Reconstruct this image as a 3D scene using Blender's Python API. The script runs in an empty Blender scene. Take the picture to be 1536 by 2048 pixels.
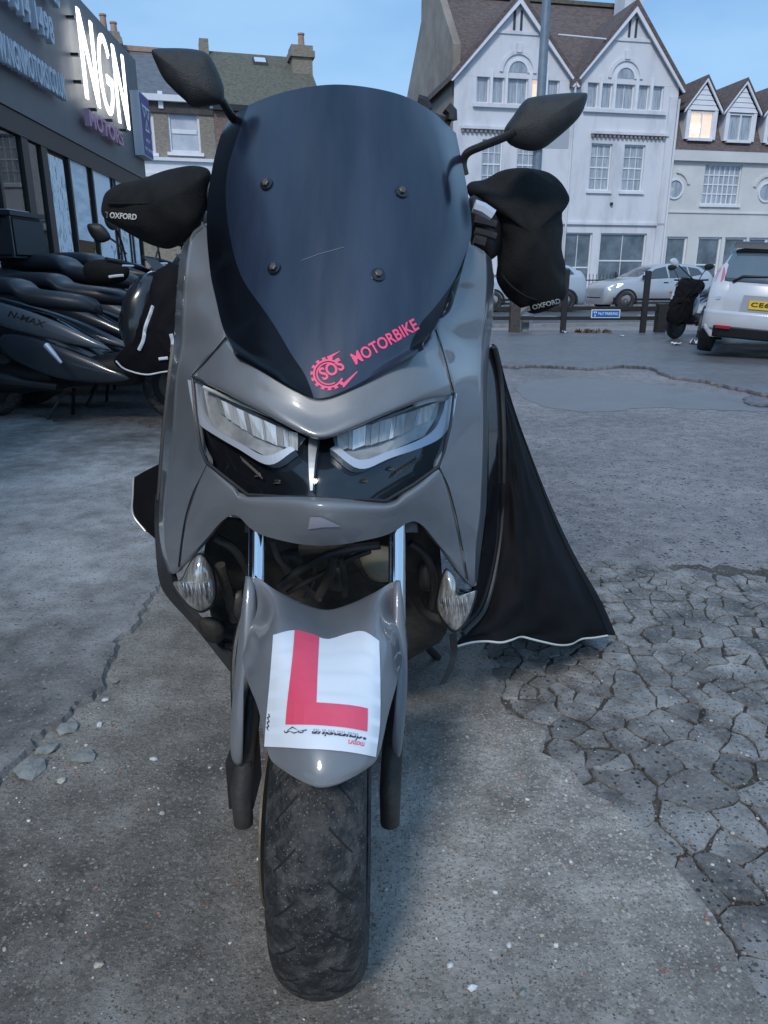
import bpy, bmesh, math, random
import numpy as np
from mathutils import Vector, Matrix
random.seed(7); rng = np.random.default_rng(7)
R = math.radians
scene = bpy.context.scene
COL = scene.collection

# ------------------------------------------------------------------ camera
CAM_H, TILT, FPX = 1.0, R(17.6), 1450.0
cam_d = bpy.data.cameras.new('camera'); cam = bpy.data.objects.new('camera', cam_d); COL.objects.link(cam)
cam.location = (0, 0, CAM_H); cam.rotation_euler = (R(90) - TILT, 0, 0)
cam_d.sensor_fit = 'VERTICAL'; cam_d.sensor_height = 36.0; cam_d.lens = FPX / 2048 * 36
cam_d.clip_start = 0.02; cam_d.clip_end = 2000
scene.camera = cam

# ------------------------------------------------------------------ sky, sun, exposure
SUN_EL, SUN_AZ = R(42), R(197)          # azimuth clockwise from +Y: behind the camera, to its left
world = bpy.data.worlds.new('World'); scene.world = world; world.use_nodes = True
wn, wl = world.node_tree.nodes, world.node_tree.links
wn.clear()
w_out = wn.new('ShaderNodeOutputWorld'); w_bg = wn.new('ShaderNodeBackground')
w_sky = wn.new('ShaderNodeTexSky'); w_sky.sky_type = 'NISHITA'; w_sky.sun_disc = False
w_sky.sun_elevation = SUN_EL; w_sky.sun_rotation = SUN_AZ
w_sky.air_density = 1.0; w_sky.dust_density = 0.6; w_sky.ozone_density = 2.5
w_tc = wn.new('ShaderNodeTexCoord'); w_map = wn.new('ShaderNodeMapping')
w_map.inputs['Scale'].default_value = (1.0, 1.0, 2.6)
w_no = wn.new('ShaderNodeTexNoise'); w_no.inputs['Scale'].default_value = 3.4; w_no.inputs['Detail'].default_value = 5
w_no.inputs['Roughness'].default_value = 0.5
w_ra = wn.new('ShaderNodeValToRGB'); w_ra.color_ramp.elements[0].position = 0.38; w_ra.color_ramp.elements[1].position = 0.64
w_mix = wn.new('ShaderNodeMix'); w_mix.data_type = 'RGBA'; w_mix.blend_type = 'MIX'
w_cl = wn.new('ShaderNodeMix'); w_cl.data_type = 'RGBA'      # layered dusk cloud, in the sky's own units
w_cl.inputs['A'].default_value = (1.75, 3.5, 6.0, 1); w_cl.inputs['B'].default_value = (2.55, 4.4, 6.7, 1); w_mix.inputs['Factor'].default_value = .85
wl.new(w_tc.outputs['Generated'], w_map.inputs['Vector']); wl.new(w_map.outputs['Vector'], w_no.inputs['Vector'])
wl.new(w_no.outputs['Fac'], w_ra.inputs['Fac']); wl.new(w_ra.outputs['Color'], w_cl.inputs['Factor']); wl.new(w_cl.outputs['Result'], w_mix.inputs['B'])
wl.new(w_sky.outputs['Color'], w_mix.inputs['A'])
wl.new(w_mix.outputs['Result'], w_bg.inputs['Color']); w_bg.inputs['Strength'].default_value = 0.076
wl.new(w_bg.outputs['Background'], w_out.inputs['Surface'])
sun_d = bpy.data.lights.new('sun', 'SUN'); sun = bpy.data.objects.new('sun', sun_d); COL.objects.link(sun)
sun_d.energy = 0.95; sun_d.angle = R(11); sun_d.color = (1.0, 0.96, 0.91)
sun_dir = Vector((math.sin(SUN_AZ) * math.cos(SUN_EL), math.cos(SUN_AZ) * math.cos(SUN_EL), math.sin(SUN_EL)))
sun.rotation_euler = sun_dir.to_track_quat('Z', 'Y').to_euler()
vs = scene.view_settings
vs.view_transform = 'Standard'; vs.look = 'None'; vs.exposure = 0.95; vs.gamma = 1.0; vs.use_curve_mapping = False
scene.render.film_transparent = False
scene.cycles.max_bounces = 6; scene.cycles.glossy_bounces = 4; scene.cycles.transmission_bounces = 4
scene.cycles.transparent_max_bounces = 10; scene.cycles.caustics_reflective = False; scene.cycles.caustics_refractive = False

# ------------------------------------------------------------------ measuring helpers (photo pixel -> place)
CT, ST = math.cos(TILT), math.sin(TILT)
def ray(px, py):
    a, b = (px - 768) / FPX, (1024 - py) / FPX
    return np.array((a, CT + b * ST, -ST + b * CT))
ORG = np.array((0, 0, CAM_H))
def P(px, py, Y):
    d = ray(px, py); return ORG + d * (Y / d[1])
def G(px, py, z=0.0):
    d = ray(px, py); return ORG + d * ((z - CAM_H) / d[2])
def proj(p):
    p = np.asarray(p) - ORG
    zc = p[..., 1] * CT - p[..., 2] * ST; yc = p[..., 1] * ST + p[..., 2] * CT
    return np.stack((768 + FPX * p[..., 0] / zc, 1024 - FPX * yc / zc), -1)

# ------------------------------------------------------------------ materials
MATS = {}
def mat(name, col=(.5, .5, .5), rough=.5, metal=0., spec=.5, coat=0., col2=None, nscale=8., ncontrast=(.35, .65), bump=0., bscale=60.,
        emit=None, estr=0., alpha=1., rough2=None, sheen=0., detail=6., coord='Object', stretch=None, spots=None):
    if name in MATS: return MATS[name]
    m = bpy.data.materials.new(name); m.use_nodes = True; MATS[name] = m
    n, l = m.node_tree.nodes, m.node_tree.links
    b = n['Principled BSDF']
    b.inputs['Base Color'].default_value = (*col, 1); b.inputs['Roughness'].default_value = rough
    b.inputs['Metallic'].default_value = metal; b.inputs['Specular IOR Level'].default_value = spec
    b.inputs['Coat Weight'].default_value = coat; b.inputs['Coat Roughness'].default_value = .06
    b.inputs['Sheen Weight'].default_value = sheen
    if emit: b.inputs['Emission Color'].default_value = (*emit, 1); b.inputs['Emission Strength'].default_value = estr
    if alpha < 1: b.inputs['Alpha'].default_value = alpha
    tc = n.new('ShaderNodeTexCoord'); vec = tc.outputs[coord]
    if stretch:
        mp = n.new('ShaderNodeMapping'); mp.inputs['Scale'].default_value = stretch; l.new(vec, mp.inputs['Vector']); vec = mp.outputs['Vector']
    if col2 is not None or rough2 is not None:
        no = n.new('ShaderNodeTexNoise'); no.inputs['Scale'].default_value = nscale; no.inputs['Detail'].default_value = detail
        no.inputs['Roughness'].default_value = .62
        l.new(vec, no.inputs['Vector'])
        ra = n.new('ShaderNodeValToRGB'); ra.color_ramp.elements[0].position, ra.color_ramp.elements[1].position = ncontrast
        l.new(no.outputs['Fac'], ra.inputs['Fac'])
        if col2 is not None:
            mx = n.new('ShaderNodeMix'); mx.data_type = 'RGBA'
            mx.inputs['A'].default_value = (*col, 1); mx.inputs['B'].default_value = (*col2, 1)
            l.new(ra.outputs['Color'], mx.inputs['Factor']); out = mx.outputs['Result']
            if spots:      # small mineral grains / chips with a colour of their own: (scale, size, colour)
                for sc_, sz, sc_col in spots:
                    vo = n.new('ShaderNodeTexVoronoi'); vo.inputs['Scale'].default_value = sc_; l.new(tc.outputs[coord], vo.inputs['Vector'])
                    lt = n.new('ShaderNodeMath'); lt.operation = 'LESS_THAN'; lt.inputs[1].default_value = sz; l.new(vo.outputs['Distance'], lt.inputs[0])
                    sep = n.new('ShaderNodeSeparateColor'); l.new(vo.outputs['Color'], sep.inputs['Color'])
                    gt = n.new('ShaderNodeMath'); gt.operation = 'GREATER_THAN'; gt.inputs[1].default_value = .55; l.new(sep.outputs[0], gt.inputs[0])
                    mu = n.new('ShaderNodeMath'); mu.operation = 'MULTIPLY'; l.new(lt.outputs[0], mu.inputs[0]); l.new(gt.outputs[0], mu.inputs[1])
                    m2 = n.new('ShaderNodeMix'); m2.data_type = 'RGBA'; m2.inputs['B'].default_value = (*sc_col, 1)
                    l.new(mu.outputs[0], m2.inputs['Factor']); l.new(out, m2.inputs['A']); out = m2.outputs['Result']
            l.new(out, b.inputs['Base Color'])
        if rough2 is not None:
            mr = n.new('ShaderNodeMapRange'); mr.inputs['To Min'].default_value = rough; mr.inputs['To Max'].default_value = rough2
            l.new(ra.outputs['Color'], mr.inputs['Value']); l.new(mr.outputs['Result'], b.inputs['Roughness'])
    if bump:
        nb = n.new('ShaderNodeTexNoise'); nb.inputs['Scale'].default_value = bscale; nb.inputs['Detail'].default_value = 5
        l.new(vec, nb.inputs['Vector'])
        bp = n.new('ShaderNodeBump'); bp.inputs['Strength'].default_value = bump; bp.inputs['Distance'].default_value = .01
        l.new(nb.outputs['Fac'], bp.inputs['Height']); l.new(bp.outputs['Normal'], b.inputs['Normal'])
    return m

def ground_mat(name, dark, mid, light, rough=(.45, .8), spots=(), bump=.6, weights=(.34, .33, .33), big=.9, ramp=(.405, .5, .60), pale=None):
    """weathered ground: blotches, mottling, fine grain and separate aggregate grains"""
    m = bpy.data.materials.new(name); m.use_nodes = True; MATS[name] = m
    n, l = m.node_tree.nodes, m.node_tree.links; b = n['Principled BSDF']; tc = n.new('ShaderNodeTexCoord'); vec = tc.outputs['Object']
    pn = n.new('ShaderNodeTexNoise'); pn.inputs['Scale'].default_value = 3.; pn.inputs['Detail'].default_value = 6; l.new(vec, pn.inputs['Vector'])
    tot = None
    for sc_, w_, rg_ in ((big, weights[0], .55), (11., weights[1], .6), (105., weights[2], .75)):
        no = n.new('ShaderNodeTexNoise'); no.inputs['Scale'].default_value = sc_; no.inputs['Detail'].default_value = 7; no.inputs['Roughness'].default_value = rg_
        l.new(vec, no.inputs['Vector']); ma = n.new('ShaderNodeMath'); ma.operation = 'MULTIPLY_ADD'; ma.inputs[1].default_value = w_; l.new(no.outputs['Fac'], ma.inputs[0])
        if tot is None: ma.inputs[2].default_value = 0.
        else: l.new(tot, ma.inputs[2])
        tot = ma.outputs[0]; fine = no.outputs['Fac']
        if sc_ == big: bign = no.outputs['Fac']
    ra = n.new('ShaderNodeValToRGB'); e = ra.color_ramp.elements; e[0].position = ramp[0]; e[0].color = (*dark, 1); e[1].position = ramp[2]; e[1].color = (*light, 1)
    k = e.new(ramp[1]); k.color = (*mid, 1); l.new(tot, ra.inputs['Fac']); out = ra.outputs['Color']; hgt = fine
    for sc_, sz, keep, colr in spots:
        vo = n.new('ShaderNodeTexVoronoi'); vo.inputs['Scale'].default_value = sc_; l.new(vec, vo.inputs['Vector'])
        sep = n.new('ShaderNodeSeparateColor'); l.new(vo.outputs['Color'], sep.inputs['Color'])
        sz_ = n.new('ShaderNodeMath'); sz_.operation = 'MULTIPLY'; sz_.inputs[1].default_value = sz; l.new(sep.outputs[1], sz_.inputs[0])
        lt = n.new('ShaderNodeMath'); lt.operation = 'LESS_THAN'; l.new(vo.outputs['Distance'], lt.inputs[0]); l.new(sz_.outputs[0], lt.inputs[1])
        gt = n.new('ShaderNodeMath'); gt.operation = 'LESS_THAN'; gt.inputs[1].default_value = keep; l.new(sep.outputs[0], gt.inputs[0])
        mu = n.new('ShaderNodeMath'); mu.operation = 'MULTIPLY'; l.new(lt.outputs[0], mu.inputs[0]); l.new(gt.outputs[0], mu.inputs[1])
        m2 = n.new('ShaderNodeMix'); m2.data_type = 'RGBA'; m2.inputs['B'].default_value = (*colr, 1); l.new(mu.outputs[0], m2.inputs['Factor']); l.new(out, m2.inputs['A']); out = m2.outputs['Result']
    if pale:        # a paler area with a ragged edge: centre, reach, colour
        sp_ = n.new('ShaderNodeVectorMath'); sp_.operation = 'DISTANCE'; sp_.inputs[1].default_value = pale[0]; l.new(vec, sp_.inputs[0])
        nz = n.new('ShaderNodeMath'); nz.operation = 'MULTIPLY_ADD'; nz.inputs[1].default_value = -1.1 * pale[1]; l.new(pn.outputs['Fac'], nz.inputs[0]); l.new(sp_.outputs['Value'], nz.inputs[2])
        mp_ = n.new('ShaderNodeMapRange'); mp_.inputs['From Min'].default_value = -.25 * pale[1]; mp_.inputs['From Max'].default_value = .55 * pale[1]; mp_.inputs['To Min'].default_value = pale[3]; mp_.inputs['To Max'].default_value = 0.; l.new(nz.outputs[0], mp_.inputs['Value'])
        m3 = n.new('ShaderNodeMix'); m3.data_type = 'RGBA'; m3.blend_type = 'MULTIPLY'; m3.inputs['B'].default_value = (*pale[2], 1); l.new(mp_.outputs['Result'], m3.inputs['Factor']); l.new(out, m3.inputs['A']); out = m3.outputs['Result']
    l.new(out, b.inputs['Base Color'])
    mr = n.new('ShaderNodeMapRange'); mr.inputs['From Min'].default_value = .35; mr.inputs['From Max'].default_value = .65; mr.inputs['To Min'].default_value = rough[0]; mr.inputs['To Max'].default_value = rough[1]
    l.new(bign, mr.inputs['Value']); l.new(mr.outputs['Result'], b.inputs['Roughness'])
    ad = n.new('ShaderNodeMath'); ad.operation = 'ADD'; md = n.new('ShaderNodeTexNoise'); md.inputs['Scale'].default_value = 38; md.inputs['Detail'].default_value = 6; l.new(vec, md.inputs['Vector'])
    l.new(fine, ad.inputs[0]); l.new(md.outputs['Fac'], ad.inputs[1])
    bp = n.new('ShaderNodeBump'); bp.inputs['Strength'].default_value = bump; bp.inputs['Distance'].default_value = .008; l.new(ad.outputs[0], bp.inputs['Height']); l.new(bp.outputs['Normal'], b.inputs['Normal'])
    return m

def thin_glass(name, tint=(.9, .95, 1.), ior=1.45, gloss=.02, extra=0.0):
    """clear thin pane: see-through straight on, mirror-like at grazing angles"""
    m = bpy.data.materials.new(name); m.use_nodes = True; MATS[name] = m
    n, l = m.node_tree.nodes, m.node_tree.links; n.clear()
    o = n.new('ShaderNodeOutputMaterial'); mx = n.new('ShaderNodeMixShader'); t = n.new('ShaderNodeBsdfTransparent')
    g = n.new('ShaderNodeBsdfGlossy'); f = n.new('ShaderNodeFresnel'); f.inputs['IOR'].default_value = ior
    ad = n.new('ShaderNodeMath'); ad.operation = 'ADD'; ad.inputs[1].default_value = extra
    t.inputs['Color'].default_value = (*tint, 1); g.inputs['Roughness'].default_value = gloss
    l.new(f.outputs[0], ad.inputs[0]); l.new(ad.outputs[0], mx.inputs[0])
    l.new(t.outputs[0], mx.inputs[1]); l.new(g.outputs[0], mx.inputs[2]); l.new(mx.outputs[0], o.inputs['Surface'])
    return m

# ------------------------------------------------------------------ mesh helpers
def link(o, parent=None):
    COL.objects.link(o)
    if parent is not None:
        o.parent = parent
        o.matrix_parent_inverse = parent.matrix_basis.inverted() if parent.parent is None else Matrix()
    return o
def mesh_data(name, verts, faces, mats, fm=None, smooth=False, angle=None):
    me = bpy.data.meshes.new(name)
    me.from_pydata([tuple(map(float, v)) for v in verts], [], [tuple(map(int, f)) for f in faces])
    for m in (mats if isinstance(mats, (list, tuple)) else [mats]): me.materials.append(m)
    if fm is not None: me.polygons.foreach_set('material_index', np.asarray(fm, dtype=np.int32))
    if smooth: me.polygons.foreach_set('use_smooth', np.ones(len(me.polygons), dtype=bool))
    me.validate(); me.update()
    if smooth and angle is not None:
        me.set_sharp_from_angle(angle=R(angle))
    return me
def obj(name, verts, faces, mats, parent=None, fm=None, smooth=False, angle=None):
    o = bpy.data.objects.new(name, mesh_data(name, verts, faces, mats, fm, smooth, angle))
    return link(o, parent)
def tag(o, label=None, cat=None, group=None, kind=None):
    if label: o['label'] = label
    if cat: o['category'] = cat
    if group: o['group'] = group
    if kind: o['kind'] = kind
    return o
def thing(name, label, cat, loc=(0, 0, 0), rz=0., group=None):
    o = bpy.data.objects.new(name, None); COL.objects.link(o); o.empty_display_size = .1
    o.location = loc; o.rotation_euler = (0, 0, rz)
    return tag(o, label, cat, group)
def copy_tree(o, parent=None):
    c = o.copy(); COL.objects.link(c); c.parent = parent
    for ch in list(o.children): copy_tree(ch, c)
    return c

class MB:
    """collects simple solids into one mesh"""
    def __init__(s): s.v, s.f, s.m = [], [], []
    def add(s, v, f, m=0):
        k = len(s.v); s.v += [tuple(map(float, p)) for p in v]; s.f += [tuple(int(i) + k for i in q) for q in f]; s.m += [m] * len(f); return s
    def box(s, a, b, m=0, M=None):
        x0, y0, z0 = a; x1, y1, z1 = b
        v = [(x0, y0, z0), (x1, y0, z0), (x1, y1, z0), (x0, y1, z0), (x0, y0, z1), (x1, y0, z1), (x1, y1, z1), (x0, y1, z1)]
        if M is not None: v = [tuple(M @ Vector(p)) for p in v]
        return s.add(v, [(0, 3, 2, 1), (4, 5, 6, 7), (0, 1, 5, 4), (1, 2, 6, 5), (2, 3, 7, 6), (3, 0, 4, 7)], m)
    def hexa(s, pts, m=0):      # 8 points, bottom ring then top ring
        return s.add(pts, [(0, 3, 2, 1), (4, 5, 6, 7), (0, 1, 5, 4), (1, 2, 6, 5), (2, 3, 7, 6), (3, 0, 4, 7)], m)
    def prism(s, ring0, ring1, m=0):
        n = len(ring0); f = [(i, (i + 1) % n, n + (i + 1) % n, n + i) for i in range(n)] + [tuple(range(n))[::-1], tuple(range(n, 2 * n))]
        return s.add(list(ring0) + list(ring1), f, m)
    def tube(s, path, r, n=10, m=0, cap=True):
        path = [Vector(p) for p in path]; rs = r if isinstance(r, (list, tuple)) else [r] * len(path)
        v, f = [], []; up = Vector((0.12, .3, 1)).normalized(); prev = None
        for i, p in enumerate(path):
            t = (path[min(i + 1, len(path) - 1)] - path[max(i - 1, 0)]).normalized()
            a = t.cross(up) if prev is None else prev - t * prev.dot(t)
            if a.length < 1e-4: a = t.cross(Vector((1, 0, 0)))
            a.normalize(); prev = a; b = t.cross(a)
            v += [p + (a * math.cos(2 * math.pi * k / n) + b * math.sin(2 * math.pi * k / n)) * rs[i] for k in range(n)]
        for i in range(len(path) - 1):
            f += [(i * n + k, i * n + (k + 1) % n, (i + 1) * n + (k + 1) % n, (i + 1) * n + k) for k in range(n)]
        if cap: f += [tuple(range(n))[::-1], tuple(range((len(path) - 1) * n, len(path) * n))]
        return s.add(v, f, m)
    def lathe(s, prof, n=48, axis='X', c=(0, 0, 0), m=0, closed=True):
        # prof: list of (along axis, radius)
        v = []
        for a, r in prof:
            for k in range(n):
                t = 2 * math.pi * k / n; q = (a, r * math.cos(t), r * math.sin(t))
                if axis == 'Y': q = (q[1], q[0], q[2])
                if axis == 'Z': q = (q[1], q[2], q[0])
                v.append((q[0] + c[0], q[1] + c[1], q[2] + c[2]))
        N = len(prof); f = []
        for i in range(N if closed else N - 1):
            j = (i + 1) % N
            f += [(i * n + k, i * n + (k + 1) % n, j * n + (k + 1) % n, j * n + k) for k in range(n)]
        return s.add(v, f, m)
    def build(s, name, mats, parent=None, smooth=False, angle=35):
        return obj(name, s.v, s.f, mats, parent, s.m, smooth, angle if smooth else None)

def cr(p0, p1, p2, p3, t):
    return .5 * (2 * p1 + (p2 - p0) * t + (2 * p0 - 5 * p1 + 4 * p2 - p3) * t * t + (3 * p1 - p0 - 3 * p2 + p3) * t ** 3)
def spline(pts, n, closed=False):
    """Catmull-Rom through pts, n samples per span"""
    pts = np.asarray(pts, float); N = len(pts); out = []
    for i in range(N if closed else N - 1):
        q = [pts[(i + k) % N] if closed else pts[min(max(i + k, 0), N - 1)] for k in (-1, 0, 1, 2)]
        if not closed:
            if i == 0: q[0] = 2 * q[1] - q[2]
            if i == N - 2: q[3] = 2 * q[2] - q[1]
        for j in range(n): out.append(cr(*q, j / n))
    if not closed: out.append(pts[-1])
    return np.array(out)

class Surf:
    """smooth sheet through rows of measured (px, py, Y) points"""
    def __init__(s, rows, world=False):
        s.g = np.array([[p if world else P(*p) for p in r] for r in rows], float)
    def ev(s, u, v):
        g = s.g; Rn, Cn = g.shape[:2]; u = np.clip(np.asarray(u, float), 0, 1) * (Cn - 1); v = np.clip(np.asarray(v, float), 0, 1) * (Rn - 1)
        ge = np.concatenate((2 * g[:1] - g[1:2], g, 2 * g[-1:] - g[-2:-1]), 0); ge = np.concatenate((2 * ge[:, :1] - ge[:, 1:2], ge, 2 * ge[:, -1:] - ge[:, -2:-1]), 1)
        i = np.minimum(v.astype(int), Rn - 2); j = np.minimum(u.astype(int), Cn - 2); tv = (v - i)[..., None]; tu = (u - j)[..., None]
        rows = [cr(ge[i + a, j], ge[i + a, j + 1], ge[i + a, j + 2], ge[i + a, j + 3], tu) for a in range(4)]
        return cr(*rows, tv)
    def nrm(s, u, v):
        e = 1e-3; a = s.ev(np.clip(u + e, 0, 1), v) - s.ev(np.clip(u - e, 0, 1), v); b = s.ev(u, np.clip(v + e, 0, 1)) - s.ev(u, np.clip(v - e, 0, 1))
        n = np.cross(a, b); n /= np.linalg.norm(n, axis=-1, keepdims=True) + 1e-12
        p = s.ev(u, v); flip = np.sum(n * (ORG - p), -1, keepdims=True) < 0
        return np.where(flip, -n, n)
    def uv(s, px, py):
        px = np.asarray(px, float); py = np.asarray(py, float)
        U, V = np.meshgrid(np.linspace(0, 1, 61), np.linspace(0, 1, 61)); q = proj(s.ev(U, V)).reshape(-1, 2)
        d = (q[:, 0][None] - px.reshape(-1, 1)) ** 2 + (q[:, 1][None] - py.reshape(-1, 1)) ** 2
        k = d.argmin(1); u, v = U.ravel()[k].copy(), V.ravel()[k].copy(); e = 1e-3
        for _ in range(6):
            q0 = proj(s.ev(u, v)); ue, ve = np.where(u > .5, -e, e), np.where(v > .5, -e, e)
            du = (proj(s.ev(u + ue, v)) - q0) / ue[:, None]; dv = (proj(s.ev(u, v + ve)) - q0) / ve[:, None]
            rx, ry = px.ravel() - q0[:, 0], py.ravel() - q0[:, 1]; det = du[:, 0] * dv[:, 1] - du[:, 1] * dv[:, 0]; det = np.where(abs(det) < 1e-6, 1e-6, det)
            u = np.clip(u + np.clip((rx * dv[:, 1] - ry * dv[:, 0]) / det, -.05, .05), 0, 1); v = np.clip(v + np.clip((du[:, 0] * ry - du[:, 1] * rx) / det, -.05, .05), 0, 1)
        return u, v
    def at(s, px, py, off=0.):
        u, v = s.uv(px, py); return s.ev(u, v) + s.nrm(u, v) * off
    def sheet(s, name, mats, parent=None, nu=40, nv=40, th=.004, fm=None, off=0., roll=0., umap=None):
        U, V = np.meshgrid(np.linspace(0, 1, nu + 1), np.linspace(0, 1, nv + 1)); Ue = umap(U, V) if umap else U; p = s.ev(Ue, V); n = s.nrm(Ue, V)
        if roll:    # rolled-in rim, so the panel edge catches light like moulded plastic
            e = np.minimum.reduce([U * nu, (1 - U) * nu, V * nv, (1 - V) * nv]); p = p - n * roll * np.clip(1 - e, 0, 1)[..., None] ** 1.0
        p = p + n * off
        f0 = p.reshape(-1, 3); b0 = (p - n * th).reshape(-1, 3); K = len(f0); W = nu + 1
        F, M = [], []
        for i in range(nv):
            for j in range(nu):
                a = i * W + j; F.append((a, a + W, a + W + 1, a + 1)); M.append(fm(((j + .5) / nu), ((i + .5) / nv)) if fm else 0)
        if th == 0: return obj(name, f0, F, mats, parent, M, True)
        nF = len(F)
        F += [(K + a, K + d, K + c, K + b) for a, b, c, d in F[:nF]]; M += M[:nF]
        rim = [j for j in range(nu + 1)] + [i * W + nu for i in range(1, nv + 1)] + [nv * W + j for j in range(nu - 1, -1, -1)] + [i * W for i in range(nv - 1, 0, -1)]
        for a, b in zip(rim, rim[1:] + rim[:1]): F.append((a, b, K + b, K + a)); M.append(0)
        return obj(name, np.concatenate((f0, b0)), F, mats, parent, M, True, 50)

def inflate(name, outline, Y0, front, back, mats, parent=None, yfun=None, rings=9, n=5, power=.5, centre=None, world_fn=None, wrinkle=0.):
    """closed soft body from a silhouette outline (pixels at distance Y0) and its real depth in front and behind"""
    o = spline(outline, n, True); c = np.mean(o, 0) if centre is None else np.array(centre, float); K = len(o)
    V, F = [], []
    fn = world_fn or (lambda x, y, d: P(x, y, Y0 + (yfun(x, y) if yfun else 0) + d))
    def ring(s, d):
        return [fn(*(c + (q - c) * s), d) for q in o]
    ts = np.linspace(0, math.pi / 2, rings + 1)
    for side, dep in ((-1, front), (1, back)):
        base = len(V); first = 0 if side < 0 else 1
        for k in range(first, rings):
            s = math.cos(ts[k]); V += ring(s, side * dep * (math.sin(ts[k]) ** (2 * power)))
        V.append(fn(*c, side * dep))
        if side < 0:
            idx = [list(range(k * K, (k + 1) * K)) for k in range(rings)]; tip = len(V) - 1; rim = idx[0]
        else:
            idx = [rim] + [list(range(base + (k - 1) * K, base + k * K)) for k in range(1, rings)]; tip = len(V) - 1
        for k in range(rings - 1):
            for j in range(K):
                q = (idx[k][j], idx[k][(j + 1) % K], idx[k + 1][(j + 1) % K], idx[k + 1][j]); F.append(q if side > 0 else q[::-1])
        for j in range(K):
            q = (idx[-1][j], idx[-1][(j + 1) % K], tip); F.append(q if side > 0 else q[::-1])
    V = np.array(V)
    if wrinkle:
        for a in range(3):
            V[:, a] += wrinkle * np.sin(V[:, (a + 1) % 3] * 47 + 3 * np.sin(V[:, (a + 2) % 3] * 31 + a))
    return obj(name, V, F, mats, parent, None, True, 60)

def text2d(body, bold=0., italic=0., spacing=1.0, font=None):
    cu = bpy.data.curves.new('lettering', 'FONT'); cu.body = body; cu.offset = bold; cu.shear = italic; cu.space_character = spacing; cu.resolution_u = 3
    o = bpy.data.objects.new('lettering', cu)
    me = bpy.data.meshes.new_from_object(o)
    v = np.array([p.co[:2] for p in me.vertices]); f = [tuple(p.vertices) for p in me.polygons]
    bpy.data.objects.remove(o); bpy.data.curves.remove(cu); bpy.data.meshes.remove(me)
    v = v - v.min(0); v = v / v[:, 0].max() if len(v) else v
    return v, f         # width 1, height h
def extrude2d(v, f, fn, depth, name, m, parent=None):
    """flat lettering (v 2-D, f faces) -> solid; fn(x, y, d) gives the place of a point d in front of the sheet"""
    n = len(v); V = [fn(x, y, depth) for x, y in v] + [fn(x, y, 0) for x, y in v]; F = [tuple(q) for q in f] + [tuple(i + n for i in q[::-1]) for q in f]
    cnt = {}
    for q in f:
        for a, b in zip(q, q[1:] + q[:1]): cnt[(a, b)] = 1
    for (a, b) in list(cnt):
        if (b, a) not in cnt: F.append((b, a, a + n, b + n))
    return obj(name, V, F, m, parent)
# ------------------------------------------------------------------ the ground
m_asph = ground_mat('wet asphalt', (.105, .089, .086), (.25, .22, .214), (.40, .362, .355), (.34, .72), [(170, .6, .5, (.27, .255, .255)), (130, .55, .45, (.04, .037, .039)), (60, .5, .35, (.31, .29, .285)), (48, .5, .35, (.06, .055, .057)), (26, .4, .15, (.26, .245, .24))], 1., (.36, .30, .34))
m_asph2 = ground_mat('old asphalt skin', (.09, .088, .094), (.14, .138, .146), (.20, .197, .205), (.28, .6), [(150, .5, .4, (.23, .225, .225)), (110, .45, .3, (.05, .05, .053))], .5)
m_conc = ground_mat('worn brown concrete', (.115, .099, .084), (.25, .225, .197), (.43, .40, .365), (.45, .8),
                    [(260, .6, .45, (.14, .118, .096)), (210, .6, .45, (.35, .315, .27)), (120, .42, .18, (.16, .137, .112)), (90, .40, .15, (.38, .345, .30)), (47, .28, .05, (.28, .18, .13)), (160, .35, .08, (.07, .06, .05))], .9, (.46, .28, .26), 1.6, pale=((.33, 1.22, 0), .62, (1.85, 1.85, 1.88), .9))
m_slab = ground_mat('smooth grey concrete', (.125, .114, .106), (.265, .25, .24), (.46, .445, .435), (.30, .75), [(150, .5, .35, (.10, .098, .098)), (110, .45, .25, (.36, .355, .35)), (48, .3, .12, (.09, .08, .075))], .7, (.52, .28, .20), 1.0)
m_plate = ground_mat('cracked asphalt', (.10, .088, .08), (.245, .224, .208), (.43, .402, .38), (.4, .8), [(160, .55, .4, (.08, .074, .072)), (130, .5, .3, (.36, .35, .34)), (55, .35, .2, (.40, .385, .37))], 1., (.22, .50, .28), 7.)
m_plates = [m_plate, m_plate, ground_mat('pale smooth asphalt piece', (.14, .129, .119), (.315, .296, .279), (.49, .466, .444), (.34, .6), [(170, .55, .4, (.09, .083, .078)), (120, .5, .3, (.36, .345, .33)), (60, .4, .2, (.11, .10, .095))], .9, (.26, .44, .30), 7.), ground_mat('dark rough asphalt piece', (.09, .082, .075), (.20, .187, .175), (.34, .322, .305), (.45, .8), [(150, .6, .5, (.24, .225, .215)), (90, .5, .4, (.05, .045, .043)), (60, .4, .3, (.30, .28, .26))], 1., (.3, .36, .34), 6.)]
m_grit = ground_mat('grit in cracks', (.035, .029, .024), (.075, .065, .055), (.15, .132, .115), (.8, .95), [(120, .6, .5, (.19, .17, .15)), (70, .4, .3, (.26, .24, .21))], 1.)
m_puddle = mat('damp smooth asphalt', (.16, .155, .16), .34, spec=.5, col2=(.21, .205, .21), rough2=.55, nscale=3, bump=.2, bscale=60)
m_road = mat('road asphalt', (.05, .05, .055), .45, col2=(.085, .085, .09), nscale=3, bump=.3, bscale=90, rough2=.6)
m_line = mat('road paint', (.55, .55, .55), .6, col2=(.75, .75, .75), nscale=8)
m_kerb = mat('kerb stone', (.18, .18, .18), .7, col2=(.28, .28, .28), nscale=5)

gr = obj('ground', [(-600, -200, 0), (600, -200, 0), (600, 1000, 0), (-600, 1000, 0)], [(0, 1, 2, 3)], m_asph)
tag(gr, kind='structure')

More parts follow.
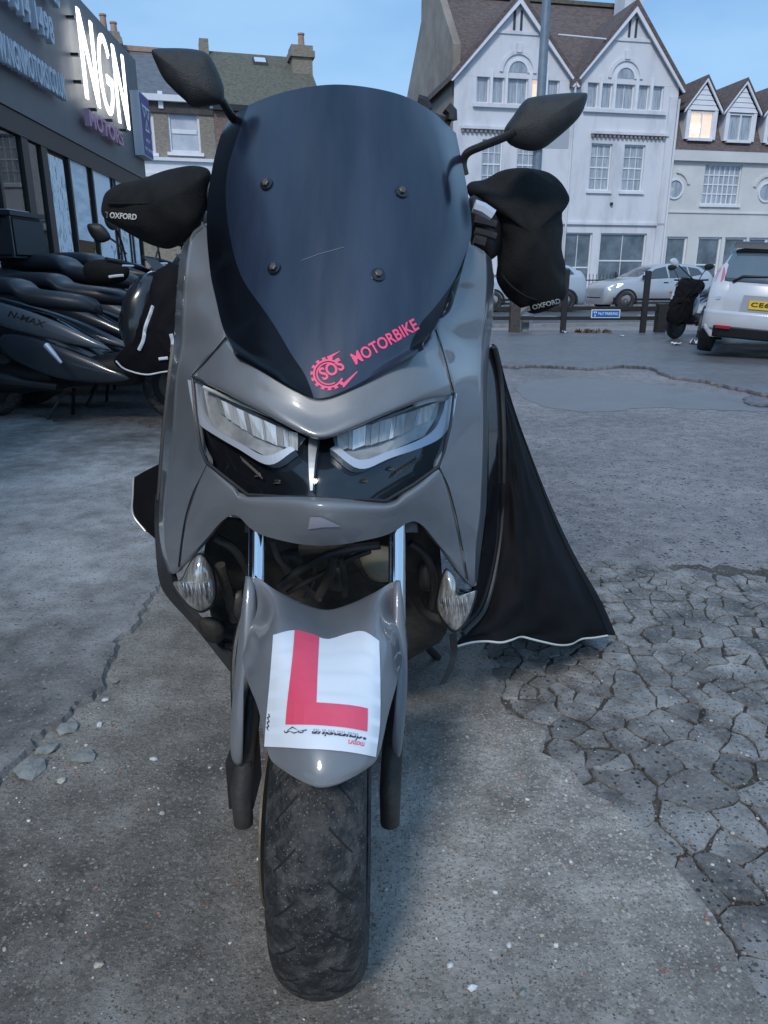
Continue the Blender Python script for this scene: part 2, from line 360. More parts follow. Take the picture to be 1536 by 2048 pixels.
def rough_line(pts, n=6, amp=.012, seed=1):
    """broken edge: subdivide a ground polyline and shake it"""
    rg = random.Random(seed); out = []
    for a, b in zip(pts[:-1], pts[1:]):
        a, b = np.array(a, float), np.array(b, float); d = b - a; L = np.linalg.norm(d[:2]); nn = np.array((-d[1], d[0], 0)) / (L + 1e-9)
        k = max(1, min(n, int(L / .02)))
        for i in range(k):
            t = i / k; out.append(a + d * t + nn * (rg.uniform(-1, 1) * amp * (0 if i == 0 else 1)))
    out.append(np.array(pts[-1], float)); return out
def slab(name, ring, z0, z1, m, parent=None, bev=.006):
    """flat piece with a worn (sloped) rim"""
    ring = [np.array(p, float) for p in ring]; n = len(ring); c = np.mean(ring, 0)
    # inward offset by edge normals (ring counter-clockwise seen from above)
    area = sum(ring[i][0] * ring[(i + 1) % n][1] - ring[(i + 1) % n][0] * ring[i][1] for i in range(n)) / 2
    if area < 0: ring = ring[::-1]
    inn = []
    for i in range(n):
        e = ring[(i + 1) % n] - ring[i - 1]; L = math.hypot(e[0], e[1]) + 1e-9; inn.append((ring[i][0] - e[1] / L * bev, ring[i][1] + e[0] / L * bev, z1))
    V = [(p[0], p[1], z0) for p in ring] + [(p[0], p[1], z0 + (z1 - z0) * .6) for p in ring] + inn
    F = [(i, (i + 1) % n, n + (i + 1) % n, n + i) for i in range(n)] + [(n + i, n + (i + 1) % n, 2 * n + (i + 1) % n, 2 * n + i) for i in range(n)] + [tuple(range(2 * n, 3 * n))]
    return obj(name, V, F, m, parent)

# concrete apron under the scooter, broken along its right edge
edge = [(940, 1200), (965, 1290), (985, 1345), (1002, 1402), (1012, 1432), (1060, 1448), (1092, 1470), (1080, 1512), (1120, 1535), (1155, 1562), (1190, 1600), (1240, 1628), (1290, 1685),
        (1330, 1720), (1356, 1752), (1395, 1800), (1440, 1868), (1475, 1925), (1515, 2000), (1560, 2090)]
ring = rough_line([G(*p) for p in edge], 7, .006, 3)
ring = [G(300, 1120)] + ring + [(.62, .2, 0), (.5, -2, 0), (-3, -2, 0), (-3, 1.6, 0), G(-100, 1500), G(100, 1300)]
conc = slab('concrete_apron', ring, -.01, .0125, m_conc, bev=.003); tag(conc, kind='structure')
# raised older slab on the left with a crack line for its edge
edge = [(470, 1040), (400, 1120), (350, 1150), (335, 1168), (300, 1215), (272, 1268), (240, 1290), (222, 1345), (215, 1388), (190, 1412), (150, 1430), (130, 1462), (95, 1476), (60, 1520), (25, 1552), (0, 1588)]
ring = rough_line([G(*p) for p in edge], 7, .009, 5)
top = rough_line([G(*p) for p in [(0, 838), (60, 833), (120, 852), (200, 846), (270, 850), (320, 868), (360, 905), (430, 960)]], 8, .03, 9)
ring = ring + [np.array((-1.2, .75, 0)), np.array((-6, .6, 0)), np.array((-6, 5.6, 0))] + top
lslab = slab('broken_slab', ring, -.01, .026, m_slab, bev=.008); tag(lslab, kind='structure')

# grit bed and the crazed asphalt pieces on the right
bed = rough_line([np.array(q_, float) for q_ in ((.22, 1.75, 0), (.22, 2.2, 0), (.45, 2.42, 0), (.8, 2.36, 0), (1.1, 2.5, 0), (1.5, 2.42, 0), (1.9, 2.55, 0), (2.4, 2.5, 0))], 12, .03, 21) + [np.array((2.4, .5, 0)), np.array((.60, .5, 0))]
bedo = obj('grit_bed', [(p[0], p[1], .003) for p in bed], [tuple(range(len(bed)))[::-1]], m_grit); tag(bedo, kind='structure')
def clip_half(poly, p, nrm):
    out = []
    for a, b in zip(poly, poly[1:] + poly[:1]):
        da, db = (a - p) @ nrm, (b - p) @ nrm
        if da <= 0: out.append(a)
        if (da < 0 < db) or (db < 0 < da): out.append(a + (b - a) * (da / (da - db)))
    return out
edge_xy = [np.array(G(*p)[:2]) for p in [(965, 1290), (985, 1345), (1002, 1402), (1012, 1432), (1092, 1470), (1080, 1512), (1155, 1562), (1240, 1628), (1290, 1685), (1356, 1752), (1440, 1868), (1515, 2000)]]
def right_of_edge(q):       # outside the concrete, with a little room
    for a, b in zip(edge_xy[:-1], edge_xy[1:]):
        if b[1] <= q[1] <= a[1]:
            t = (q[1] - a[1]) / (b[1] - a[1]); return q[0] - (a[0] + (b[0] - a[0]) * t)
    return q[0] - (.33 if q[1] > 1.5 else .72)
seeds = []
for _ in range(14000):
    q = np.array((rng.uniform(.1, 2.5), rng.uniform(.5, 3.0)))
    dr = right_of_edge(q)
    if dr < -.14: continue
    big = 1 if (q[0] > .5 and q[1] < 1.7) else 0
    rad = (.125 if big else .080) * (.26 + 1.15 * rng.random() ** 1.1)
    d_ = (q[0] * .82 + q[1] * .57, -q[0] * .57 + q[1] * .82)          # pieces run slightly lengthwise
    if all(math.hypot((d_[0] - s[2][0]) * .95, (d_[1] - s[2][1]) * 1.25) > max(rad, s[1] * .75) for s in seeds): seeds.append((q, rad, d_, dr > -.03 and .72 < q[1] < 2.45 + .1 * math.sin(q[0] * 9) and q[0] < 2.3 ))
def warp(p):
    x, y = p; return np.array((x + .0035 * math.sin(y * 61 + 2 * math.sin(x * 43)) + .0025 * math.sin(y * 197 + x * 160), y + .0035 * math.sin(x * 57 + 2 * math.sin(y * 39)) + .0025 * math.sin(x * 188 - y * 171)))
cells = []
for k, (q, rd, _, keep) in enumerate(seeds):
    if not keep: continue
    poly = [q + np.array(c) * .3 for c in ((-1, -1), (1, -1), (1, 1), (-1, 1))]
    near = sorted(seeds, key=lambda s: np.hypot(*(s[0] - q)))[1:24]
    for s_ in near:
        s = s_[0]; d = s - q; L = np.hypot(*d); poly = clip_half(poly, q + d / 2 - d / L * (rng.uniform(.0008, .0026) if (int(q[0] * 997) + int(s[0] * 997)) % 4 else rng.uniform(.003, .0065)), d / L)
        if len(poly) < 3: break
    if len(poly) < 3: continue
    pts = []
    for a, b in zip(poly, poly[1:] + poly[:1]):
        e = b - a; L = np.hypot(*e)
        if L < .004: continue
        m_ = max(2, min(5, int(L / .018)))
        for i in range(m_): pts.append(a + e * (.08 + .84 * i / (m_ - 1)))
    pts = [warp(p_) + rng.uniform(-.0022, .0022, 2) for p_ in pts]
    if len(pts) >= 4: cells.append((q, pts))
cells.sort(key=lambda c: np.hypot(*c[0]))
print('plates', len(cells))
for q, pts in cells[:295]:
    h = rng.uniform(.0075, .0100)
    tilt = rng.uniform(-.02, .02, 2); n = len(pts); c = np.mean(pts, 0)
    V = [(p[0], p[1], .0) for p in pts] + [(p[0], p[1], h * .7 + tilt @ (p - c)) for p in pts] + [(*(p + (c - p) / (np.linalg.norm(c - p) + 1e-6) * .0018), h + tilt @ (p - c)) for p in pts]
    F = [(i, (i + 1) % n, n + (i + 1) % n, n + i) for i in range(n)] + [(n + i, n + (i + 1) % n, 2 * n + (i + 1) % n, 2 * n + i) for i in range(n)] + [tuple(range(2 * n, 3 * n))]
    obj('asphalt_piece', V, F, m_plates[int(rng.choice((0, 1, 2, 2, 3) if q[1] < 1.9 else (0, 3, 3, 1, 2)))], bedo)
rest = MB()
for q, pts in cells[295:]:
    n = len(pts); rest.add([(p[0], p[1], 0.) for p in pts] + [(p[0], p[1], .009) for p in pts], [(i, (i + 1) % n, n + (i + 1) % n, n + i) for i in range(n)] + [tuple(range(n, 2 * n))])
if rest.v: tag(rest.build('asphalt_crumbs', m_plate, bedo), kind='stuff')

# newer asphalt layer with its broken lip, puddles in the hollow before it
lip = [(940, 730), (1030, 738), (1060, 735), (1120, 738), (1180, 742), (1240, 736), (1300, 739), (1340, 758), (1400, 766), (1470, 781), (1536, 796), (1700, 830)]
ring = rough_line([G(*p) for p in lip], 14, .035, 8)
ring = ring + [np.array((14, 5.2, 0)), np.array((14, 15.6, 0)), np.array((-2, 15.6, 0))]
lay = slab('asphalt_layer', ring, -.01, .035, m_asph2, bev=.006); tag(lay, kind='structure')
lip2 = [(1485, 800), (1500, 797), (1536, 806), (1600, 815), (1600, 822), (1536, 816), (1500, 812)]
frag = slab('asphalt_layer', rough_line([G(*p) for p in lip2] + [G(*lip2[0])], 6, .03, 4)[:-1], -.01, .03, m_asph2, bev=.02); tag(frag, kind='structure')
def puddle(pts, seed):
    o = spline([G(*p)[:2] for p in pts], 6, True)
    rg = random.Random(seed)
    o = [(x + rg.uniform(-.02, .02), y + rg.uniform(-.03, .03), .002) for x, y in o]
    p = obj('puddle', o, [tuple(range(len(o)))], m_puddle); tag(p, kind='structure'); return p
puddle([(1038, 772), (1100, 760), (1200, 758), (1330, 772), (1440, 788), (1540, 803), (1540, 822), (1420, 820), (1300, 816), (1200, 824), (1110, 818), (1050, 796)], 1)
0 and puddle([(1180, 858), (1260, 862), (1380, 892), (1540, 915), (1540, 945), (1440, 930), (1330, 905), (1230, 880)], 2)


# ------------------------------------------------------------------ loose stones
m_st = [mat('pale flint', (.42, .38, .30), .7, col2=(.55, .52, .45), nscale=30, bump=.4), mat('grey rubble', (.20, .21, .20), .75, col2=(.33, .33, .31), nscale=40, bump=.5),
        mat('white chip', (.62, .63, .62), .6, col2=(.75, .75, .74), nscale=30), mat('red brick chip', (.30, .14, .10), .8, col2=(.4, .22, .16), nscale=40)]
def stone_mesh(r, flat, rg, detail=1):
    bm = bmesh.new(); bmesh.ops.create_icosphere(bm, subdivisions=detail, radius=1)
    a = [rg.uniform(.7, 1.25) for _ in range(3)]; pl = [(Vector((rg.gauss(0, 1), rg.gauss(0, 1), rg.gauss(0, 1))).normalized(), rg.uniform(.55, .8)) for _ in range(6)]
    for v in bm.verts:
        for n_, d_ in pl:
            k = v.co.dot(n_)
            if k > d_: v.co -= n_ * (k - d_)
        v.co = Vector((v.co.x * a[0] * r, v.co.y * a[1] * r, (v.co.z * a[2] + .55) * r * flat))
    V = [tuple(v.co) for v in bm.verts]; F = [tuple(q.index for q in f.verts) for f in bm.faces]; bm.free(); return V, F
big_stones = [  # px, py, radius m, material, label
    (232, 1368, .014, 1, 'squarish grey concrete lump lying on the crack left of the scooter'),
    (211, 1404, .010, 2, 'white pebble just below the grey lump on the crack'),
    (325, 1630, .009, 0, 'tan triangular chip of stone left of the front tyre'),
    (308, 1522, .009, 2, 'narrow pale chip standing alone on the brown concrete'),
    (124, 1565, .012, 0, 'long pale beige stone below the mossy rubble'),
    (200, 1453, .011, 2, 'flat pale stone right of the mossy rubble'),
    (198, 1935, .009, 0, 'small yellowish pebble near the bottom left corner'),
    (168, 1518, .032, 1, 'four-sided mossy grey slab fragment lying flat on the concrete'),
    (135, 1452, .030, 1, 'rounded mossy rubble lump at the slab edge'),
    (95, 1502, .028, 1, 'pale broken concrete wedge in the rubble heap'),
    (60, 1545, .042, 1, 'long dark green mossy fragment at the left edge of the rubble'),
    (942, 1980, .009, 2, 'largest bright white pebble near the bottom right of the tyre'),
    (1044, 1992, .009, 1, 'dull white pebble to the right of the brightest one'),
    (1112, 1895, .006, 2, 'small white chip on the open concrete right of the tyre'),
    (900, 1935, .007, 2, 'tiny white pebble beside the lower tyre shadow'),
]
for px, py, r, k, lab in big_stones:
    rg = random.Random(px); V, F = stone_mesh(r, .6 if r < .025 else .3, rg); p = G(px, py, .01)
    if py < 1480 and px < 200: p = G(px, py, .02)
    o = obj('stone', V, F, m_st[k]); o.location = (p[0], p[1], .012); o.rotation_euler.z = rg.uniform(0, 6)
    tag(o, lab, 'stone', 'loose stones on the concrete')
V, F, M = [], [], []
rg = random.Random(12)
for i in range(2300):
    if i < 1000: px, py = rg.uniform(-40, 900), 2080 - 640 * rg.random() ** .8
    else: px, py = rg.uniform(900, 1560), rg.uniform(1180, 1980)
    if i < 420: px, py = rg.gauss(150, 110), rg.gauss(1520, 70)
    v, f = stone_mesh(.0012 + .0038 * rg.random() ** 3, .7, rg, 1) if i % 3 == 0 else stone_mesh(.001 + .002 * rg.random() ** 2, .7, rg, 1)
    p = G(px, py, .011); k = len(V); a = rg.uniform(0, 6.3); ca, sa = math.cos(a), math.sin(a)
    V += [(p[0] + x * ca - y * sa, p[1] + x * sa + y * ca, .0115 + z) for x, y, z in v]; F += [tuple(q + k for q in t) for t in f]
    M += [rg.choice((0, 1, 1, 1, 1, 0, 2, 3))] * len(f)
grav = obj('gravel', V, F, m_st, None, M); tag(grav, 'fine loose gravel and grit scattered over the concrete', 'gravel', kind='stuff')
# ------------------------------------------------------------------ street frame (follows the far house fronts)
FA = R(11); FC = np.array((2.91, 34.0, 0)); dU = np.array((math.cos(FA), math.sin(FA), 0)); dN = np.array((math.sin(FA), -math.cos(FA), 0)); dZ = np.array((0, 0, 1.))
class Face:
    def __init__(s, C, a): s.C = np.array(C, float); s.u = np.array((math.cos(a), math.sin(a), 0)); s.n = np.array((math.sin(a), -math.cos(a), 0))
    def at(s, u, v, d=0.): return s.C + s.u * u + dZ * v + s.n * d
    def px(s, px, py):          # pixel -> (u, v) on the wall plane
        r = ray(px, py); t = ((s.C - ORG) @ s.n) / (r @ s.n); p = ORG + r * t - s.C; return p @ s.u, p[2]
    def box(s, mb, u0, u1, v0, v1, d0, d1, m=0):
        return mb.hexa([s.at(u0, v0, d1), s.at(u1, v0, d1), s.at(u1, v0, d0), s.at(u0, v0, d0), s.at(u0, v1, d1), s.at(u1, v1, d1), s.at(u1, v1, d0), s.at(u0, v1, d0)], m)
    def wall(s, mb, u0, u1, v0, v1, holes, th=.3, m=0):
        us = sorted({u0, u1, *[x for h in holes for x in h[:2]]}); vs_ = sorted({v0, v1, *[x for h in holes for x in h[2:]]})
        us = [x for x in us if u0 <= x <= u1]; vs_ = [x for x in vs_ if v0 <= x <= v1]
        inside = lambda a, b: any(h[0] < a < h[1] and h[2] < b < h[3] for h in holes)
        for a, b in zip(us[:-1], us[1:]):
            for c, d in zip(vs_[:-1], vs_[1:]):
                if not inside((a + b) / 2, (c + d) / 2): mb.add([s.at(a, c), s.at(b, c), s.at(b, d), s.at(a, d)], [(0, 1, 2, 3)], m)
        for h in holes:
            a, b, c, d = h; q = [s.at(a, c), s.at(b, c), s.at(b, d), s.at(a, d)]; w = [s.at(a, c, -th), s.at(b, c, -th), s.at(b, d, -th), s.at(a, d, -th)]
            mb.add(q + w, [(0, 4, 5, 1), (1, 5, 6, 2), (2, 6, 7, 3), (3, 7, 4, 0), (4, 7, 6, 5)], m)
    def window(s, parent, u0, u1, v0, v1, nx, ny, fm, pm, d=-.12, fw=.06, bw=.028, sill=True, sm=None, name='window', rail=None):
        """frame with glazing bars, one pane object for each light"""
        mb = MB(); s.box(mb, u0, u0 + fw, v0, v1, d - .05, d + .03); s.box(mb, u1 - fw, u1, v0, v1, d - .05, d + .03)
        s.box(mb, u0 + fw, u1 - fw, v0, v0 + fw, d - .05, d + .03); s.box(mb, u0 + fw, u1 - fw, v1 - fw, v1, d - .05, d + .03)
        xs = np.linspace(u0 + fw, u1 - fw, nx + 1); ys = np.linspace(v0 + fw, v1 - fw, ny + 1)
        for x in xs[1:-1]: s.box(mb, x - bw / 2, x + bw / 2, v0 + fw, v1 - fw, d - .04, d + .01)
        for j, y in enumerate(ys[1:-1]):
            w = bw * (2.2 if rail == j + 1 else 1)
            for a, b in zip(xs[:-1], xs[1:]): s.box(mb, a + bw / 2, b - bw / 2, y - w / 2, y + w / 2, d - .038, d + .012)
        f = mb.build(name, fm, parent)
        for a, b in zip(xs[:-1], xs[1:]):
            for c, e in zip(ys[:-1], ys[1:]):
                t = rng.uniform(-.002, .002)
                obj('pane', [s.at(a + .008, c + .008, d - .02 + t), s.at(b - .008, c + .008, d - .02 - t), s.at(b - .008, e - .008, d - .02 + t * .5), s.at(a + .008, e - .008, d - .02 - t * .5)], [(0, 1, 2, 3)], pm, f)
        if sill:
            k = MB(); s.box(k, u0 - .1, u1 + .1, v0 - .12, v0 - .003, -.05, .09); k.build('sill', sm or fm, f)
        return f

m_white = mat('white stucco', (.50, .50, .53), .8, col2=(.70, .70, .735), nscale=1.4, ncontrast=(.25, .55), bump=.15, bscale=25, stretch=(1, 1, .35))
m_cream = mat('cream stucco', (.58, .57, .555), .8, col2=(.70, .69, .675), nscale=.8, ncontrast=(.3, .7), bump=.15, bscale=25)
m_trim = mat('white trim paint', (.72, .72, .75), .5, col2=(.80, .80, .83), nscale=3)
m_pane = mat('curtained window glass', (.24, .27, .31), .08, spec=.8, col2=(.46, .50, .55), nscale=2.2, ncontrast=(.35, .65), stretch=(6, 6, .6))
m_panedark = mat('dark window glass', (.06, .075, .09), .06, spec=.8, col2=(.17, .21, .25), nscale=1.2)
m_warm = mat('lamp-lit window glass', (.5, .42, .36), .2, emit=(1., .72, .5), estr=.35, col2=(.6, .55, .5), nscale=2)
m_lamp = mat('ceiling lamp glow', (1, .9, .7), .4, emit=(1., .85, .6), estr=6.)
m_rooftile = mat('brown roof tiles', (.085, .062, .058), .8, col2=(.17, .13, .12), nscale=5, bump=.6, bscale=14, stretch=(1, 1, 3))
m_slate = mat('grey slates', (.10, .105, .12), .6, col2=(.17, .175, .19), nscale=5, bump=.4, bscale=14)
m_moss = mat('mossy tiles', (.085, .085, .062), .85, col2=(.16, .145, .11), nscale=7, bump=.7, bscale=18)
m_render = mat('weathered brown render', (.22, .185, .155), .9, col2=(.33, .29, .25), nscale=.9, bump=.4, bscale=12)
m_brickh = mat('sooty yellow brick', (.17, .145, .115), .9, col2=(.36, .315, .25), nscale=9, ncontrast=(.3, .7), bump=.6, bscale=20, stretch=(1, 1, 3))
m_pot = mat('clay pot', (.36, .22, .15), .8, col2=(.45, .3, .22), nscale=6)
m_iron = mat('black iron', (.02, .021, .024), .5, bump=.1)
m_blackwood = mat('black painted timber', (.012, .012, .013), .65, col2=(.022, .021, .021), nscale=12, bump=.3, bscale=40)
m_gap = mat('dark vent', (.05, .05, .055), .7)
m_galv = mat('galvanised grey steel', (.17, .21, .26), .45, metal=.3, col2=(.22, .26, .30), nscale=4)

# --- road, pavements
W = Face(FC, FA)
def sheet(name, u0, u1, d0, d1, z, m, kind='structure'):
    o = obj(name, [W.at(u0, z, d1), W.at(u1, z, d1), W.at(u1, z, d0), W.at(u0, z, d0)], [(0, 1, 2, 3)], m); return tag(o, kind=kind)
sheet('road', -90, 90, 3.4, 16.2, .040, m_road)
pv = MB(); W.box(pv, -90, 90, -.3, .12, 0.0, 3.1); tag(pv.build('pavement', mat('paving', (.22, .22, .22), .8, col2=(.3, .3, .3), nscale=2)), kind='structure')
kb = MB(); W.box(kb, -90, 90, -.1, .125, 3.1, 3.3); tag(kb.build('kerb', m_kerb), kind='structure')
kb = MB(); W.box(kb, -90, 90, -.1, .07, 16.2, 16.45); tag(kb.build('kerb', m_kerb), kind='structure')
for u in (-9.2, -3.4, 2.4, 8.2): sheet('road_line', u, u + 3.2, 12.1, 12.35, .046, m_line)
sheet('road_line', -60, 60, 8.4, 8.55, .046, m_line)

# ------------------------------------------------------------------ white house with two gables
wb = thing('gabled_house', 'tall white stucco house with twin front gables and arched attic windows', 'house', tuple(FC))
uR = W.px(1345, 300)[0]; ev0, ev1 = W.px(905, 150)[1], 9.05
v_eave = ev0
uM = W.px(1150, 150)[0]
def rect(x0, x1, y0, y1):
    a, b = W.px(x0, y1); c, d = W.px(x1, y0); return [a, c, b, d]
groups = [[(953, 979), (985, 1009), (1015, 1056), (1063, 1089), (1095, 1119)], [(1175, 1198), (1204, 1226), (1232, 1270), (1277, 1300), (1306, 1329)]]
holes, specs = [], []
vtop = W.px(985, 144)[1]; vbot = W.px(985, 207)[1]
for g in groups:
    for k, (a, b) in enumerate(g):
        u0 = W.px(a, 175)[0]; u1 = W.px(b, 175)[0]; holes.append((u0, u1, vbot, vtop)); specs.append((u0, u1, vbot, vtop, 2 if k == 2 else 1, 1, None))
v1t, v1b = W.px(1200, 287)[1], W.px(1200, 381)[1]
for a, b in ((963, 1004), (1033, 1072), (1180, 1222), (1246, 1288)):
    u0 = W.px(a, 330)[0]; u1 = W.px(b, 330)[0]; holes.append((u0, u1, v1b, v1t)); specs.append((u0, u1, v1b, v1t, 3, 4, 2))
v0t = W.px(1200, 466)[1]
for a, b, bot in ((920, 975, .9), (995, 1085, .9), (1199, 1291, .75)):
    u0 = W.px(a, 500)[0]; u1 = W.px(b, 500)[0]; holes.append((u0, u1, bot, v0t)); specs.append((u0, u1, bot, v0t, 2, 2, 1))
du0, du1 = W.px(1128, 500)[0], W.px(1183, 500)[0]; holes.append((du0, du1, .15, v0t))
mb = MB(); W.wall(mb, 0, uR, 0, v_eave, holes, .28); mb.build('front_wall', m_white, wb)
for i, s_ in enumerate(specs):
    W.window(wb, *s_[:6], m_trim, m_warm if i == 3 else m_pane if i < 14 else m_panedark, rail=s_[6], sill=i >= 10)
dr = W.window(wb, du0, du1, .15, v0t, 2, 2, m_trim, m_panedark, name='door', rail=1, sill=False)
hd = MB(); W.box(hd, du0 + .5, du0 + .54, 1.05, 1.2, -.09, -.05); hd.build('handle', m_iron, dr)
# gables
for k, (ua, ub, pk) in enumerate(((-.02, uM, W.px(1042, -6)), (uM, uR + .02, W.px(1267, -2)))):
    um = (ua + ub) / 2; vp = 12.0; mb = MB()
    mb.prism([W.at(ua, v_eave + .004), W.at(ub, v_eave + .004), W.at(um, vp)], [W.at(ua, v_eave + .004, -.3), W.at(ub, v_eave + .004, -.3), W.at(um, vp, -.3)])
    mb.build('gable_wall', m_white, wb)
    for sgn, ue in ((1, ua), (-1, ub)):     # barge boards
        mb = MB(); o_ = .22 * -sgn; t_ = .26
        mb.prism([W.at(ue + o_, v_eave - .22, .22), W.at(ue + o_ + sgn * .12, v_eave - .26, .22), W.at(um, vp - t_ + .05, .22), W.at(um, vp + .12, .22)],
                 [W.at(ue + o_, v_eave - .22, .14), W.at(ue + o_ + sgn * .12, v_eave - .26, .14), W.at(um, vp - t_ + .05, .14), W.at(um, vp + .12, .14)]); mb.build('barge_board', m_trim, wb)
        mb = MB(); z_ = .16        # roof slope behind the gable
        q = lambda d: [W.at(ue + o_, v_eave - .20 + z_, d), W.at(um, vp + .10 + z_, d), W.at(um, vp + .02, d), W.at(ue + o_, v_eave - .26, d)]
        mb.prism(q(.24 if k == 0 else .243), q(-6.0)); mb.build('gable_roof', m_rooftile, wb)
    # band, slits, arched heads
    va, vb_ = (W.px(1040, 66)[1], W.px(1262, 80)[1])[k], 0
    hw = (ub - ua) / 2 * (vp - va) / (vp - v_eave) - .12
    mb = MB(); W.box(mb, um - hw, um + hw, va - .06, va + .06, -.02, .05); mb.build('string_course', m_white, wb)
    for sx in (-.15, .15):
        mb = MB(); W.box(mb, um + sx - .055, um + sx + .055, va + .08, va + .8, -.02, .004); mb.build('vent_slit', m_gap, wb)
    ca, cb = groups[k][2]; u0, u1 = W.px(ca, 150)[0], W.px(cb, 150)[0]; uc = (u0 + u1) / 2; r = (u1 - u0) / 2
    for nm, r0, r1, d0, d1, m_ in (('arch_pane', 0, r - .04, -.02, .012, m_pane), ('arch_frame', r - .04, r + .05, -.02, .05, m_trim), ('arch_moulding', r + .22, r + .36, -.02, .06, m_white)):
        mb = MB(); n = 14
        for i in range(n):
            t0, t1 = math.pi * i / n, math.pi * (i + 1) / n
            rr = [(uc + max(r0, .001) * math.cos(t0), vtop + .03 + r0 * math.sin(t0)), (uc + r1 * math.cos(t0), vtop + .03 + r1 * math.sin(t0)), (uc + r1 * math.cos(t1), vtop + .03 + r1 * math.sin(t1)), (uc + max(r0, .001) * math.cos(t1), vtop + .03 + r0 * math.sin(t1))]
            mb.hexa([W.at(*x, d0) for x in rr] + [W.at(*x, d1) for x in rr])
        mb.build(nm, m_, wb)
    mb = MB(); W.box(mb, uc - .12, uc + .12, vtop + r + .3, vtop + r + .62, -.02, .1); mb.build('keystone', m_white, wb)
    ga, gb = W.px(groups[k][0][0], 175)[0], W.px(groups[k][-1][1], 175)[0]
    mb = MB(); W.box(mb, ga - .15, gb + .15, vbot - .16, vbot - .02, -.02, .14); mb.build('attic_sill', m_white, wb)
    for xa, xb in zip(groups[k][:-1], groups[k][1:]):
        p0, p1 = W.px(xa[1], 175)[0], W.px(xb[0], 175)[0]; mb = MB(); W.box(mb, p0 + .01, p1 - .01, vbot, vtop + .05, -.02, .07); mb.build('mullion', m_trim, wb)
    # dentil course
    db = W.px(960, 258)[1]; e0, e1 = (ua + .35, um + .9) if k == 0 else (um - 1.55, ub - .35)
    if k == 0: e1 = ub - .4
    mb = MB(); W.box(mb, e0, e1, db - .02, db + .09, -.02, .16); mb.build('dentil_band', m_white, wb)
    n = int((e1 - e0) / .2)
    for i in range(n):
        mb = MB(); W.box(mb, e0 + i * .2 + .03, e0 + i * .2 + .12, db - .14, db - .022, -.02, .12); mb.build('dentil', m_gap if 0 else m_render, wb)
bd = W.px(1200, 446)[1]; mb = MB(); W.box(mb, .02, uR - .02, bd - .08, bd + .02, -.02, .10); mb.build('shopfront_cornice', m_white, wb)
mb = MB(); W.box(mb, uR - .42, uR - .06, .02, v_eave - .4, -.02, .10); mb.build('pilaster', m_white, wb)
mb = MB(); mb.tube([W.at(uM, .2, .14), W.at(uM, v_eave - .1, .14)], .045, 8); mb.build('downpipe', m_white, wb, True)
mb = MB(); mb.tube([W.at(uR - .02, .2, .16), W.at(uR - .02, v_eave - .5, .16)], .05, 8); mb.build('downpipe', m_white, wb, True)
mb = MB(); bx_ = W.px(1222, 408); W.box(mb, bx_[0] - .05, bx_[0] + .05, bx_[1] - .06, bx_[1] + .06, 0, .1); mb.build('alarm_box', m_iron, wb)
# side wall, main roof with ridge along the street, stack
mb = MB(); dep = -9.0; rz = 13.4
side = [(0, 0), (-4.5, 0), (dep, 0), (dep, 8.5), (-4.5, rz), (-.1, v_eave + .6)]
mb.prism([W.at(.0, z, d) for d, z in [(-.28, 0), (dep, 0), (dep, 10.2), (-5.0, rz + .25), (-3.6, rz + .25), (-.28, v_eave + 1.2)]], [W.at(.32, z, d) for d, z in [(-.28, 0), (dep, 0), (dep, 10.2), (-5.0, rz + .25), (-3.6, rz + .25), (-.28, v_eave + 1.2)]]); mb.build('side_wall', m_render, wb)
mb = MB(); mb.prism([W.at(.33, v_eave, -.3), W.at(.33, rz, -4.4), W.at(.33, v_eave, -9)], [W.at(uR, v_eave, -.3), W.at(uR, rz, -4.4), W.at(uR, v_eave, -9)]); mb.build('main_roof', m_rooftile, wb)
mb = MB(); W.box(mb, .30, uR, rz - .02, rz + .14, -4.55, -4.25); mb.build('ridge_tiles', m_moss, wb)
mb = MB(); W.box(mb, .05, .75, 10.2, 14.0, -6.2, -5.2); mb.build('chimney', m_render, wb)
mb = MB(); W.box(mb, uR - 1.6, uR - .7, 11.0, 14.2, -3.6, -2.6); W.box(mb, uR - 1.68, uR - .62, 14.0, 14.15, -3.7, -2.5); mb.build('chimney', m_white, wb)
mb = MB(); mb.tube([W.at(uM - 1.0, 10.75, .3), W.at(uM + 1.15, 10.7, .3)], .03, 6); mb.build('tie_rod', m_trim, wb)

# ------------------------------------------------------------------ cream house with dormers
cb_ = thing('dormer_house', 'cream stucco house with white dormers and a large gridded window', 'house', tuple(W.at(uR, 0)))
uE = uR + 11.0; holes = []; v_e = W.px(1420, 303)[1]
bw = rect(1402, 1486, 330, 408); holes.append(tuple(bw))
gt = W.px(1420, 474)[1]; gl = [(1330, 1372), (1393, 1440), (1446, 1489), (1494, 1532), (1560, 1600), (1606, 1650)]
gh = []
for a, b in gl: gh.append((max(W.px(a, 510)[0], uR + .05), W.px(b, 510)[0], .55, gt))
holes += gh
mb = MB(); W.wall(mb, uR, uE, 0, v_e, holes, .28); mb.build('front_wall', m_cream, cb_)
W.window(cb_, *bw, 7, 4, m_trim, m_pane, fw=.05, bw=.05)
for k, h in enumerate(gh): W.window(cb_, *h, 1, 2, m_trim, m_panedark, rail=1, fw=.09, name='door' if k == 0 else 'window', sill=k > 0)
mb = MB(); W.box(mb, uR, uE, W.px(1420, 320)[1] - .08, v_e + .02, -.02, .18); mb.build('eaves_cornice', m_cream, cb_)
vb2 = W.px(1420, 425)[1]; mb = MB(); W.box(mb, uR + .02, uE, vb2 - .04, vb2 + .02, -.02, .05); mb.build('string_course', m_cream, cb_)
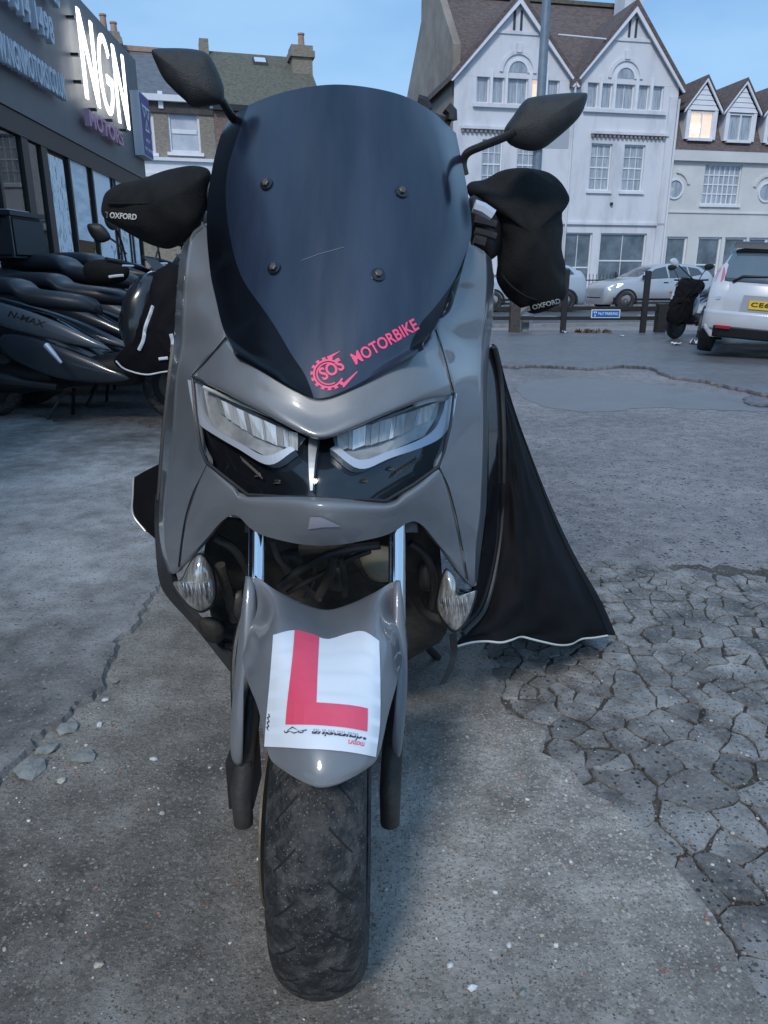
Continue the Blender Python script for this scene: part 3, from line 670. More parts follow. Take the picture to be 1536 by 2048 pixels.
for px_, py_ in ((1349, 378), (1532, 385)):
    u, v = W.px(px_, py_); r = .36
    for nm, r0, r1, d1, m_ in (('round_pane', .0, r, .01, m_pane), ('round_frame', r, r + .08, .06, m_trim)):
        mb = MB(); n = 20
        for i in range(n):
            t0, t1 = 2 * math.pi * i / n, 2 * math.pi * (i + 1) / n
            if px_ == 1349 and u + r1 * min(math.cos(t0), math.cos(t1)) < uR + .02: continue
            rr = [(u + max(r0, .002) * math.cos(t0), v + r0 * math.sin(t0)), (u + r1 * math.cos(t0), v + r1 * math.sin(t0)), (u + r1 * math.cos(t1), v + r1 * math.sin(t1)), (u + max(r0, .002) * math.cos(t1), v + r0 * math.sin(t1))]
            mb.hexa([W.at(*x, -.02) for x in rr] + [W.at(*x, d1) for x in rr])
        mb.build(nm, m_, cb_)
    mb = MB()
    for i in range(8):
        t0, t1 = math.pi * (.08 + .84 * i / 8) , math.pi * (.08 + .84 * (i + 1) / 8)
        if px_ == 1349 and math.cos(t1) < -.3: continue
        rr = [(u + a * math.cos(t), v + .05 + a * math.sin(t)) for a, t in ((.62, t0), (.75, t0), (.75, t1), (.62, t1))]
        mb.hexa([W.at(*x, -.02) for x in rr] + [W.at(*x, .07) for x in rr])
    mb.build('hood_mould', m_cream, cb_)
vr = v_e + 2.7
mb = MB(); mb.prism([W.at(uR, v_e + .02, .2), W.at(uR, vr, -1.3), W.at(uR, vr, -5), W.at(uR, v_e, -5)], [W.at(uE, v_e + .02, .2), W.at(uE, vr, -1.3), W.at(uE, vr, -5), W.at(uE, v_e, -5)]); mb.build('mansard_roof', m_rooftile, cb_)
for k, (wa, wb_, yt, ybt) in enumerate(((1373, 1427, 224, 276), (1450, 1505, 229, 280), (1529, 1584, 234, 284))):
    u0, v0 = W.px(wa, ybt); u1, v1 = W.px(wb_, yt); d = .12
    mb = MB(); f = .16
    W.box(mb, u0 - f, u0, v0 - .05, v1 + .02, -1.6, d); W.box(mb, u1, u1 + f, v0 - .05, v1 + .02, -1.6, d); W.box(mb, u0, u1, v0 - .12, v0 - .002, -.3, d + .05); W.box(mb, u0 + .001, u1 - .001, v0, v1, -1.6, d - .25)
    dm = mb.build('dormer', m_trim, cb_)
    Dw = Face(W.at(0, 0, d - .08), FA)
    Dw.window(dm, u0, u1, v0, v1, 2, 1, m_trim, m_warm if k == 0 else m_pane, d=0, fw=.07, bw=.06, sill=False) if False else None
    xs = (u0 + .06, (u0 + u1) / 2 - .03, (u0 + u1) / 2 + .03, u1 - .06)
    mb = MB(); W.box(mb, u0, xs[0], v0, v1, d - .2, d - .04); W.box(mb, xs[1], xs[2], v0, v1, d - .2, d - .04); W.box(mb, xs[3], u1, v0, v1, d - .2, d - .04); W.box(mb, xs[0], xs[1], v1 - .07, v1, d - .2, d - .042); W.box(mb, xs[2], xs[3], v1 - .07, v1, d - .2, d - .042); mb.build('window_frame', m_trim, dm)
    for a, b in ((xs[0], xs[1]), (xs[2], xs[3])):
        obj('pane', [W.at(a, v0, d - .12), W.at(b, v0, d - .12), W.at(b, v1 - .07, d - .12), W.at(a, v1 - .07, d - .12)], [(0, 1, 2, 3)], m_warm if k == 0 else m_pane, dm)
    if k == 0:
        for lx, ly, lr in ((1384, 254, .07), (1391, 258, .1)):
            q = W.px(lx, ly); mb = MB(); mb.lathe([(-.01, .002), (0, lr), (.02, lr * .8), (.03, .002)], 10, 'Y', tuple(W.at(q[0], q[1], d - .08)), closed=False); mb.build('ceiling_lamp', m_lamp, dm)
    um = (u0 + u1) / 2; vp = v1 + 1.15; hw = (u1 - u0) / 2 + f + .1
    n = 5
    for i in range(n):      # boarded gable, board by board
        za, zb = v1 + .03 + (vp - v1 - .15) * i / n, v1 + .03 + (vp - v1 - .15) * (i + 1) / n - .012
        ha, hb = hw * .9 * (1 - i / n) , max(hw * .9 * (1 - (i + 1) / n), .02)
        mb = MB(); mb.prism([W.at(um - ha, za, d + .02), W.at(um + ha, za, d + .02), W.at(um + hb, zb, d), W.at(um - hb, zb, d)], [W.at(um - ha, za, d - .1), W.at(um + ha, za, d - .1), W.at(um + hb, zb, d - .1), W.at(um - hb, zb, d - .1)]); mb.build('gable_board', m_trim, dm)
    for sg in (-1, 1):
        mb = MB(); q = lambda dd, t: [W.at(um + sg * (hw + .08), v1 - .1 + t, dd), W.at(um + sg * (hw + .08), v1 + .02 + t, dd), W.at(um, vp + .14 + t, dd), W.at(um, vp + t, dd)]
        mb.prism(q(d + .10, 0), q(d + .02, 0)); mb.build('barge_board', m_trim, dm)
        mb = MB(); q = lambda dd: [W.at(um + sg * (hw + .12), v1 + .025, dd), W.at(um + sg * (hw + .12), v1 + .10, dd), W.at(um, vp + .26, dd), W.at(um, vp + .145, dd)]
        mb.prism(q(d + .12), q(-2.6)); mb.build('dormer_roof', m_rooftile, dm)

# ------------------------------------------------------------------ brick terrace behind the shop
FB = R(15); B0 = np.array((-13.0, 30.2, 0)); B = Face(B0, FB)
bh = thing('brick_house', 'sooty yellow brick terrace house with slate roof behind the motorcycle shop', 'house', tuple(B0))
uB1 = B.px(428, 250)[0]; v_e = B.px(330, 197)[1]
hs = []
for a, b in ((252, 305), (340, 397)):
    u0, v0 = B.px(a, 304); u1, v1 = B.px(b, 221); hs.append((u0, u1, v0, v1))
uL = -3.0
mb = MB(); B.wall(mb, uL, uB1, 0, v_e, hs, .25); mb.build('front_wall', m_brickh, bh)
for h in hs: B.window(bh, *h, 1, 2, m_trim, mat('net-curtained glass', (.45, .47, .52), .1, col2=(.58, .60, .66), nscale=2), d=-.1, fw=.09, bw=.07, rail=1)
cv = B.px(340, 318)[1]
mb = MB(); B.box(mb, uL, uB1 - .02, cv - .55, cv - .12, 0, .30); B.box(mb, uL, uB1 - .02, cv - .118, cv, 0, .42); B.box(mb, uL, uB1 - .02, cv - .70, cv - .552, 0, .36); mb.build('shopfront_cornice', m_trim, bh)
mb = MB(); B.box(mb, uL, uB1, v_e - .12, v_e + .10, -.02, .24); mb.build('gutter', m_trim, bh)
mb = MB(); B.box(mb, uL, uB1, v_e - .5, v_e - .125, -.02, .06); mb.build('corbel_band', mat('soot-black brick', (.06, .055, .05), .9, col2=(.1, .09, .08), nscale=8), bh)
for px_ in (322, 424):
    u, v = B.px(px_, 215); mb = MB(); B.box(mb, u - .09, u + .09, v - .05, v + .55, -.02, .1); mb.build('bracket', m_trim, bh)
vr = 10.3
mb = MB(); mb.prism([B.at(uL, v_e + .05, .2), B.at(uL, vr, -4), B.at(uL, v_e, -8)], [B.at(uB1, v_e + .05, .2), B.at(uB1, vr, -4), B.at(uB1, v_e, -8)]); mb.build('roof', m_slate, bh)
mb = MB(); B.box(mb, uL, uB1, vr - .05, vr + .14, -4.15, -3.85); mb.build('ridge_tiles', m_pot, bh)
q = B.px(270, 158); mb = MB(); mb.hexa([B.at(q[0] + a, 9.0 + z, -2.05 - z * 1.6 + o) for o in (.1, .0) for a, z in ((0, 0), (.5, 0), (.5, .1), (0, .1))]); mb.build('skylight', m_trim, bh)
def chimney(face, par, px0, px1, pyt, v0, d, m, pots=(), parapet=True):
    u0 = face.px(px0, pyt + 40)[0]; u1 = face.px(px1, pyt + 40)[0]
    s = 1 + (-d) / 31; u0 *= 1; v1 = (face.px(px0, pyt)[1] - 1) * s + 1
    mb = MB(); face.box(mb, u0, u1, v0, v1 - .45, d - .9, d); face.box(mb, u0 - .1, u1 + .1, v1 - .45, v1 - .2, d - 1.0, d + .1); face.box(mb, u0 - .03, u1 + .03, v1 - .2, v1, d - .93, d + .03)
    c = mb.build('chimney', m, par)
    for t, hgt in pots:
        mb = MB(); p = face.at(u0 + (u1 - u0) * t, v1, d - .45); mb.lathe([(0, .10), (0, .15), (hgt - .08, .12), (hgt - .06, .15), (hgt, .15), (hgt, .10)], 12, 'Z', tuple(p)); mb.build('chimney_pot', m_pot, c)
    return c
chimney(B, bh, 188, 232, 62, 8.5, -3.4, m_brickh, ((.25, .7), (.75, .45)))
bh2 = thing('tiled_house', 'brick house with mossy brown tiled roof, two skylights and a tall chimney', 'house', tuple(B.at(uB1, 0)))
uB2 = B.px(650, 250)[0]
h2 = [(uB1 + .8 + k * 1.9, uB1 + 1.9 + k * 1.9, hs[0][2], hs[0][3]) for k in range(2)] + [(uB1 + .7, uB1 + 1.7, .2, 2.3), (uB1 + 2.2, uB1 + 4.0, .9, 2.4)]
for k, h in enumerate(h2): B.window(bh2, *h, 1 if k < 3 else 2, 2, m_trim, m_panedark, d=-.1, fw=.09, bw=.07, rail=1, name='door' if k == 2 else 'window', sill=k != 2)
mb = MB(); B.wall(mb, uB1 + .003, uB2, 0, v_e - .2, h2, .25); mb.build('front_wall', mat('red-brown brick', (.15, .10, .085), .9, col2=(.27, .19, .16), nscale=9, bump=.5, bscale=20, stretch=(1, 1, 3)), bh2)
mb = MB(); B.box(mb, uB1 + .003, uB2, v_e - .32, v_e - .1, -.02, .22); mb.build('gutter', m_iron, bh2)
vr2 = 10.5
mb = MB(); mb.prism([B.at(uB1 + .003, v_e - .1, .2), B.at(uB1 + .003, vr2, -4), B.at(uB1 + .003, v_e, -8)], [B.at(uB2, v_e - .1, .2), B.at(uB2, vr2, -4), B.at(uB2, v_e, -8)]); mb.build('roof', m_moss, bh2)
mb = MB(); B.box(mb, uB1 - .2, uB1 + .18, v_e, vr2 + .35, -4.6, -3.6); mb.build('party_wall_stack', m_brickh, bh2)
sl = (vr2 - v_e + .1) / 4.2
for px_ in (485, 562):
    u = B.px(px_, 145)[0] * 1.1; d0 = -3.05; zz = lambda d: v_e - .1 + (.2 - d) * sl
    mb = MB(); mb.prism([B.at(u, zz(d0) + .12, d0), B.at(u + .6, zz(d0) + .12, d0), B.at(u + .6, zz(d0 - .45) + .12, d0 - .45), B.at(u, zz(d0 - .45) + .12, d0 - .45)], [B.at(u, zz(d0), d0), B.at(u + .6, zz(d0), d0), B.at(u + .6, zz(d0 - .45), d0 - .45), B.at(u, zz(d0 - .45), d0 - .45)])
    s_ = mb.build('skylight', m_gap, bh2)
    e = .06; mb = MB(); mb.add([B.at(u + e, zz(d0 - .03) + .126, d0 - .03), B.at(u + .6 - e, zz(d0 - .03) + .126, d0 - .03), B.at(u + .6 - e, zz(d0 - .42) + .126, d0 - .42), B.at(u + e, zz(d0 - .42) + .126, d0 - .42)], [(0, 1, 2, 3)]); mb.build('pane', mat('skylight glass', (.6, .65, .7), .05, spec=1.), s_)
chimney(B, bh2, 605, 648, 92, 8.0, -2.6, m_brickh, ((.55, .55),))
bh3 = thing('low_house', 'lower slate-roofed house just showing beside the tall chimney', 'house', tuple(B.at(uB2, 0)))
uB3 = uB2 + 5; h3 = [(uB2 + .7 + k * 2.1, uB2 + 1.8 + k * 2.1, 4.4, 6.1) for k in range(2)] + [(uB2 + .7, uB2 + 1.7, .2, 2.3), (uB2 + 2.3, uB2 + 4.1, .9, 2.4)]
for k, h in enumerate(h3): B.window(bh3, *h, 1 if k < 3 else 2, 2, m_trim, m_panedark, d=-.1, fw=.09, bw=.07, rail=1, name='door' if k == 2 else 'window', sill=k != 2)
mb = MB(); B.wall(mb, uB2 + .003, uB3, 0, 7.2, h3, .25); mb.build('front_wall', m_brickh, bh3)
mb = MB(); mb.prism([B.at(uB2 + .003, 7.2, .2), B.at(uB2 + .003, 9.4, -4), B.at(uB2 + .003, 7.2, -8)], [B.at(uB3 - 1, 7.2, .2), B.at(uB3 - 2.6, 9.4, -4), B.at(uB3 - 1, 7.2, -8)]); mb.build('roof', m_slate, bh3)

# ------------------------------------------------------------------ spiked railing before the white house, lamp post, fence
rl = thing('spiked_railing', 'black iron railing with spiked bars before the white house', 'railing', tuple(W.at(0, 0, 2.4)))
for v in (.35, 1.05):
    mb = MB(); W.box(mb, -1, uR + 8, v, v + .05, 2.38, 2.42); mb.build('rail', m_iron, rl)
bar = MB(); bar.tube([(0, 0, .12), (0, 0, 1.25)], .013, 5); bar.tube([(0, 0, 1.25), (0, 0, 1.36)], [.022, .002], 5)
bar0 = None
n = int((uR + 9) / .16)
for i in range(n):
    p = W.at(-1 + i * .16, 0, 2.4)
    if bar0 is None: bar0 = bar.build('bar', m_iron, rl); b = bar0
    else: b = bar0.copy(); COL.objects.link(b)
    b.location = p
    b.matrix_parent_inverse = rl.matrix_basis.inverted()
for i in range(0, n, 16):
    mb = MB(); p = W.at(-1 + i * .16 + .08, 0, 2.4); mb.box((p[0] - .03, p[1] - .03, .12), (p[0] + .03, p[1] + .03, 1.42)); mb.build('post', m_iron, rl)

def post_from(name, x0, x1, ytop, ybot, Y, m, parent, depth=.09):
    a = P(x0, ybot, Y); b = P(x1, ybot, Y); t0 = P((x0 + x1) / 2, ytop, Y); w = (b[0] - a[0]) / 2; c = (a[0] + b[0]) / 2; lean = t0[0] - P((x0 + x1) / 2, ybot, Y)[0]
    mb = MB(); z1 = t0[2]
    mb.hexa([(c - w, Y - depth / 2, 0), (c + w, Y - depth / 2, 0), (c + w, Y + depth / 2, 0), (c - w, Y + depth / 2, 0), (c - w, Y - depth / 2, z1), (c + w, Y - depth / 2, z1), (c + w, Y + depth / 2, z1 + .02), (c - w, Y + depth / 2, z1 + .02)]); return mb.build(name, m, parent)
lp = P(1060, 640, 17.5); pole = thing('street_pole', 'tall grey steel street pole with a sign plate, before the white house', 'pole', (lp[0], 17.5, 0))
mb = MB(); tp = P(1096, -120, 17.5); q0 = P(1062, 600, 17.5); xx = (tp[0] + q0[0]) / 2
mb.tube([(xx, 17.5, 0), (xx, 17.5, 4.2), (xx, 17.5, 9.0)], [.11, .10, .085], 14); mb.build('shaft', m_galv, pole, True)
mb = MB(); mb.tube([(xx, 17.5, 0), (xx, 17.5, .9)], .13, 14); mb.build('base_door', m_galv, pole, True)
mb = MB(); a, b = P(1140, 295, 17.35), P(1030, 240, 17.35); mb.hexa([(b[0], 17.2, a[2] - .03), (a[0], 17.5, a[2] + .0), (a[0], 17.52, a[2] + .0), (b[0], 17.22, a[2] - .03), (b[0], 17.2, b[2]), (a[0], 17.5, b[2]), (a[0], 17.52, b[2]), (b[0], 17.22, b[2])]); mb.build('sign_plate', mat('grey sign back', (.40, .43, .46), .5), pole)

YF = 15.1
fn = thing('timber_fence', 'low black timber rail fence along the edge of the car park', 'fence', (P(1022, 668, YF)[0], YF, 0))
m_oldwood = mat('weathered brown timber', (.05, .042, .04), .85, col2=(.09, .08, .075), nscale=14, bump=.4)
post_from('post', 1018, 1038, 600, 668, YF, m_oldwood, fn, .2)
post_from('post', 1120, 1130, 540, 669, YF - .2, m_blackwood, fn)
post_from('post', 1279, 1289, 543, 669, YF - .2, m_blackwood, fn)
post_from('post', 1308, 1326, 608, 676, YF, m_blackwood, fn, .2)
for y0, y1 in ((613, 621), (633, 640)):
    a, b = P(1018, y0, YF), P(1420, y1, YF); mb = MB(); mb.box((a[0] - 6, YF - .03, b[2]), (b[0], YF + .05, a[2])); mb.build('rail', m_blackwood, fn)
bl = thing('stub_post', 'short grey concrete post beside the weathered fence post', 'post', tuple(P(1050, 668, YF + .25) * (1, 1, 0)))
post_from('shaft', 1042, 1056, 632, 668, YF + .25, m_kerb, bl, .15)
tag(bl)
# blue parking sign on the rails
sp = thing('parking_sign', 'small blue parking sign with white border hung on the fence rails', 'sign', tuple(P(1210, 640, YF - .06)))
m_blue = mat('sign blue', (.01, .13, .42), .4); m_sw = mat('sign white', (.75, .78, .82), .4)
c0, c1 = P(1182, 636, YF - .06), P(1241, 619, YF - .06)
def spt(x, z, d): return (c0[0] + (c1[0] - c0[0]) * x, YF - .06 - d, c0[2] + (c1[2] - c0[2]) * z)
mb = MB(); mb.box(spt(0, 0, -.02), spt(1, 1, 0)); mb.build('plate', m_sw, sp)
mb = MB(); mb.box(spt(.03, .1, 0.0), spt(.97, .9, .003)); mb.build('field', m_blue, sp)
v, f = text2d('MoT PARKING', .012); H = v[:, 1].max()
extrude2d(v, f, lambda x, y, d: spt(.24 + x * .69, .34 + y / H * .36, .003 + d), .003, 'lettering', m_sw, sp)
mb = MB()
for cx_, cz_ in ((.10, .6), (.165, .6), (.132, .3)):
    mb.prism([spt(cx_ - .03, cz_ + .16, .006), spt(cx_ + .03, cz_ + .16, .006), spt(cx_, cz_ - .12, .006)] if cz_ > .5 else [spt(cx_ - .03, cz_ - .1, .006), spt(cx_ + .03, cz_ - .1, .006), spt(cx_, cz_ + .18, .006)],
             [spt(cx_ - .03, cz_ + .16, .003), spt(cx_ + .03, cz_ + .16, .003), spt(cx_, cz_ - .12, .003)] if cz_ > .5 else [spt(cx_ - .03, cz_ - .1, .003), spt(cx_ + .03, cz_ - .1, .003), spt(cx_, cz_ + .18, .003)])
mb.build('triangle_emblem', m_sw, sp)
# litter
m_paper = mat('white paper', (.62, .65, .7), .7)
for px_, py_, w_, lab in ((1131, 666, .16, 'crumpled white paper at the foot of the fence post'), (1244, 673, .11, 'scrap of white litter on the asphalt before the blue sign'), (1352, 690, .2, 'torn white packaging lying before the black moped'), (1392, 688, .34, 'flattened white box under the black moped')):
    p = G(px_, py_, .035); rg = random.Random(px_); bm = bmesh.new(); bmesh.ops.create_grid(bm, x_segments=6, y_segments=5, size=.5)
    V = [(v.co.x * w_ + rg.uniform(-.01, .01), v.co.y * w_ * .6, .006 + abs(rg.gauss(0, 1)) * w_ * .13) for v in bm.verts]; F = [tuple(q.index for q in f.verts) for f in bm.faces]; bm.free()
    o = obj('litter', V, F, m_paper); o.location = (p[0], p[1], .036); o.rotation_euler.z = rg.uniform(0, 3); sm = o.modifiers.new('thickness', 'SOLIDIFY'); sm.thickness = .002
    tag(o, lab, 'litter', 'litter by the fence')
V, F = [], []
rg = random.Random(4)
for i in range(70):
    p = P(rg.uniform(1150, 1215), 668, YF - .1); k = len(V); a = rg.uniform(0, 3); s = rg.uniform(.02, .05); d = np.array((math.cos(a) * s, math.sin(a) * s, 0)); c = np.array((p[0], YF - .2 + rg.uniform(-.2, .15), .038))
    V += [c - d, c + d, c + (d[1], -d[0], rg.uniform(.02, .09))]; F.append((k, k + 1, k + 2))
lf = obj('dead_leaves', V, F, mat('dead leaf', (.10, .06, .035), .8)); tag(lf, 'dead brown leaves and weeds along the fence line', 'leaves', kind='stuff')
# ------------------------------------------------------------------ motorcycle shop on the left
S = Face((-3.55, 4.0, 0), R(93.6))
m_fascia = mat('dark grey cladding', (.11, .115, .122), .38, col2=(.14, .145, .152), nscale=2, rough2=.55)
m_frame = mat('black shop frame', (.018, .017, .018), .4)
m_glow = mat('lit sign letter', (1, 1, 1), .4, emit=(1., .99, .97), estr=1.6)
m_lett = mat('raised white letter', (.62, .66, .72), .4)
m_pink = mat('raised pink letter', (.62, .36, .46), .4)
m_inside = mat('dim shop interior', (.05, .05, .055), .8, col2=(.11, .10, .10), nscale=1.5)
g_shop = thin_glass('shop glass', (.93, .95, .97), 1.45, .01, .03)
shop = thing('motorcycle_shop', 'dark grey motorcycle shop with lit letters on its fascia', 'shop', tuple(S.at(0, 0)))
uEnd = S.px(291, 345)[0]; vF = S.px(200, 311)[1]; vT = S.px(245, 112)[1] + .15
print('shop', uEnd, vF, vT, S.px(0, 205))
U0 = -9.0
mb = MB(); S.box(mb, U0, uEnd, vF, vT, -.5, 0.0); mb.build('fascia', m_fascia, shop)
mb = MB(); S.box(mb, U0, uEnd - .02, vF - .22, vF - .004, -.5, -.02); mb.build('soffit_beam', m_frame, shop)
mb = MB(); S.box(mb, U0, uEnd - .25, vF - .10, vT - .1, -9, -.502); mb.build('upper_block', m_fascia, shop)
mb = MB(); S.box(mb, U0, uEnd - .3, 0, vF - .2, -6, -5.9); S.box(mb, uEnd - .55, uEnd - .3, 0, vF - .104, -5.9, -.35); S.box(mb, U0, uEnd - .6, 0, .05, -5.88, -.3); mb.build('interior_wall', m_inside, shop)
vg = vF - .22
cuts = []
for px_ in (-330, -210, -90, 12, 68, 104, 150, 193, 236, 262, 280):
    cuts.append(S.px(px_, 380)[0])
cuts = [max(U0 + .1, cuts[0])] + cuts[1:]
for i, u in enumerate(cuts):
    w = .09 if i in (4, 5) else .028
    mb = MB(); S.box(mb, u - w, u + w, 0, vg, -.12, -.03); mb.build('mullion', m_frame, shop)
mb = MB(); S.box(mb, U0, uEnd - .1, 0, .38, -.12, -.05); mb.build('plinth', m_frame, shop)
for i, (a, b) in enumerate(zip(cuts[:-1], cuts[1:])):
    obj('shop_window', [S.at(a + .03, .385, -.06), S.at(b - .03, .385, -.06), S.at(b - .03, vg - .004, -.06), S.at(a + .03, vg - .004, -.06)], [(0, 1, 2, 3)], g_shop, shop)
# posters hung inside the glass
m_poster = mat('line-art poster', (.90, .92, .94), .6, col2=(.12, .12, .18), nscale=7, ncontrast=(.56, .62), detail=3, stretch=(1, 5, 1.1))
m_poster2 = mat('pale window poster', (.65, .7, .74), .6, col2=(.86, .89, .92), nscale=2.5, ncontrast=(.4, .6), stretch=(1, 1, 4))
m_poster3 = mat('white price poster', (.90, .92, .94), .6, col2=(.40, .38, .6), nscale=5, ncontrast=(.6, .66))
def poster(a, b, y0, y1, m):
    u0 = S.px(a, 430)[0]; u1 = S.px(b, 430)[0]; v1 = S.px((a + b) / 2, y0)[1]; v0 = max(.5, S.px((a + b) / 2, y1)[1])
    mb = MB(); S.box(mb, u0, u1, v0, v1, -.058, -.052); mb.build('poster', m, shop)
poster(110, 147, 318, 640, m_poster); poster(156, 190, 325, 480, m_poster2); poster(198, 233, 345, 640, m_poster3); poster(-60, 8, 270, 640, m_poster3); poster(240, 260, 360, 640, m_poster); poster(265, 279, 360, 640, m_poster2)
u0, v0 = S.px(72, 412); mb = MB(); S.box(mb, u0 + 1.2, u0 + 2.0, v0 - .15, v0 + .05, -2.6, -2.5); mb.build('ceiling_light', mat('shop strip light', (1, .9, .6), .4, emit=(1., .9, .62), estr=5.), shop)
u0, v0 = S.px(60, 300); mb = MB(); S.box(mb, u0, u0 + 1.2, v0 - .9, v0 + .35, -1.6, -1.58); mb.build('inner_sign', m_poster2, shop)
# raised lettering
def fascia_text(body, pa, pb, top, bot, m, name, bold=.02, dep=.07, off=.06, spacing=1.05, brackets=False, par=shop):
    """letters standing off the fascia; pa, pb: pixels of first and last letter on the baseline, top/bot heights at pa"""
    ua, va = S.px(pa[0], pa[1]); ub, vb = S.px(pb[0], pb[1]); hgt = top
    n = len(body); x = 0
    v, f = text2d(body, bold, 0, spacing); H = v[:, 1].max()
    # one object per letter: split by connected islands grouped along x
    par_ = list(range(len(v)))
    def find(a):
        while par_[a] != a: par_[a] = par_[par_[a]]; a = par_[a]
        return a
    for q in f:
        for a in q[1:]: par_[find(a)] = find(q[0])
    isl = {}
    for i in range(len(v)): isl.setdefault(find(i), []).append(i)
    for ids in isl.values():
        if len(ids) < 3: continue
        mp = {o: k for k, o in enumerate(ids)}; vv = v[ids]; ff = [tuple(mp[a] for a in q) for q in f if q[0] in mp]
        if not ff: continue
        fnn = lambda x, y, d: S.at(ua + (ub - ua) * x, va + (vb - va) * x + y / H * hgt, off + d)
        extrude2d(vv, ff, fnn, dep, name, m, par)
# lit N G N built as separate solid letters
uN0, vN0 = S.px(162, 199); uN1, _ = S.px(248, 270)
NH = S.px(135, 12)[1] - S.px(160, 195)[1]
uA, vA = S.px(134, 12); uZ = S.px(247, 270)[0]; vbN = S.px(160, 199)[1]
print('NGN', uA, uZ, vbN, NH)
NH = vA - vbN; print(NH, uA, S.px(160, 199), S.px(234, 128), S.px(247, 270))
def lf(u, v, d): return S.at(uA + (uZ - uA) * u, vbN + NH * v, .10 + d)
def letter(polys, name='lit_letter'):
    mb = MB()
    for q in polys: mb.prism([lf(*p, .015) for p in q], [lf(*p, 0) for p in q])
    return mb.build(name, m_glow, shop)
w = .050
for x0 in (0.0, .71):
    x1 = x0 + .29
    letter([[(x0, 0), (x0 + w, 0), (x0 + w, 1), (x0, 1)], [(x0 + w, 1), (x0 + w, .78), (x1 - w, 0), (x1 - w, .22)], [(x1 - w, 0), (x1, 0), (x1, 1), (x1 - w, 1)]])
arc = []
cx, rx, ry = .50, .150, .50
pts_o = [(cx + rx * math.cos(t), .5 + ry * 1.0 * math.sin(t)) for t in np.linspace(R(38), R(360), 34)]
pts_i = [(cx + (rx - .042) * math.cos(t), .5 + (ry - .10) * math.sin(t)) for t in np.linspace(R(38), R(360), 34)]
quads = [[pts_o[i], pts_o[i + 1], pts_i[i + 1], pts_i[i]] for i in range(33)] + [[(cx + .01, .40), (cx + rx, .40), (cx + rx, .52), (cx + .01, .52)]]
letter(quads)
for du, dv in ((-.04, .85), (-.04, .45), (-.04, .15), (.2, -.06), (.55, -.05), (.92, -.04)):
    mb = MB(); p = (du, dv); mb.hexa([lf(du, dv, -.098), lf(du + .03, dv, -.098), lf(du + .03, dv, -.004), lf(du, dv, -.004), lf(du, dv + .03, -.098), lf(du + .03, dv + .03, -.098), lf(du + .03, dv + .03, -.004), lf(du, dv + .03, -.004)]); mb.build('letter_bracket', m_frame, shop)
fascia_text('MOTORS', (161, 252), (231, 294), .20, 0, m_pink, 'pink_letter', .02)
fascia_text('WWW.NGNMOTORS.CO.UK', (-60, 98), (113, 202), .26, 0, m_lett, 'white_letter', .02)
fascia_text('0208 314 1498', (-60, -42), (88, 93), .28, 0, m_lett, 'white_letter', .02)
fascia_text('MOTORCYCLES', (-60, -200), (99, 20), .28, 0, m_lett, 'white_letter', .02)
# blue MOT sign on the shop corner
ms = thing('mot_sign', 'tall blue test-station sign with three white triangles on the shop corner', 'sign', tuple(S.at(uEnd - .5, vF + .4)))
ua, va = S.px(257, 180); ub, vb = S.px(289, 318); v1 = va; v0 = S.px(262, 305)[1]
print('mot', ua, ub, v0, v1)
mb = MB(); S.box(mb, ua, ub - .03, v0, v1, .01, .16); mb.build('sign_box', mat('sign box edge', (.55, .6, .66), .4), ms)
m_mot = mat('deep blue sign face', (.035, .045, .24), .35)
mb = MB(); S.box(mb, ua + .02, ub - .05, v0 + .02, v1 - .02, .1605, .166); mb.build('sign_face', m_mot, ms)
mu = lambda x, z, d: S.at(ua + (ub - ua) * x, v0 + (v1 - v0) * z, .167 + d)
mb = MB()
for cx_, cz_, s_, up in ((.32, .74, .22, -1), (.68, .74, .22, -1), (.5, .50, .22, 1)):
    tri = lambda k, d: [mu(cx_ - s_ * k, cz_ - up * .08 * k, d), mu(cx_ + s_ * k, cz_ - up * .08 * k, d), mu(cx_, cz_ + up * .13 * k, d)]
    o_, i_ = tri(1, .003), tri(.55, .003)
    for a in range(3):
        b = (a + 1) % 3; mb.add([o_[a], o_[b], i_[b], i_[a]], [(0, 1, 2, 3)])
mb.build('triangle_emblem', m_sw, ms)
v, f = text2d('MOT', .01); H = v[:, 1].max(); extrude2d(v, f, lambda x, y, d: mu(.3 + x * .4, .24 + y / H * .06, d), .003, 'lettering', m_sw, ms)
v, f = text2d('TEST CENTRE', .01); H = v[:, 1].max(); extrude2d(v, f, lambda x, y, d: mu(.1 + x * .8, .10 + y / H * .05, d), .003, 'lettering', m_sw, ms)
# ------------------------------------------------------------------ the grey scooter in front
m_paint = mat('gloss grey paint', (.165, .172, .186), .30, coat=.8, col2=(.20, .206, .218), nscale=5, rough2=.42, spots=[(150, .10, (.26, .265, .27)), (420, .14, (.20, .21, .22))])
m_blk = mat('black plastic', (.018, .018, .019), .45, col2=(.028, .028, .028), nscale=30, bump=.08, bscale=300)
m_gblk = mat('gloss black trim', (.010, .011, .014), .12, coat=.6)
m_smoke = mat('smoked screen', (.007, .012, .027), .16, spec=.8, coat=.0, col2=(.030, .042, .075), nscale=4.5, ncontrast=(.32, .72), stretch=(2.0, .3, .3), rough2=.30)
m_smokeb = mat('painted dark reflection', (.004, .005, .008), .22, spec=.25, col2=(.010, .012, .018), nscale=14, ncontrast=(.5, .8))  # near-black colour stands in for a dark reflection in the screen
m_chrome = mat('chrome', (.78, .8, .84), .07, metal=1.)
m_satin = mat('satin silver', (.62, .66, .74), .35, metal=.35)
m_refl = mat('lamp reflector', (.95, .96, .97), .3, metal=.35, col2=(.62, .66, .66), nscale=60, stretch=(3, 1, .4))
m_lampgrey = mat('lamp bowl', (.30, .31, .32), .3, metal=.3, col2=(.58, .59, .58), nscale=14, rough2=.45)
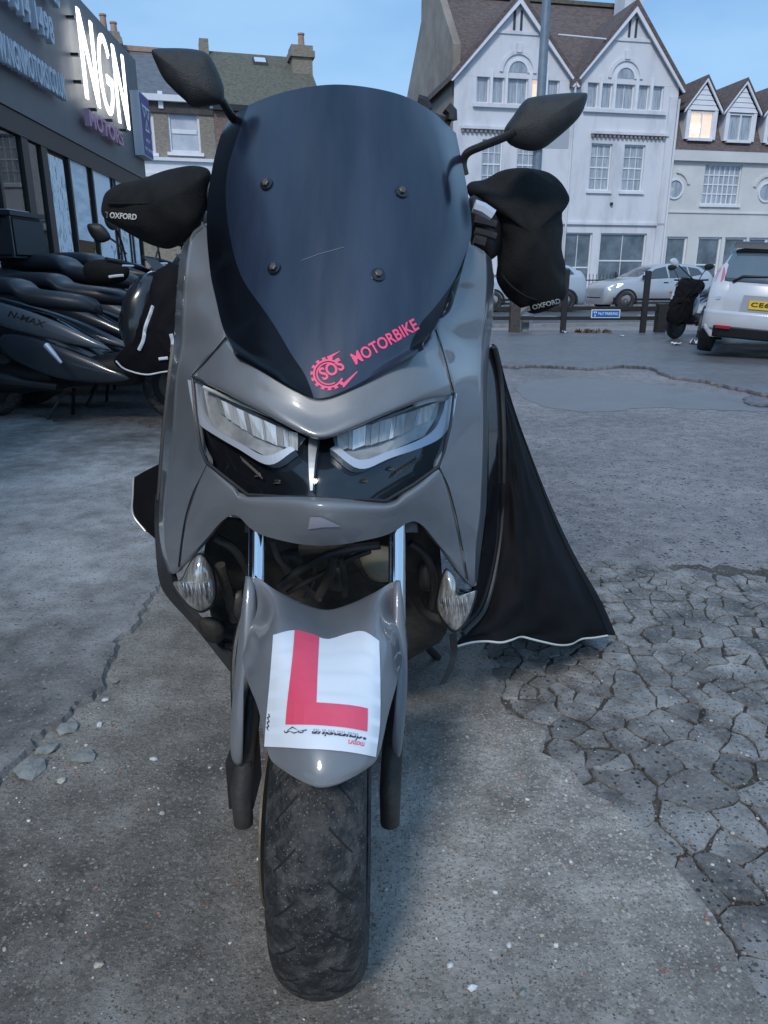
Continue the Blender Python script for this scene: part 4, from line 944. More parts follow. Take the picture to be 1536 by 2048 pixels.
m_tyre = mat('dusty tyre rubber', (.018, .018, .0185), .62, col2=(.085, .082, .078), nscale=44, ncontrast=(.44, .70), bump=1., bscale=60, rough2=.85, spots=[(260, .2, (.16, .155, .15)), (120, .12, (.2, .19, .18))])
m_cast = mat('grubby fork casting', (.075, .07, .064), .5, metal=.4, col2=(.13, .115, .10), nscale=14, bump=.3)
m_blkcast = mat('black fork casting', (.03, .028, .026), .5, col2=(.055, .05, .046), nscale=14, bump=.3)
m_rust = mat('rusty disc edge', (.13, .10, .07), .6, metal=.4, col2=(.20, .15, .10), nscale=30)
m_cloth = mat('black neoprene', (.012, .012, .0122), .9, spec=.25, col2=(.018, .018, .0182), nscale=40, bump=.35, bscale=350)
m_nylon = mat('black nylon cover', (.0055, .0055, .007), .8, spec=.15, col2=(.010, .010, .0125), nscale=6, bump=.25, bscale=22)
m_piping = mat('reflective piping', (.75, .74, .66), .35, metal=.3)
m_grime = mat('grimy inner plastic', (.016, .014, .012), .75, col2=(.055, .048, .04), nscale=12, bump=.6, bscale=40)
m_ltwhite = mat('plate white vinyl', (.72, .75, .79), .42, col2=(.78, .81, .85), nscale=5)
m_ltred = mat('plate red vinyl', (.78, .075, .14), .42, col2=(.82, .12, .19), nscale=7, ncontrast=(.4, .7))
m_pinkv = mat('pink vinyl', (1.0, .10, .22), .5, emit=None)
m_inkb = mat('print black', (.04, .04, .06), .5); m_inkg = mat('print grey', (.35, .37, .4), .5)
g_lens = thin_glass('clear lamp lens', (.97, .98, .99), 1.32, .03, .0)

AX = np.array((-.086, .90, .235))       # front axle
sc = thing('scooter', 'matte-grey scooter with tall smoked screen, twin headlights and a red L plate on its mudguard', 'scooter', (AX[0], .90, 0))

def dep(rows, depths): return [[(x, y, d) for (x, y), d in zip(r, dd)] for r, dd in zip(rows, depths)]
# --- windscreen
ed = (.13, .135, .14, .14, .135, .12, .10, .075, .055)
scr_px = [[(458, 238), (500, 209), (580, 181), (680, 169), (790, 186), (860, 220), (912, 266)],
          [(440, 275), (490, 262), (580, 250), (682, 246), (790, 252), (870, 272), (921, 310)],
          [(422, 350), (480, 350), (580, 350), (684, 350), (795, 350), (885, 352), (935, 382)],
          [(413, 440), (480, 450), (580, 450), (685, 450), (795, 450), (890, 450), (943, 465)],
          [(420, 540), (480, 550), (580, 550), (680, 550), (780, 548), (868, 540), (924, 525)],
          [(432, 600), (490, 622), (580, 634), (670, 638), (760, 628), (842, 610), (900, 582)],
          [(446, 656), (505, 684), (580, 706), (655, 712), (735, 700), (812, 676), (874, 646)],
          [(466, 696), (525, 727), (585, 750), (643, 760), (715, 745), (782, 718), (846, 684)],
          [(476, 708), (535, 742), (592, 778), (640, 796), (700, 776), (775, 733), (845, 693)]]
yc = []
for py_ in (169, 246, 350, 450, 550, 638, 712, 760, 796):
    d_ = ray(680, py_); s_ = d_[2] / d_[1]; yc.append((1.08 + .66 * (1 - .836)) / (1 - .66 * s_))
k7 = (1, .45, .1, 0, .1, .45, 1)
screen = Surf(dep(scr_px, [[a + b * k for k in k7] for a, b in zip(yc, ed)]))
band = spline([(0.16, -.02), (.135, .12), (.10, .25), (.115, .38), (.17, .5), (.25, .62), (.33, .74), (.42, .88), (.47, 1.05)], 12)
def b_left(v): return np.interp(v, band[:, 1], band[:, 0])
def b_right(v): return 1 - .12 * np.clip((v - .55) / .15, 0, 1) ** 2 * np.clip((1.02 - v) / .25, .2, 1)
ws = screen.sheet('windscreen', m_smoke, sc, 80, 96, .005, umap=lambda U, V: b_left(V) + (b_right(V) - b_left(V)) * U)
screen.sheet('painted_reflection', m_smokeb, ws, 24, 96, .005, umap=lambda U, V: b_left(V) * U); screen.sheet('painted_reflection', m_smokeb, ws, 10, 96, .005, umap=lambda U, V: b_right(V) + (1 - b_right(V)) * U)  # dark reflections at left and lower right, painted as black sheets
# screen bolts with rubber washers
for px_, py_ in ((534, 369), (803, 384), (549, 537), (756, 550)):
    p = screen.at([px_], [py_])[0]; u, v = screen.uv([px_], [py_]); n = screen.nrm(u, v)[0]
    mb = MB(); mb.tube([p - n * .002, p + n * .003, p + n * .0035], [.0115, .0115, .009], 18); b = mb.build('screen_bolt', m_gblk, ws, True)
    b.name = 'screen_bolt'
    mb = MB(); mb.tube([p + n * .0035, p + n * .007, p + n * .0078], [.0062, .0062, .004], 6); mb.build('bolt_head', m_cast, ws)
# sticker: gear, lettering, speed lines
def decal(v, f, surf, name, m, parent, off=.0012):
    v = np.asarray(v, float); p = surf.at(v[:, 0], v[:, 1], off); return obj(name, p, f, m, parent)
ang = math.atan2(665 - 738, 843 - 716)
def along(o, x, y):      # x along the slanted baseline, y up from it, in photo pixels
    return (o[0] + x * math.cos(ang) + y * math.sin(ang), o[1] + x * math.sin(ang) - y * math.cos(ang))
v, f = text2d('MOTORBIKE', .024, 0, 1.02); H = v[:, 1].max(); decal([along((712, 731), x * 146, y / H * 25) for x, y in v], f, screen, 'sticker_lettering', m_pinkv, ws)
v, f = text2d('SOS', .028, 0, .95); H = v[:, 1].max(); decal([along((648, 763), x * 50, y / H * 27) for x, y in v], f, screen, 'sticker_lettering', m_pinkv, ws)
gc = (657, 748)
V, F = [], []
def gp(r, t): return (gc[0] + r * math.cos(t) * 1.0, gc[1] - r * math.sin(t) * .93)
N = 96
for i in range(N):
    t0, t1 = R(52) + R(288) * i / N, R(52) + R(288) * (i + 1) / N
    ro = 36 if (i // 4) % 2 == 0 else 31; k = len(V)
    V += [gp(ro, t0), gp(ro, t1), gp(27, t1), gp(27, t0)]; F.append((k, k + 1, k + 2, k + 3))
    if 8 < i < 84:
        k = len(V); V += [gp(24.5, t0), gp(24.5, t1), gp(21.5, t1), gp(21.5, t0)]; F.append((k, k + 1, k + 2, k + 3))
for o, a, b, h0 in ((gc, 14, 42, 5), (gc, 12, 52, -31)):
    k = len(V); V += [along(gc, a, 26 + 5 if h0 > 0 else -32), along(gc, b, 28 if h0 > 0 else -24), along(gc, b, 27 if h0 > 0 else -26), along(gc, a, 24 if h0 > 0 else -40)]; F.append((k, k + 1, k + 2, k + 3))
decal(V, F, screen, 'sticker_gear', m_pinkv, ws)
GAPS = []
# long scratch on the acrylic
for pts_ in ([(452, 674), (418, 715), (385, 750)], [(414, 929), (400, 958), (386, 986), (372, 1030), (364, 1075), (357, 1134)], [(872, 658), (890, 716), (907, 782)], [(879, 936), (892, 962), (900, 985), (912, 1030), (922, 1080), (936, 1160)]):
    GAPS.append(pts_)
decal([(603, 521), (640, 507), (688, 494), (688, 495.4), (640, 508.6), (603, 522.4)], [(0, 1, 4, 5), (1, 2, 3, 4)], screen, 'scratch', mat('acrylic scratch', (.10, .115, .15), .5), ws, .0008)

def vgrid(rows, nu, nv, surf, off):
    q = np.array(rows, float); tr_ = np.linspace(0, 1, nv + 1); out = []
    a = [spline(r, 8) for r in rows]
    P0 = np.stack([x[np.linspace(0, len(x) - 1, nu + 1).astype(int)] for x in a], 0)
    S_ = spline(P0.reshape(len(rows), -1), 8); S_ = S_[np.linspace(0, len(S_) - 1, nv + 1).astype(int)].reshape(nv + 1, nu + 1, 2)
    p = surf.at(S_[..., 0].ravel(), S_[..., 1].ravel(), off)
    F = [(i * (nu + 1) + j, (i + 1) * (nu + 1) + j, (i + 1) * (nu + 1) + j + 1, i * (nu + 1) + j + 1) for i in range(nv) for j in range(nu)]
    return S_, p, F
# --- painted panels
left = Surf([[(404, 452, 1.46), (408, 453, 1.43), (411, 455, 1.42), (414, 458, 1.41), (419, 464, 1.40)],
             [(364, 494, 1.58), (379, 486, 1.49), (393, 482, 1.445), (406, 480, 1.42), (420, 484, 1.395)],
             [(351, 590, 1.56), (367, 590, 1.44), (388, 590, 1.385), (410, 590, 1.355), (434, 590, 1.335)],
             [(346, 690, 1.54), (362, 690, 1.41), (385, 690, 1.34), (416, 686, 1.29), (450, 674, 1.245)],
             [(338, 760, 1.51), (351, 757, 1.385), (362, 755, 1.31), (373, 753, 1.265), (384, 751, 1.228)],
             [(326, 880, 1.48), (343, 880, 1.36), (361, 880, 1.285), (380, 880, 1.225), (398, 880, 1.18)],
             [(318, 1000, 1.45), (330, 990, 1.35), (352, 975, 1.275), (385, 950, 1.195), (414, 928, 1.135)],
             [(316, 1050, 1.43), (328, 1040, 1.35), (342, 1025, 1.285), (362, 1005, 1.225), (386, 985, 1.17)],
             [(322, 1100, 1.41), (330, 1095, 1.34), (340, 1085, 1.295), (352, 1072, 1.25), (366, 1060, 1.21)],
             [(338, 1150, 1.37), (342, 1149, 1.33), (346, 1147, 1.305), (350, 1144, 1.275), (356, 1137, 1.245)]])
right = Surf([[(936, 488, 1.405), (948, 488, 1.425), (960, 494, 1.455), (972, 502, 1.49), (984, 513, 1.58)],
              [(917, 560, 1.34), (938, 560, 1.385), (958, 560, 1.425), (974, 562, 1.47), (990, 566, 1.57)],
              [(898, 620, 1.285), (924, 625, 1.345), (950, 630, 1.395), (970, 635, 1.45), (987, 640, 1.55)],
              [(873, 657, 1.245), (905, 678, 1.31), (940, 690, 1.37), (963, 696, 1.43), (980, 702, 1.54)],
              [(909, 784, 1.228), (926, 776, 1.275), (945, 771, 1.33), (963, 768, 1.41), (977, 768, 1.52)],
              [(895, 880, 1.18), (920, 880, 1.235), (945, 880, 1.295), (965, 880, 1.375), (977, 880, 1.49)],
              [(878, 934, 1.135), (915, 955, 1.205), (942, 970, 1.285), (962, 985, 1.365), (975, 1000, 1.47)],
              [(897, 975, 1.165), (922, 990, 1.215), (942, 1005, 1.285), (960, 1030, 1.355), (970, 1050, 1.45)],
              [(917, 1060, 1.21), (930, 1072, 1.245), (942, 1082, 1.295), (952, 1095, 1.345), (963, 1105, 1.43)],
              [(937, 1163, 1.245), (941, 1168, 1.275), (945, 1172, 1.305), (949, 1174, 1.335), (954, 1172, 1.39)]])
nose = Surf([[(452, 676, 1.238), (478, 706, 1.158), (536, 742, 1.113), (593, 778, 1.093), (640, 796, 1.085), (700, 776, 1.093), (775, 733, 1.113), (845, 692, 1.158), (871, 656, 1.238)],
             [(416, 716, 1.23), (455, 740, 1.15), (525, 780, 1.102), (590, 818, 1.077), (640, 836, 1.07), (700, 816, 1.077), (778, 778, 1.102), (850, 742, 1.15), (890, 716, 1.23)],
             [(386, 751, 1.222), (440, 774, 1.14), (520, 816, 1.09), (590, 854, 1.063), (640, 872, 1.055), (700, 854, 1.063), (780, 820, 1.09), (850, 794, 1.14), (907, 783, 1.222)],
             [(388, 757, 1.232), (440, 781, 1.155), (520, 823, 1.105), (590, 861, 1.078), (640, 880, 1.07), (700, 861, 1.078), (780, 827, 1.105), (850, 800, 1.155), (905, 788, 1.232)]])
low = Surf([[(412, 926, 1.145), (440, 948, 1.115), (470, 970, 1.09), (497, 989, 1.068), (640, 994, 1.01), (770, 1001, 1.068), (805, 983, 1.09), (840, 960, 1.115), (878, 933, 1.145)],
            [(408, 934, 1.136), (437, 958, 1.10), (466, 982, 1.072), (498, 1002, 1.045), (640, 1008, .988), (770, 1014, 1.045), (810, 994, 1.072), (846, 970, 1.10), (882, 940, 1.136)],
            [(387, 985, 1.17), (420, 998, 1.12), (462, 1008, 1.075), (520, 1025, 1.035), (640, 1040, .982), (760, 1038, 1.035), (820, 1020, 1.075), (862, 998, 1.12), (896, 975, 1.165)],
            [(367, 1060, 1.21), (402, 1050, 1.165), (464, 1019, 1.09), (522, 1050, 1.045), (640, 1070, 1.0), (765, 1055, 1.045), (826, 1031, 1.09), (872, 1046, 1.16), (916, 1060, 1.207)],
            [(357, 1136, 1.24), (400, 1095, 1.195), (463, 1031, 1.105), (520, 1070, 1.07), (640, 1094, 1.03), (768, 1073, 1.07), (830, 1044, 1.105), (880, 1095, 1.195), (936, 1164, 1.243)]])
# one continuous body form runs through all four panels: a smooth depth field with a crisp fold at the outer flanks
def back_px(S_): q = proj(S_.g); return np.concatenate((q, S_.g[..., 1:2]), -1)
GL, GR, GN, GW = back_px(left), back_px(right), back_px(nose), back_px(low)
ctrl = np.concatenate([GL[:, 1:].reshape(-1, 3), GR[:, :-1].reshape(-1, 3), GN[:3].reshape(-1, 3), GW[1:].reshape(-1, 3)]).astype(float)
mir = ctrl.copy(); mir[:, 0] = 2 * 648 - mir[:, 0]; ctrl = np.concatenate((ctrl, mir))
XY = ctrl[:, :2] / 300.; n_ = len(XY)
def tps_k(r2): return np.where(r2 > 1e-12, .5 * r2 * np.log(np.maximum(r2, 1e-12)), 0)
K_ = tps_k(((XY[:, None] - XY[None]) ** 2).sum(-1)) + .06 * np.eye(n_); Q_ = np.concatenate((np.ones((n_, 1)), XY), 1)
A_ = np.block([[K_, Q_], [Q_.T, np.zeros((3, 3))]]); sol = np.linalg.solve(A_, np.concatenate((ctrl[:, 2], np.zeros(3))))
def field(xy):
    q = xy.reshape(-1, 2) / 300.; k = tps_k(((q[:, None] - XY[None]) ** 2).sum(-1)); return (k @ sol[:n_] + sol[n_] + q @ sol[n_ + 1:]).reshape(xy.shape[:-1])
def refit(S_, G_, fix=lambda i, j, R_, C_: False, f=3):
    """denser grid, depths taken from the shared field except tucked-in rims, which keep their own step behind it"""
    g = G_.copy(); dY = g[..., 2] - field(g[..., :2])
    for i in range(g.shape[0]):
        for j in range(g.shape[1]):
            if not fix(i, j, *g.shape[:2]): dY[i, j] = 0
    for _ in range(4):      # even out the fold along its length
        e_ = np.concatenate((dY[:1], dY, dY[-1:]), 0); sm_ = (e_[:-2] + 2 * e_[1:-1] + e_[2:]) / 4
        for i in range(g.shape[0]):
            for j in range(g.shape[1]):
                if fix(i, j, *g.shape[:2]) and g.shape[0] > 6: dY[i, j] = sm_[i, j]
    g = np.concatenate((g[..., :2], dY[..., None]), -1)
    a = spline(g.reshape(g.shape[0], -1), f).reshape(-1, g.shape[1], 3); a = np.stack([a[:, j] for j in range(a.shape[1])], 0)
    # linear across so the outer fold stays crisp in depth, smooth in outline
    b = spline(a.reshape(a.shape[0], -1), f).reshape(-1, a.shape[1], 3)
    lin = np.stack([np.interp(np.arange(b.shape[0]) / f, np.arange(a.shape[0]), a[:, r_, 2]) for r_ in range(a.shape[1])], 1)
    b[..., 2] = lin; b = np.swapaxes(b, 0, 1); Yv = field(b[..., :2]) + b[..., 2]
    S_.g = np.array([[P(b[r_, c_, 0], b[r_, c_, 1], Yv[r_, c_]) for c_ in range(b.shape[1])] for r_ in range(b.shape[0])])
refit(left, GL, lambda i, j, a, b: j == 0); refit(right, GR, lambda i, j, a, b: j == b - 1)
refit(nose, GN, lambda i, j, a, b: i == 3); refit(low, GW, lambda i, j, a, b: i == 0)
left.sheet('side_panel', m_paint, sc, 40, 90, .006, roll=.004); right.sheet('side_panel', m_paint, sc, 40, 90, .006, roll=.004)
nose.sheet('nose_panel', m_paint, sc, 90, 30, .006, roll=.003)
lo = low.sheet('lower_cowl', m_paint, sc, 96, 48, .006, roll=.003)
for pts_ in GAPS:      # shut lines between the panels
    q_ = spline(pts_, 6); yy_ = field(q_); mb = MB(); mb.tube([P(a_[0], a_[1], y_ + .0012) for a_, y_ in zip(q_, yy_)], .0012, 6); mb.build('panel_gap', m_gblk, sc, True)
_, p_, F_ = vgrid([[(621, 1033), (634, 1033), (647, 1035), (679, 1050)], [(619, 1045), (633, 1045), (647, 1045), (680, 1051)], [(617, 1057), (632, 1055), (647, 1053), (680, 1052)]], 16, 10, low, .0018); obj('emblem_recess', p_, F_, mat('bare emblem recess', (.34, .34, .40), .5), lo)

# dark trims down the outside edges
tr = Surf([[(976, 700, 1.53), (984, 690, 1.58)], [(975, 760, 1.53), (998, 765, 1.60)], [(977, 880, 1.50), (1004, 890, 1.58)], [(976, 1000, 1.48), (1003, 1010, 1.57)], [(966, 1090, 1.44), (994, 1110, 1.54)], [(952, 1170, 1.39), (968, 1210, 1.48)], [(938, 1190, 1.34), (925, 1262, 1.40)]])
tr.sheet('side_trim', m_gblk, sc, 8, 40, .01)
mb = MB(); mb.tube(spline([P(988, 694, 1.57), P(1002, 765, 1.60), P(1008, 890, 1.58), P(1006, 1010, 1.57), P(996, 1112, 1.54), P(970, 1215, 1.48), P(926, 1268, 1.40)], 8), .006, 8); mb.build('edge_seal', m_blk, sc, True)
tl = Surf([[(320, 985, 1.45), (310, 990, 1.50)], [(317, 1050, 1.43), (309, 1052, 1.48)], [(323, 1105, 1.40), (312, 1110, 1.46)], [(342, 1152, 1.37), (318, 1160, 1.43)], [(352, 1190, 1.36), (336, 1196, 1.40)], [(400, 1248, 1.33), (392, 1258, 1.37)], [(468, 1330, 1.26), (462, 1346, 1.30)]])
tl.sheet('side_trim', m_blk, sc, 6, 40, .012)
mb = MB(); mb.tube(spline([P(347, 690, 1.545), P(338, 760, 1.52), P(326, 880, 1.49), P(317, 1000, 1.46)], 6), .005, 6); mb.build('edge_seal', m_blk, sc, True)

# --- headlight unit
hx = [[(386, 754), (440, 778), (520, 820), (590, 858), (640, 877), (700, 858), (780, 824), (850, 798), (907, 786)],
      [(392, 830), (450, 850), (520, 880), (590, 902), (640, 908), (700, 902), (780, 880), (846, 860), (900, 850)],
      [(403, 898), (460, 925), (525, 945), (590, 952), (640, 952), (700, 952), (772, 945), (832, 925), (887, 905)],
      [(414, 926), (458, 960), (497, 990), (570, 994), (640, 996), (710, 999), (770, 1002), (828, 968), (876, 934)]]
yb = (1.075, 1.055, 1.03, 1.015)
hd = lambda add: Surf([[(x, y, yb[r] + add + .145 * (abs(x - 643) / 262) ** 2) for x, y in row] for r, row in enumerate(hx)])
house, lens = hd(.045), hd(.004)
hl = house.sheet('headlight', m_gblk, sc, 40, 24, .02)
hl_o = hl
def strip(outer, inner, surf, off, th, name, m, parent):
    """moulded strip between two pixel polylines lying on a sheet"""
    o = spline(outer, 6); i = spline(inner, 6); n = len(o); V = []
    for pts, of in ((o, off), (i, off), (o, off - th), (i, off - th)): V += list(surf.at(pts[:, 0], pts[:, 1], of))
    F = []
    for k in range(n - 1): F += [(k, k + 1, n + k + 1, n + k), (2 * n + k, k + 0, k + 1, 2 * n + k + 1)[::-1], (n + k, n + k + 1, 3 * n + k + 1, 3 * n + k)[::-1]]
    F += [(0, n, 3 * n, 2 * n), (n - 1, 2 * n - 1, 4 * n - 1, 3 * n - 1)]
    return obj(name, V, F, m, parent)
LB_o = [(397, 763), (406, 813), (420, 850), (440, 868), (494, 903), (552, 937), (598, 912)]; LB_i = [(416, 772), (423, 818), (432, 842), (450, 862), (500, 894), (546, 920), (590, 903)]
RB_o = [(894, 791), (884, 842), (856, 886), (771, 922), (710, 946), (661, 911)]; RB_i = [(873, 797), (863, 836), (838, 876), (764, 911), (711, 930), (672, 903)]
strip(LB_o, LB_i, house, .022, .02, 'light_guide', m_satin, hl); strip(RB_o, RB_i, house, .022, .02, 'light_guide', m_satin, hl)
# reflector bowls: back sheet + upright chrome facets
for side, poly in ((0, [(418, 775), (455, 794), (520, 829), (575, 860), (612, 884), (598, 905), (546, 921), (500, 894), (446, 862), (430, 838)]),
                   (1, [(668, 882), (705, 864), (775, 832), (835, 808), (872, 797), (862, 838), (838, 876), (764, 911), (711, 930), (672, 905)])):
    p = house.at(*np.array(poly, float).T, .012); obj('reflector_bowl', p, [tuple(range(len(p)))], m_lampgrey, hl)
    a, b = ((452, 796), (602, 880)) if side == 0 else ((676, 880), (856, 806))
    n = 11 if side == 0 else 12
    for i in range(n):
        jt = lambda k: k / n + (.30 / n * math.sin(k * 2.4) if 0 < k < n else 0); t0, t1 = jt(i), jt(i + 1) - .004; q = lambda t, dy: (a[0] + (b[0] - a[0]) * t, a[1] + (b[1] - a[1]) * t + dy)
        h_ = 30 + 12 * math.sin(math.pi * (i + .5) / n); pts = [q(t0, 2), q(t1, 2), q(t1, h_), q(t0, h_)]
        offs = [.030, .024, .014, .018] if i % 2 else [.024, .030, .018, .014]
        w_ = [house.at([x], [y], o)[0] for (x, y), o in zip(pts, offs)]
        obj('reflector_facet', w_, [(0, 1, 2, 3)], m_refl if i % 4 else m_lampgrey, hl)
    mb = MB(); top = [house.at([x], [y], .026)[0] for x, y in ([(432, 779), (520, 823), (612, 876)] if side == 0 else [(668, 878), (775, 826), (868, 793)])]
    mb.tube(spline(top, 10), .003, 6); mb.build('marker_strip', m_piping, hl, True)
    for k in (1, 3):      # small silver bits in the lower indicator chamber
        x, y = ((500 + k * 19, 945 + k * 7) if side == 0 else (700 + k * 26, 975 - k * 12)); q = house.at([x], [y], .006)[0]
        mb = MB(); mb.hexa([q + np.array(c) for c in ((-.006, 0, -.002), (.006, 0, -.002), (.006, .006, -.002), (-.006, .006, -.002), (-.003, -.003, .003), (.005, 0, .003), (.005, .006, .003), (-.003, .006, .003))]); mb.build('indicator_facet', m_cast, hl)
    rib = []
    for k in range(9):
        x, y = ((488 + k * 4.5, 915 + k * 4) if side == 0 else (838 - k * 6, 912 + k * 4)); q0, q1 = house.at([x, x + (7 if side == 0 else -7)], [y, y + 12], .008)
        mb = MB(); mb.tube([q0, q1], .0012, 5); mb.build('indicator_rib', m_cast, hl)
strip([(619, 884), (622, 930), (626, 985)], [(640, 886), (634, 930), (630, 985)], house, .024, .02, 'centre_rib', m_lampgrey, hl)
lens.sheet('lens', g_lens, hl, 48, 24, 0)
# gasket round the lens
per = [p for p in hx[0]] + [hx[1][-1], hx[2][-1]] + hx[3][::-1] + [hx[2][0], hx[1][0]]
pp = lens.at(*np.array(per, float).T, .001); mb = MB(); mb.tube([*pp, pp[0]], .0028, 6, cap=False); mb.build('gasket', m_blk, hl, True)

# --- front mudguard
def ytire(px, py, r, Yt):
    d = ray(px, py); s = d[2] / d[1]; A = 1 + s * s; Bq = -2 * AX[1] + 2 * s * (CAM_H - AX[2]); C = AX[1] ** 2 + (CAM_H - AX[2]) ** 2 - r * r; D = Bq * Bq - 4 * A * C
    return (-Bq - math.sqrt(D)) / (2 * A) if D > 0 else Yt
fpx = [[(490, 1152), (520, 1160), (562, 1183), (612, 1207), (655, 1217), (700, 1205), (745, 1184), (778, 1168), (802, 1160)],
       [(483, 1218), (520, 1224), (556, 1232), (606, 1242), (653, 1246), (704, 1240), (750, 1233), (782, 1228), (808, 1224)],
       [(480, 1290), (515, 1288), (556, 1284), (604, 1285), (652, 1286), (703, 1285), (750, 1286), (785, 1290), (812, 1294)],
       [(490, 1352), (522, 1346), (560, 1342), (604, 1340), (651, 1340), (702, 1341), (748, 1345), (778, 1351), (798, 1360)],
       [(513, 1415), (535, 1412), (564, 1408), (604, 1405), (649, 1404), (698, 1407), (742, 1412), (765, 1420), (779, 1428)],
       [(526, 1475), (545, 1476), (570, 1477), (606, 1478), (646, 1479), (692, 1480), (733, 1482), (753, 1484), (766, 1486)],
       [(537, 1513), (555, 1522), (578, 1530), (610, 1537), (644, 1540), (685, 1537), (722, 1531), (742, 1525), (755, 1517)],
       [(548, 1528), (566, 1541), (588, 1556), (614, 1570), (643, 1577), (677, 1570), (706, 1556), (728, 1542), (744, 1530)]]
rr = [(.255, .300, .318, .306, .296, .306, .318, .300, .255), (.252, .296, .316, .306, .297, .306, .316, .296, .252), (.25, .286, .308, .304, .299, .304, .308, .286, .25),
      (.25, .276, .297, .303, .302, .303, .297, .276, .25), (.255, .272, .290, .302, .304, .302, .290, .272, .255), (.262, .274, .288, .300, .304, .300, .288, .274, .262),
      (.268, .276, .286, .296, .300, .296, .286, .276, .268), (.270, .277, .284, .290, .292, .290, .284, .277, .270)]
yt0 = (1.03, 1.02, 1.01, 1.015, 1.02, 1.015, 1.01, 1.02, 1.03)
frows = []
for r_, (row, rad) in enumerate(zip(fpx, rr)):
    frows.append([(x, y, yt0[c] if r_ == 0 else min(ytire(x, y, q, yt0[c] - .01), yt0[c] - .02)) for c, ((x, y), q) in enumerate(zip(row, rad))])
fend = Surf(frows)
fd = fend.sheet('front_mudguard', m_paint, sc, 64, 64, .004, roll=.002)
for sg, ol in ((-1, [(492, 1156), (483, 1218), (474, 1300), (466, 1390), (460, 1460), (464, 1520), (484, 1528), (487, 1470), (492, 1400), (502, 1362), (510, 1300), (512, 1220), (508, 1165)]),
               (1, [(800, 1165), (808, 1224), (815, 1300), (814, 1390), (808, 1460), (800, 1512), (784, 1500), (786, 1440), (788, 1380), (786, 1310), (784, 1230), (788, 1170)])):
    inflate('fork_shroud', ol, .985, .018, .03, m_paint, sc, yfun=lambda x, y: (1300 - y) * .00028, n=4, rings=6)
# L plate, its letter and its print
prow = [[(548, 1272), (585, 1263), (618, 1270), (655, 1281), (695, 1270), (728, 1265), (757, 1284)],
        [(543, 1350), (580, 1345), (615, 1346), (652, 1349), (695, 1349), (728, 1351), (758, 1362)],
        [(536, 1430), (572, 1428), (612, 1428), (650, 1430), (694, 1434), (728, 1440), (757, 1448)],
        [(531, 1494), (568, 1495), (610, 1498), (648, 1500), (692, 1504), (724, 1509), (749, 1514)]]
S_, p, F = vgrid(prow, 30, 30, fend, .0022); lpl = obj('l_plate', p, F, m_ltwhite, fd, None, True)
def plate_pt(x, y):     # plate coordinates 0..1 -> pixel
    sf = S_; i = y * 30; j = x * 30; a, b = int(min(i, 29)), int(min(j, 29)); ti, tj = i - a, j - b
    return (sf[a, b] * (1 - ti) * (1 - tj) + sf[a + 1, b] * ti * (1 - tj) + sf[a, b + 1] * (1 - ti) * tj + sf[a + 1, b + 1] * ti * tj)
def plate_shape(quads, m, name, off, nd=10):
    V, F = [], []
    for x0, x1, y0, y1 in quads:
        k = len(V)
        for i in range(nd + 1):
            for j in range(nd + 1): V.append(plate_pt(x0 + (x1 - x0) * j / nd, y0 + (y1 - y0) * i / nd))
        F += [(k + i * (nd + 1) + j, k + (i + 1) * (nd + 1) + j, k + (i + 1) * (nd + 1) + j + 1, k + i * (nd + 1) + j + 1) for i in range(nd) for j in range(nd)]
    decal(V, F, fend, name, m, fd, off)
plate_shape([(.19, .44, .035, .595), (.19, .87, .595, .785)], m_ltred, 'letter_l', .0032)
def plate_text(body, x0, x1, y0, y1, m, bold=.01, it=0., flip=True):
    v, f = text2d(body, bold, it); H = v[:, 1].max()
    decal([plate_pt(x1 - (x1 - x0) * x, y0 + (y1 - y0) * y / H) if flip else plate_pt(x0 + (x1 - x0) * x, y1 - (y1 - y0) * y / H) for x, y in v], f, fend, 'plate_print', m, fd, .0034)
plate_text('adrumsiun', .40, .87, .845, .905, m_inkb, .03, .3); plate_text('motors', .68, .84, .905, .945, m_ltred, .005, .3); plate_text('iiiiiiiii iiii iiii iii iiii', .42, .78, .815, .835, m_inkg, 0.)
V, F = [], []
for cx_, cy_, r_ in ((.20, .865, .022), (.31, .865, .020)):
    for i in range(14):
        t0, t1 = 2 * math.pi * i / 14, 2 * math.pi * (i + 1) / 14; k = len(V)
        V += [plate_pt(cx_ + a * r_ * math.cos(t), cy_ + a * r_ * math.sin(t)) for a, t in ((1, t0), (1, t1), (.6, t1), (.6, t0))]; F.append((k, k + 1, k + 2, k + 3))
for pts in ([(.21, .83), (.25, .80), (.30, .84), (.36, .82)], [(.22, .86), (.27, .88), (.31, .85)]):
    for a, b in zip(pts[:-1], pts[1:]):
        k = len(V); V += [plate_pt(*a), plate_pt(*b), plate_pt(b[0], b[1] + .01), plate_pt(a[0], a[1] + .01)]; F.append((k, k + 1, k + 2, k + 3))
decal(V, F, fend, 'plate_print', m_inkb, fd, .0034)
V = [plate_pt(.03 + .012 * math.sin(i * 2.1), .66 + i * .013) for i in range(14)]; V2 = [(x + 2.2, y + 1) for x, y in V]
decal(V + V2, [(i, i + 1, 15 + i, 14 + i) for i in range(13)], fend, 'scuff', m_inkb, fd, .0034)

# --- wheel, forks, disc
wh = MB(); tw, tr_ = .064, .231
prof = []
for t in np.linspace(R(-112), R(112), 25):
    prof.append((tw * math.sin(t), tr_ - .050 + .050 * math.cos(t)))
prof += [(.040, .172), (-.040, .172)]
wh.lathe(prof, 96, 'X', tuple(AX)); ty = wh.build('tyre', m_tyre, sc, True, 50)
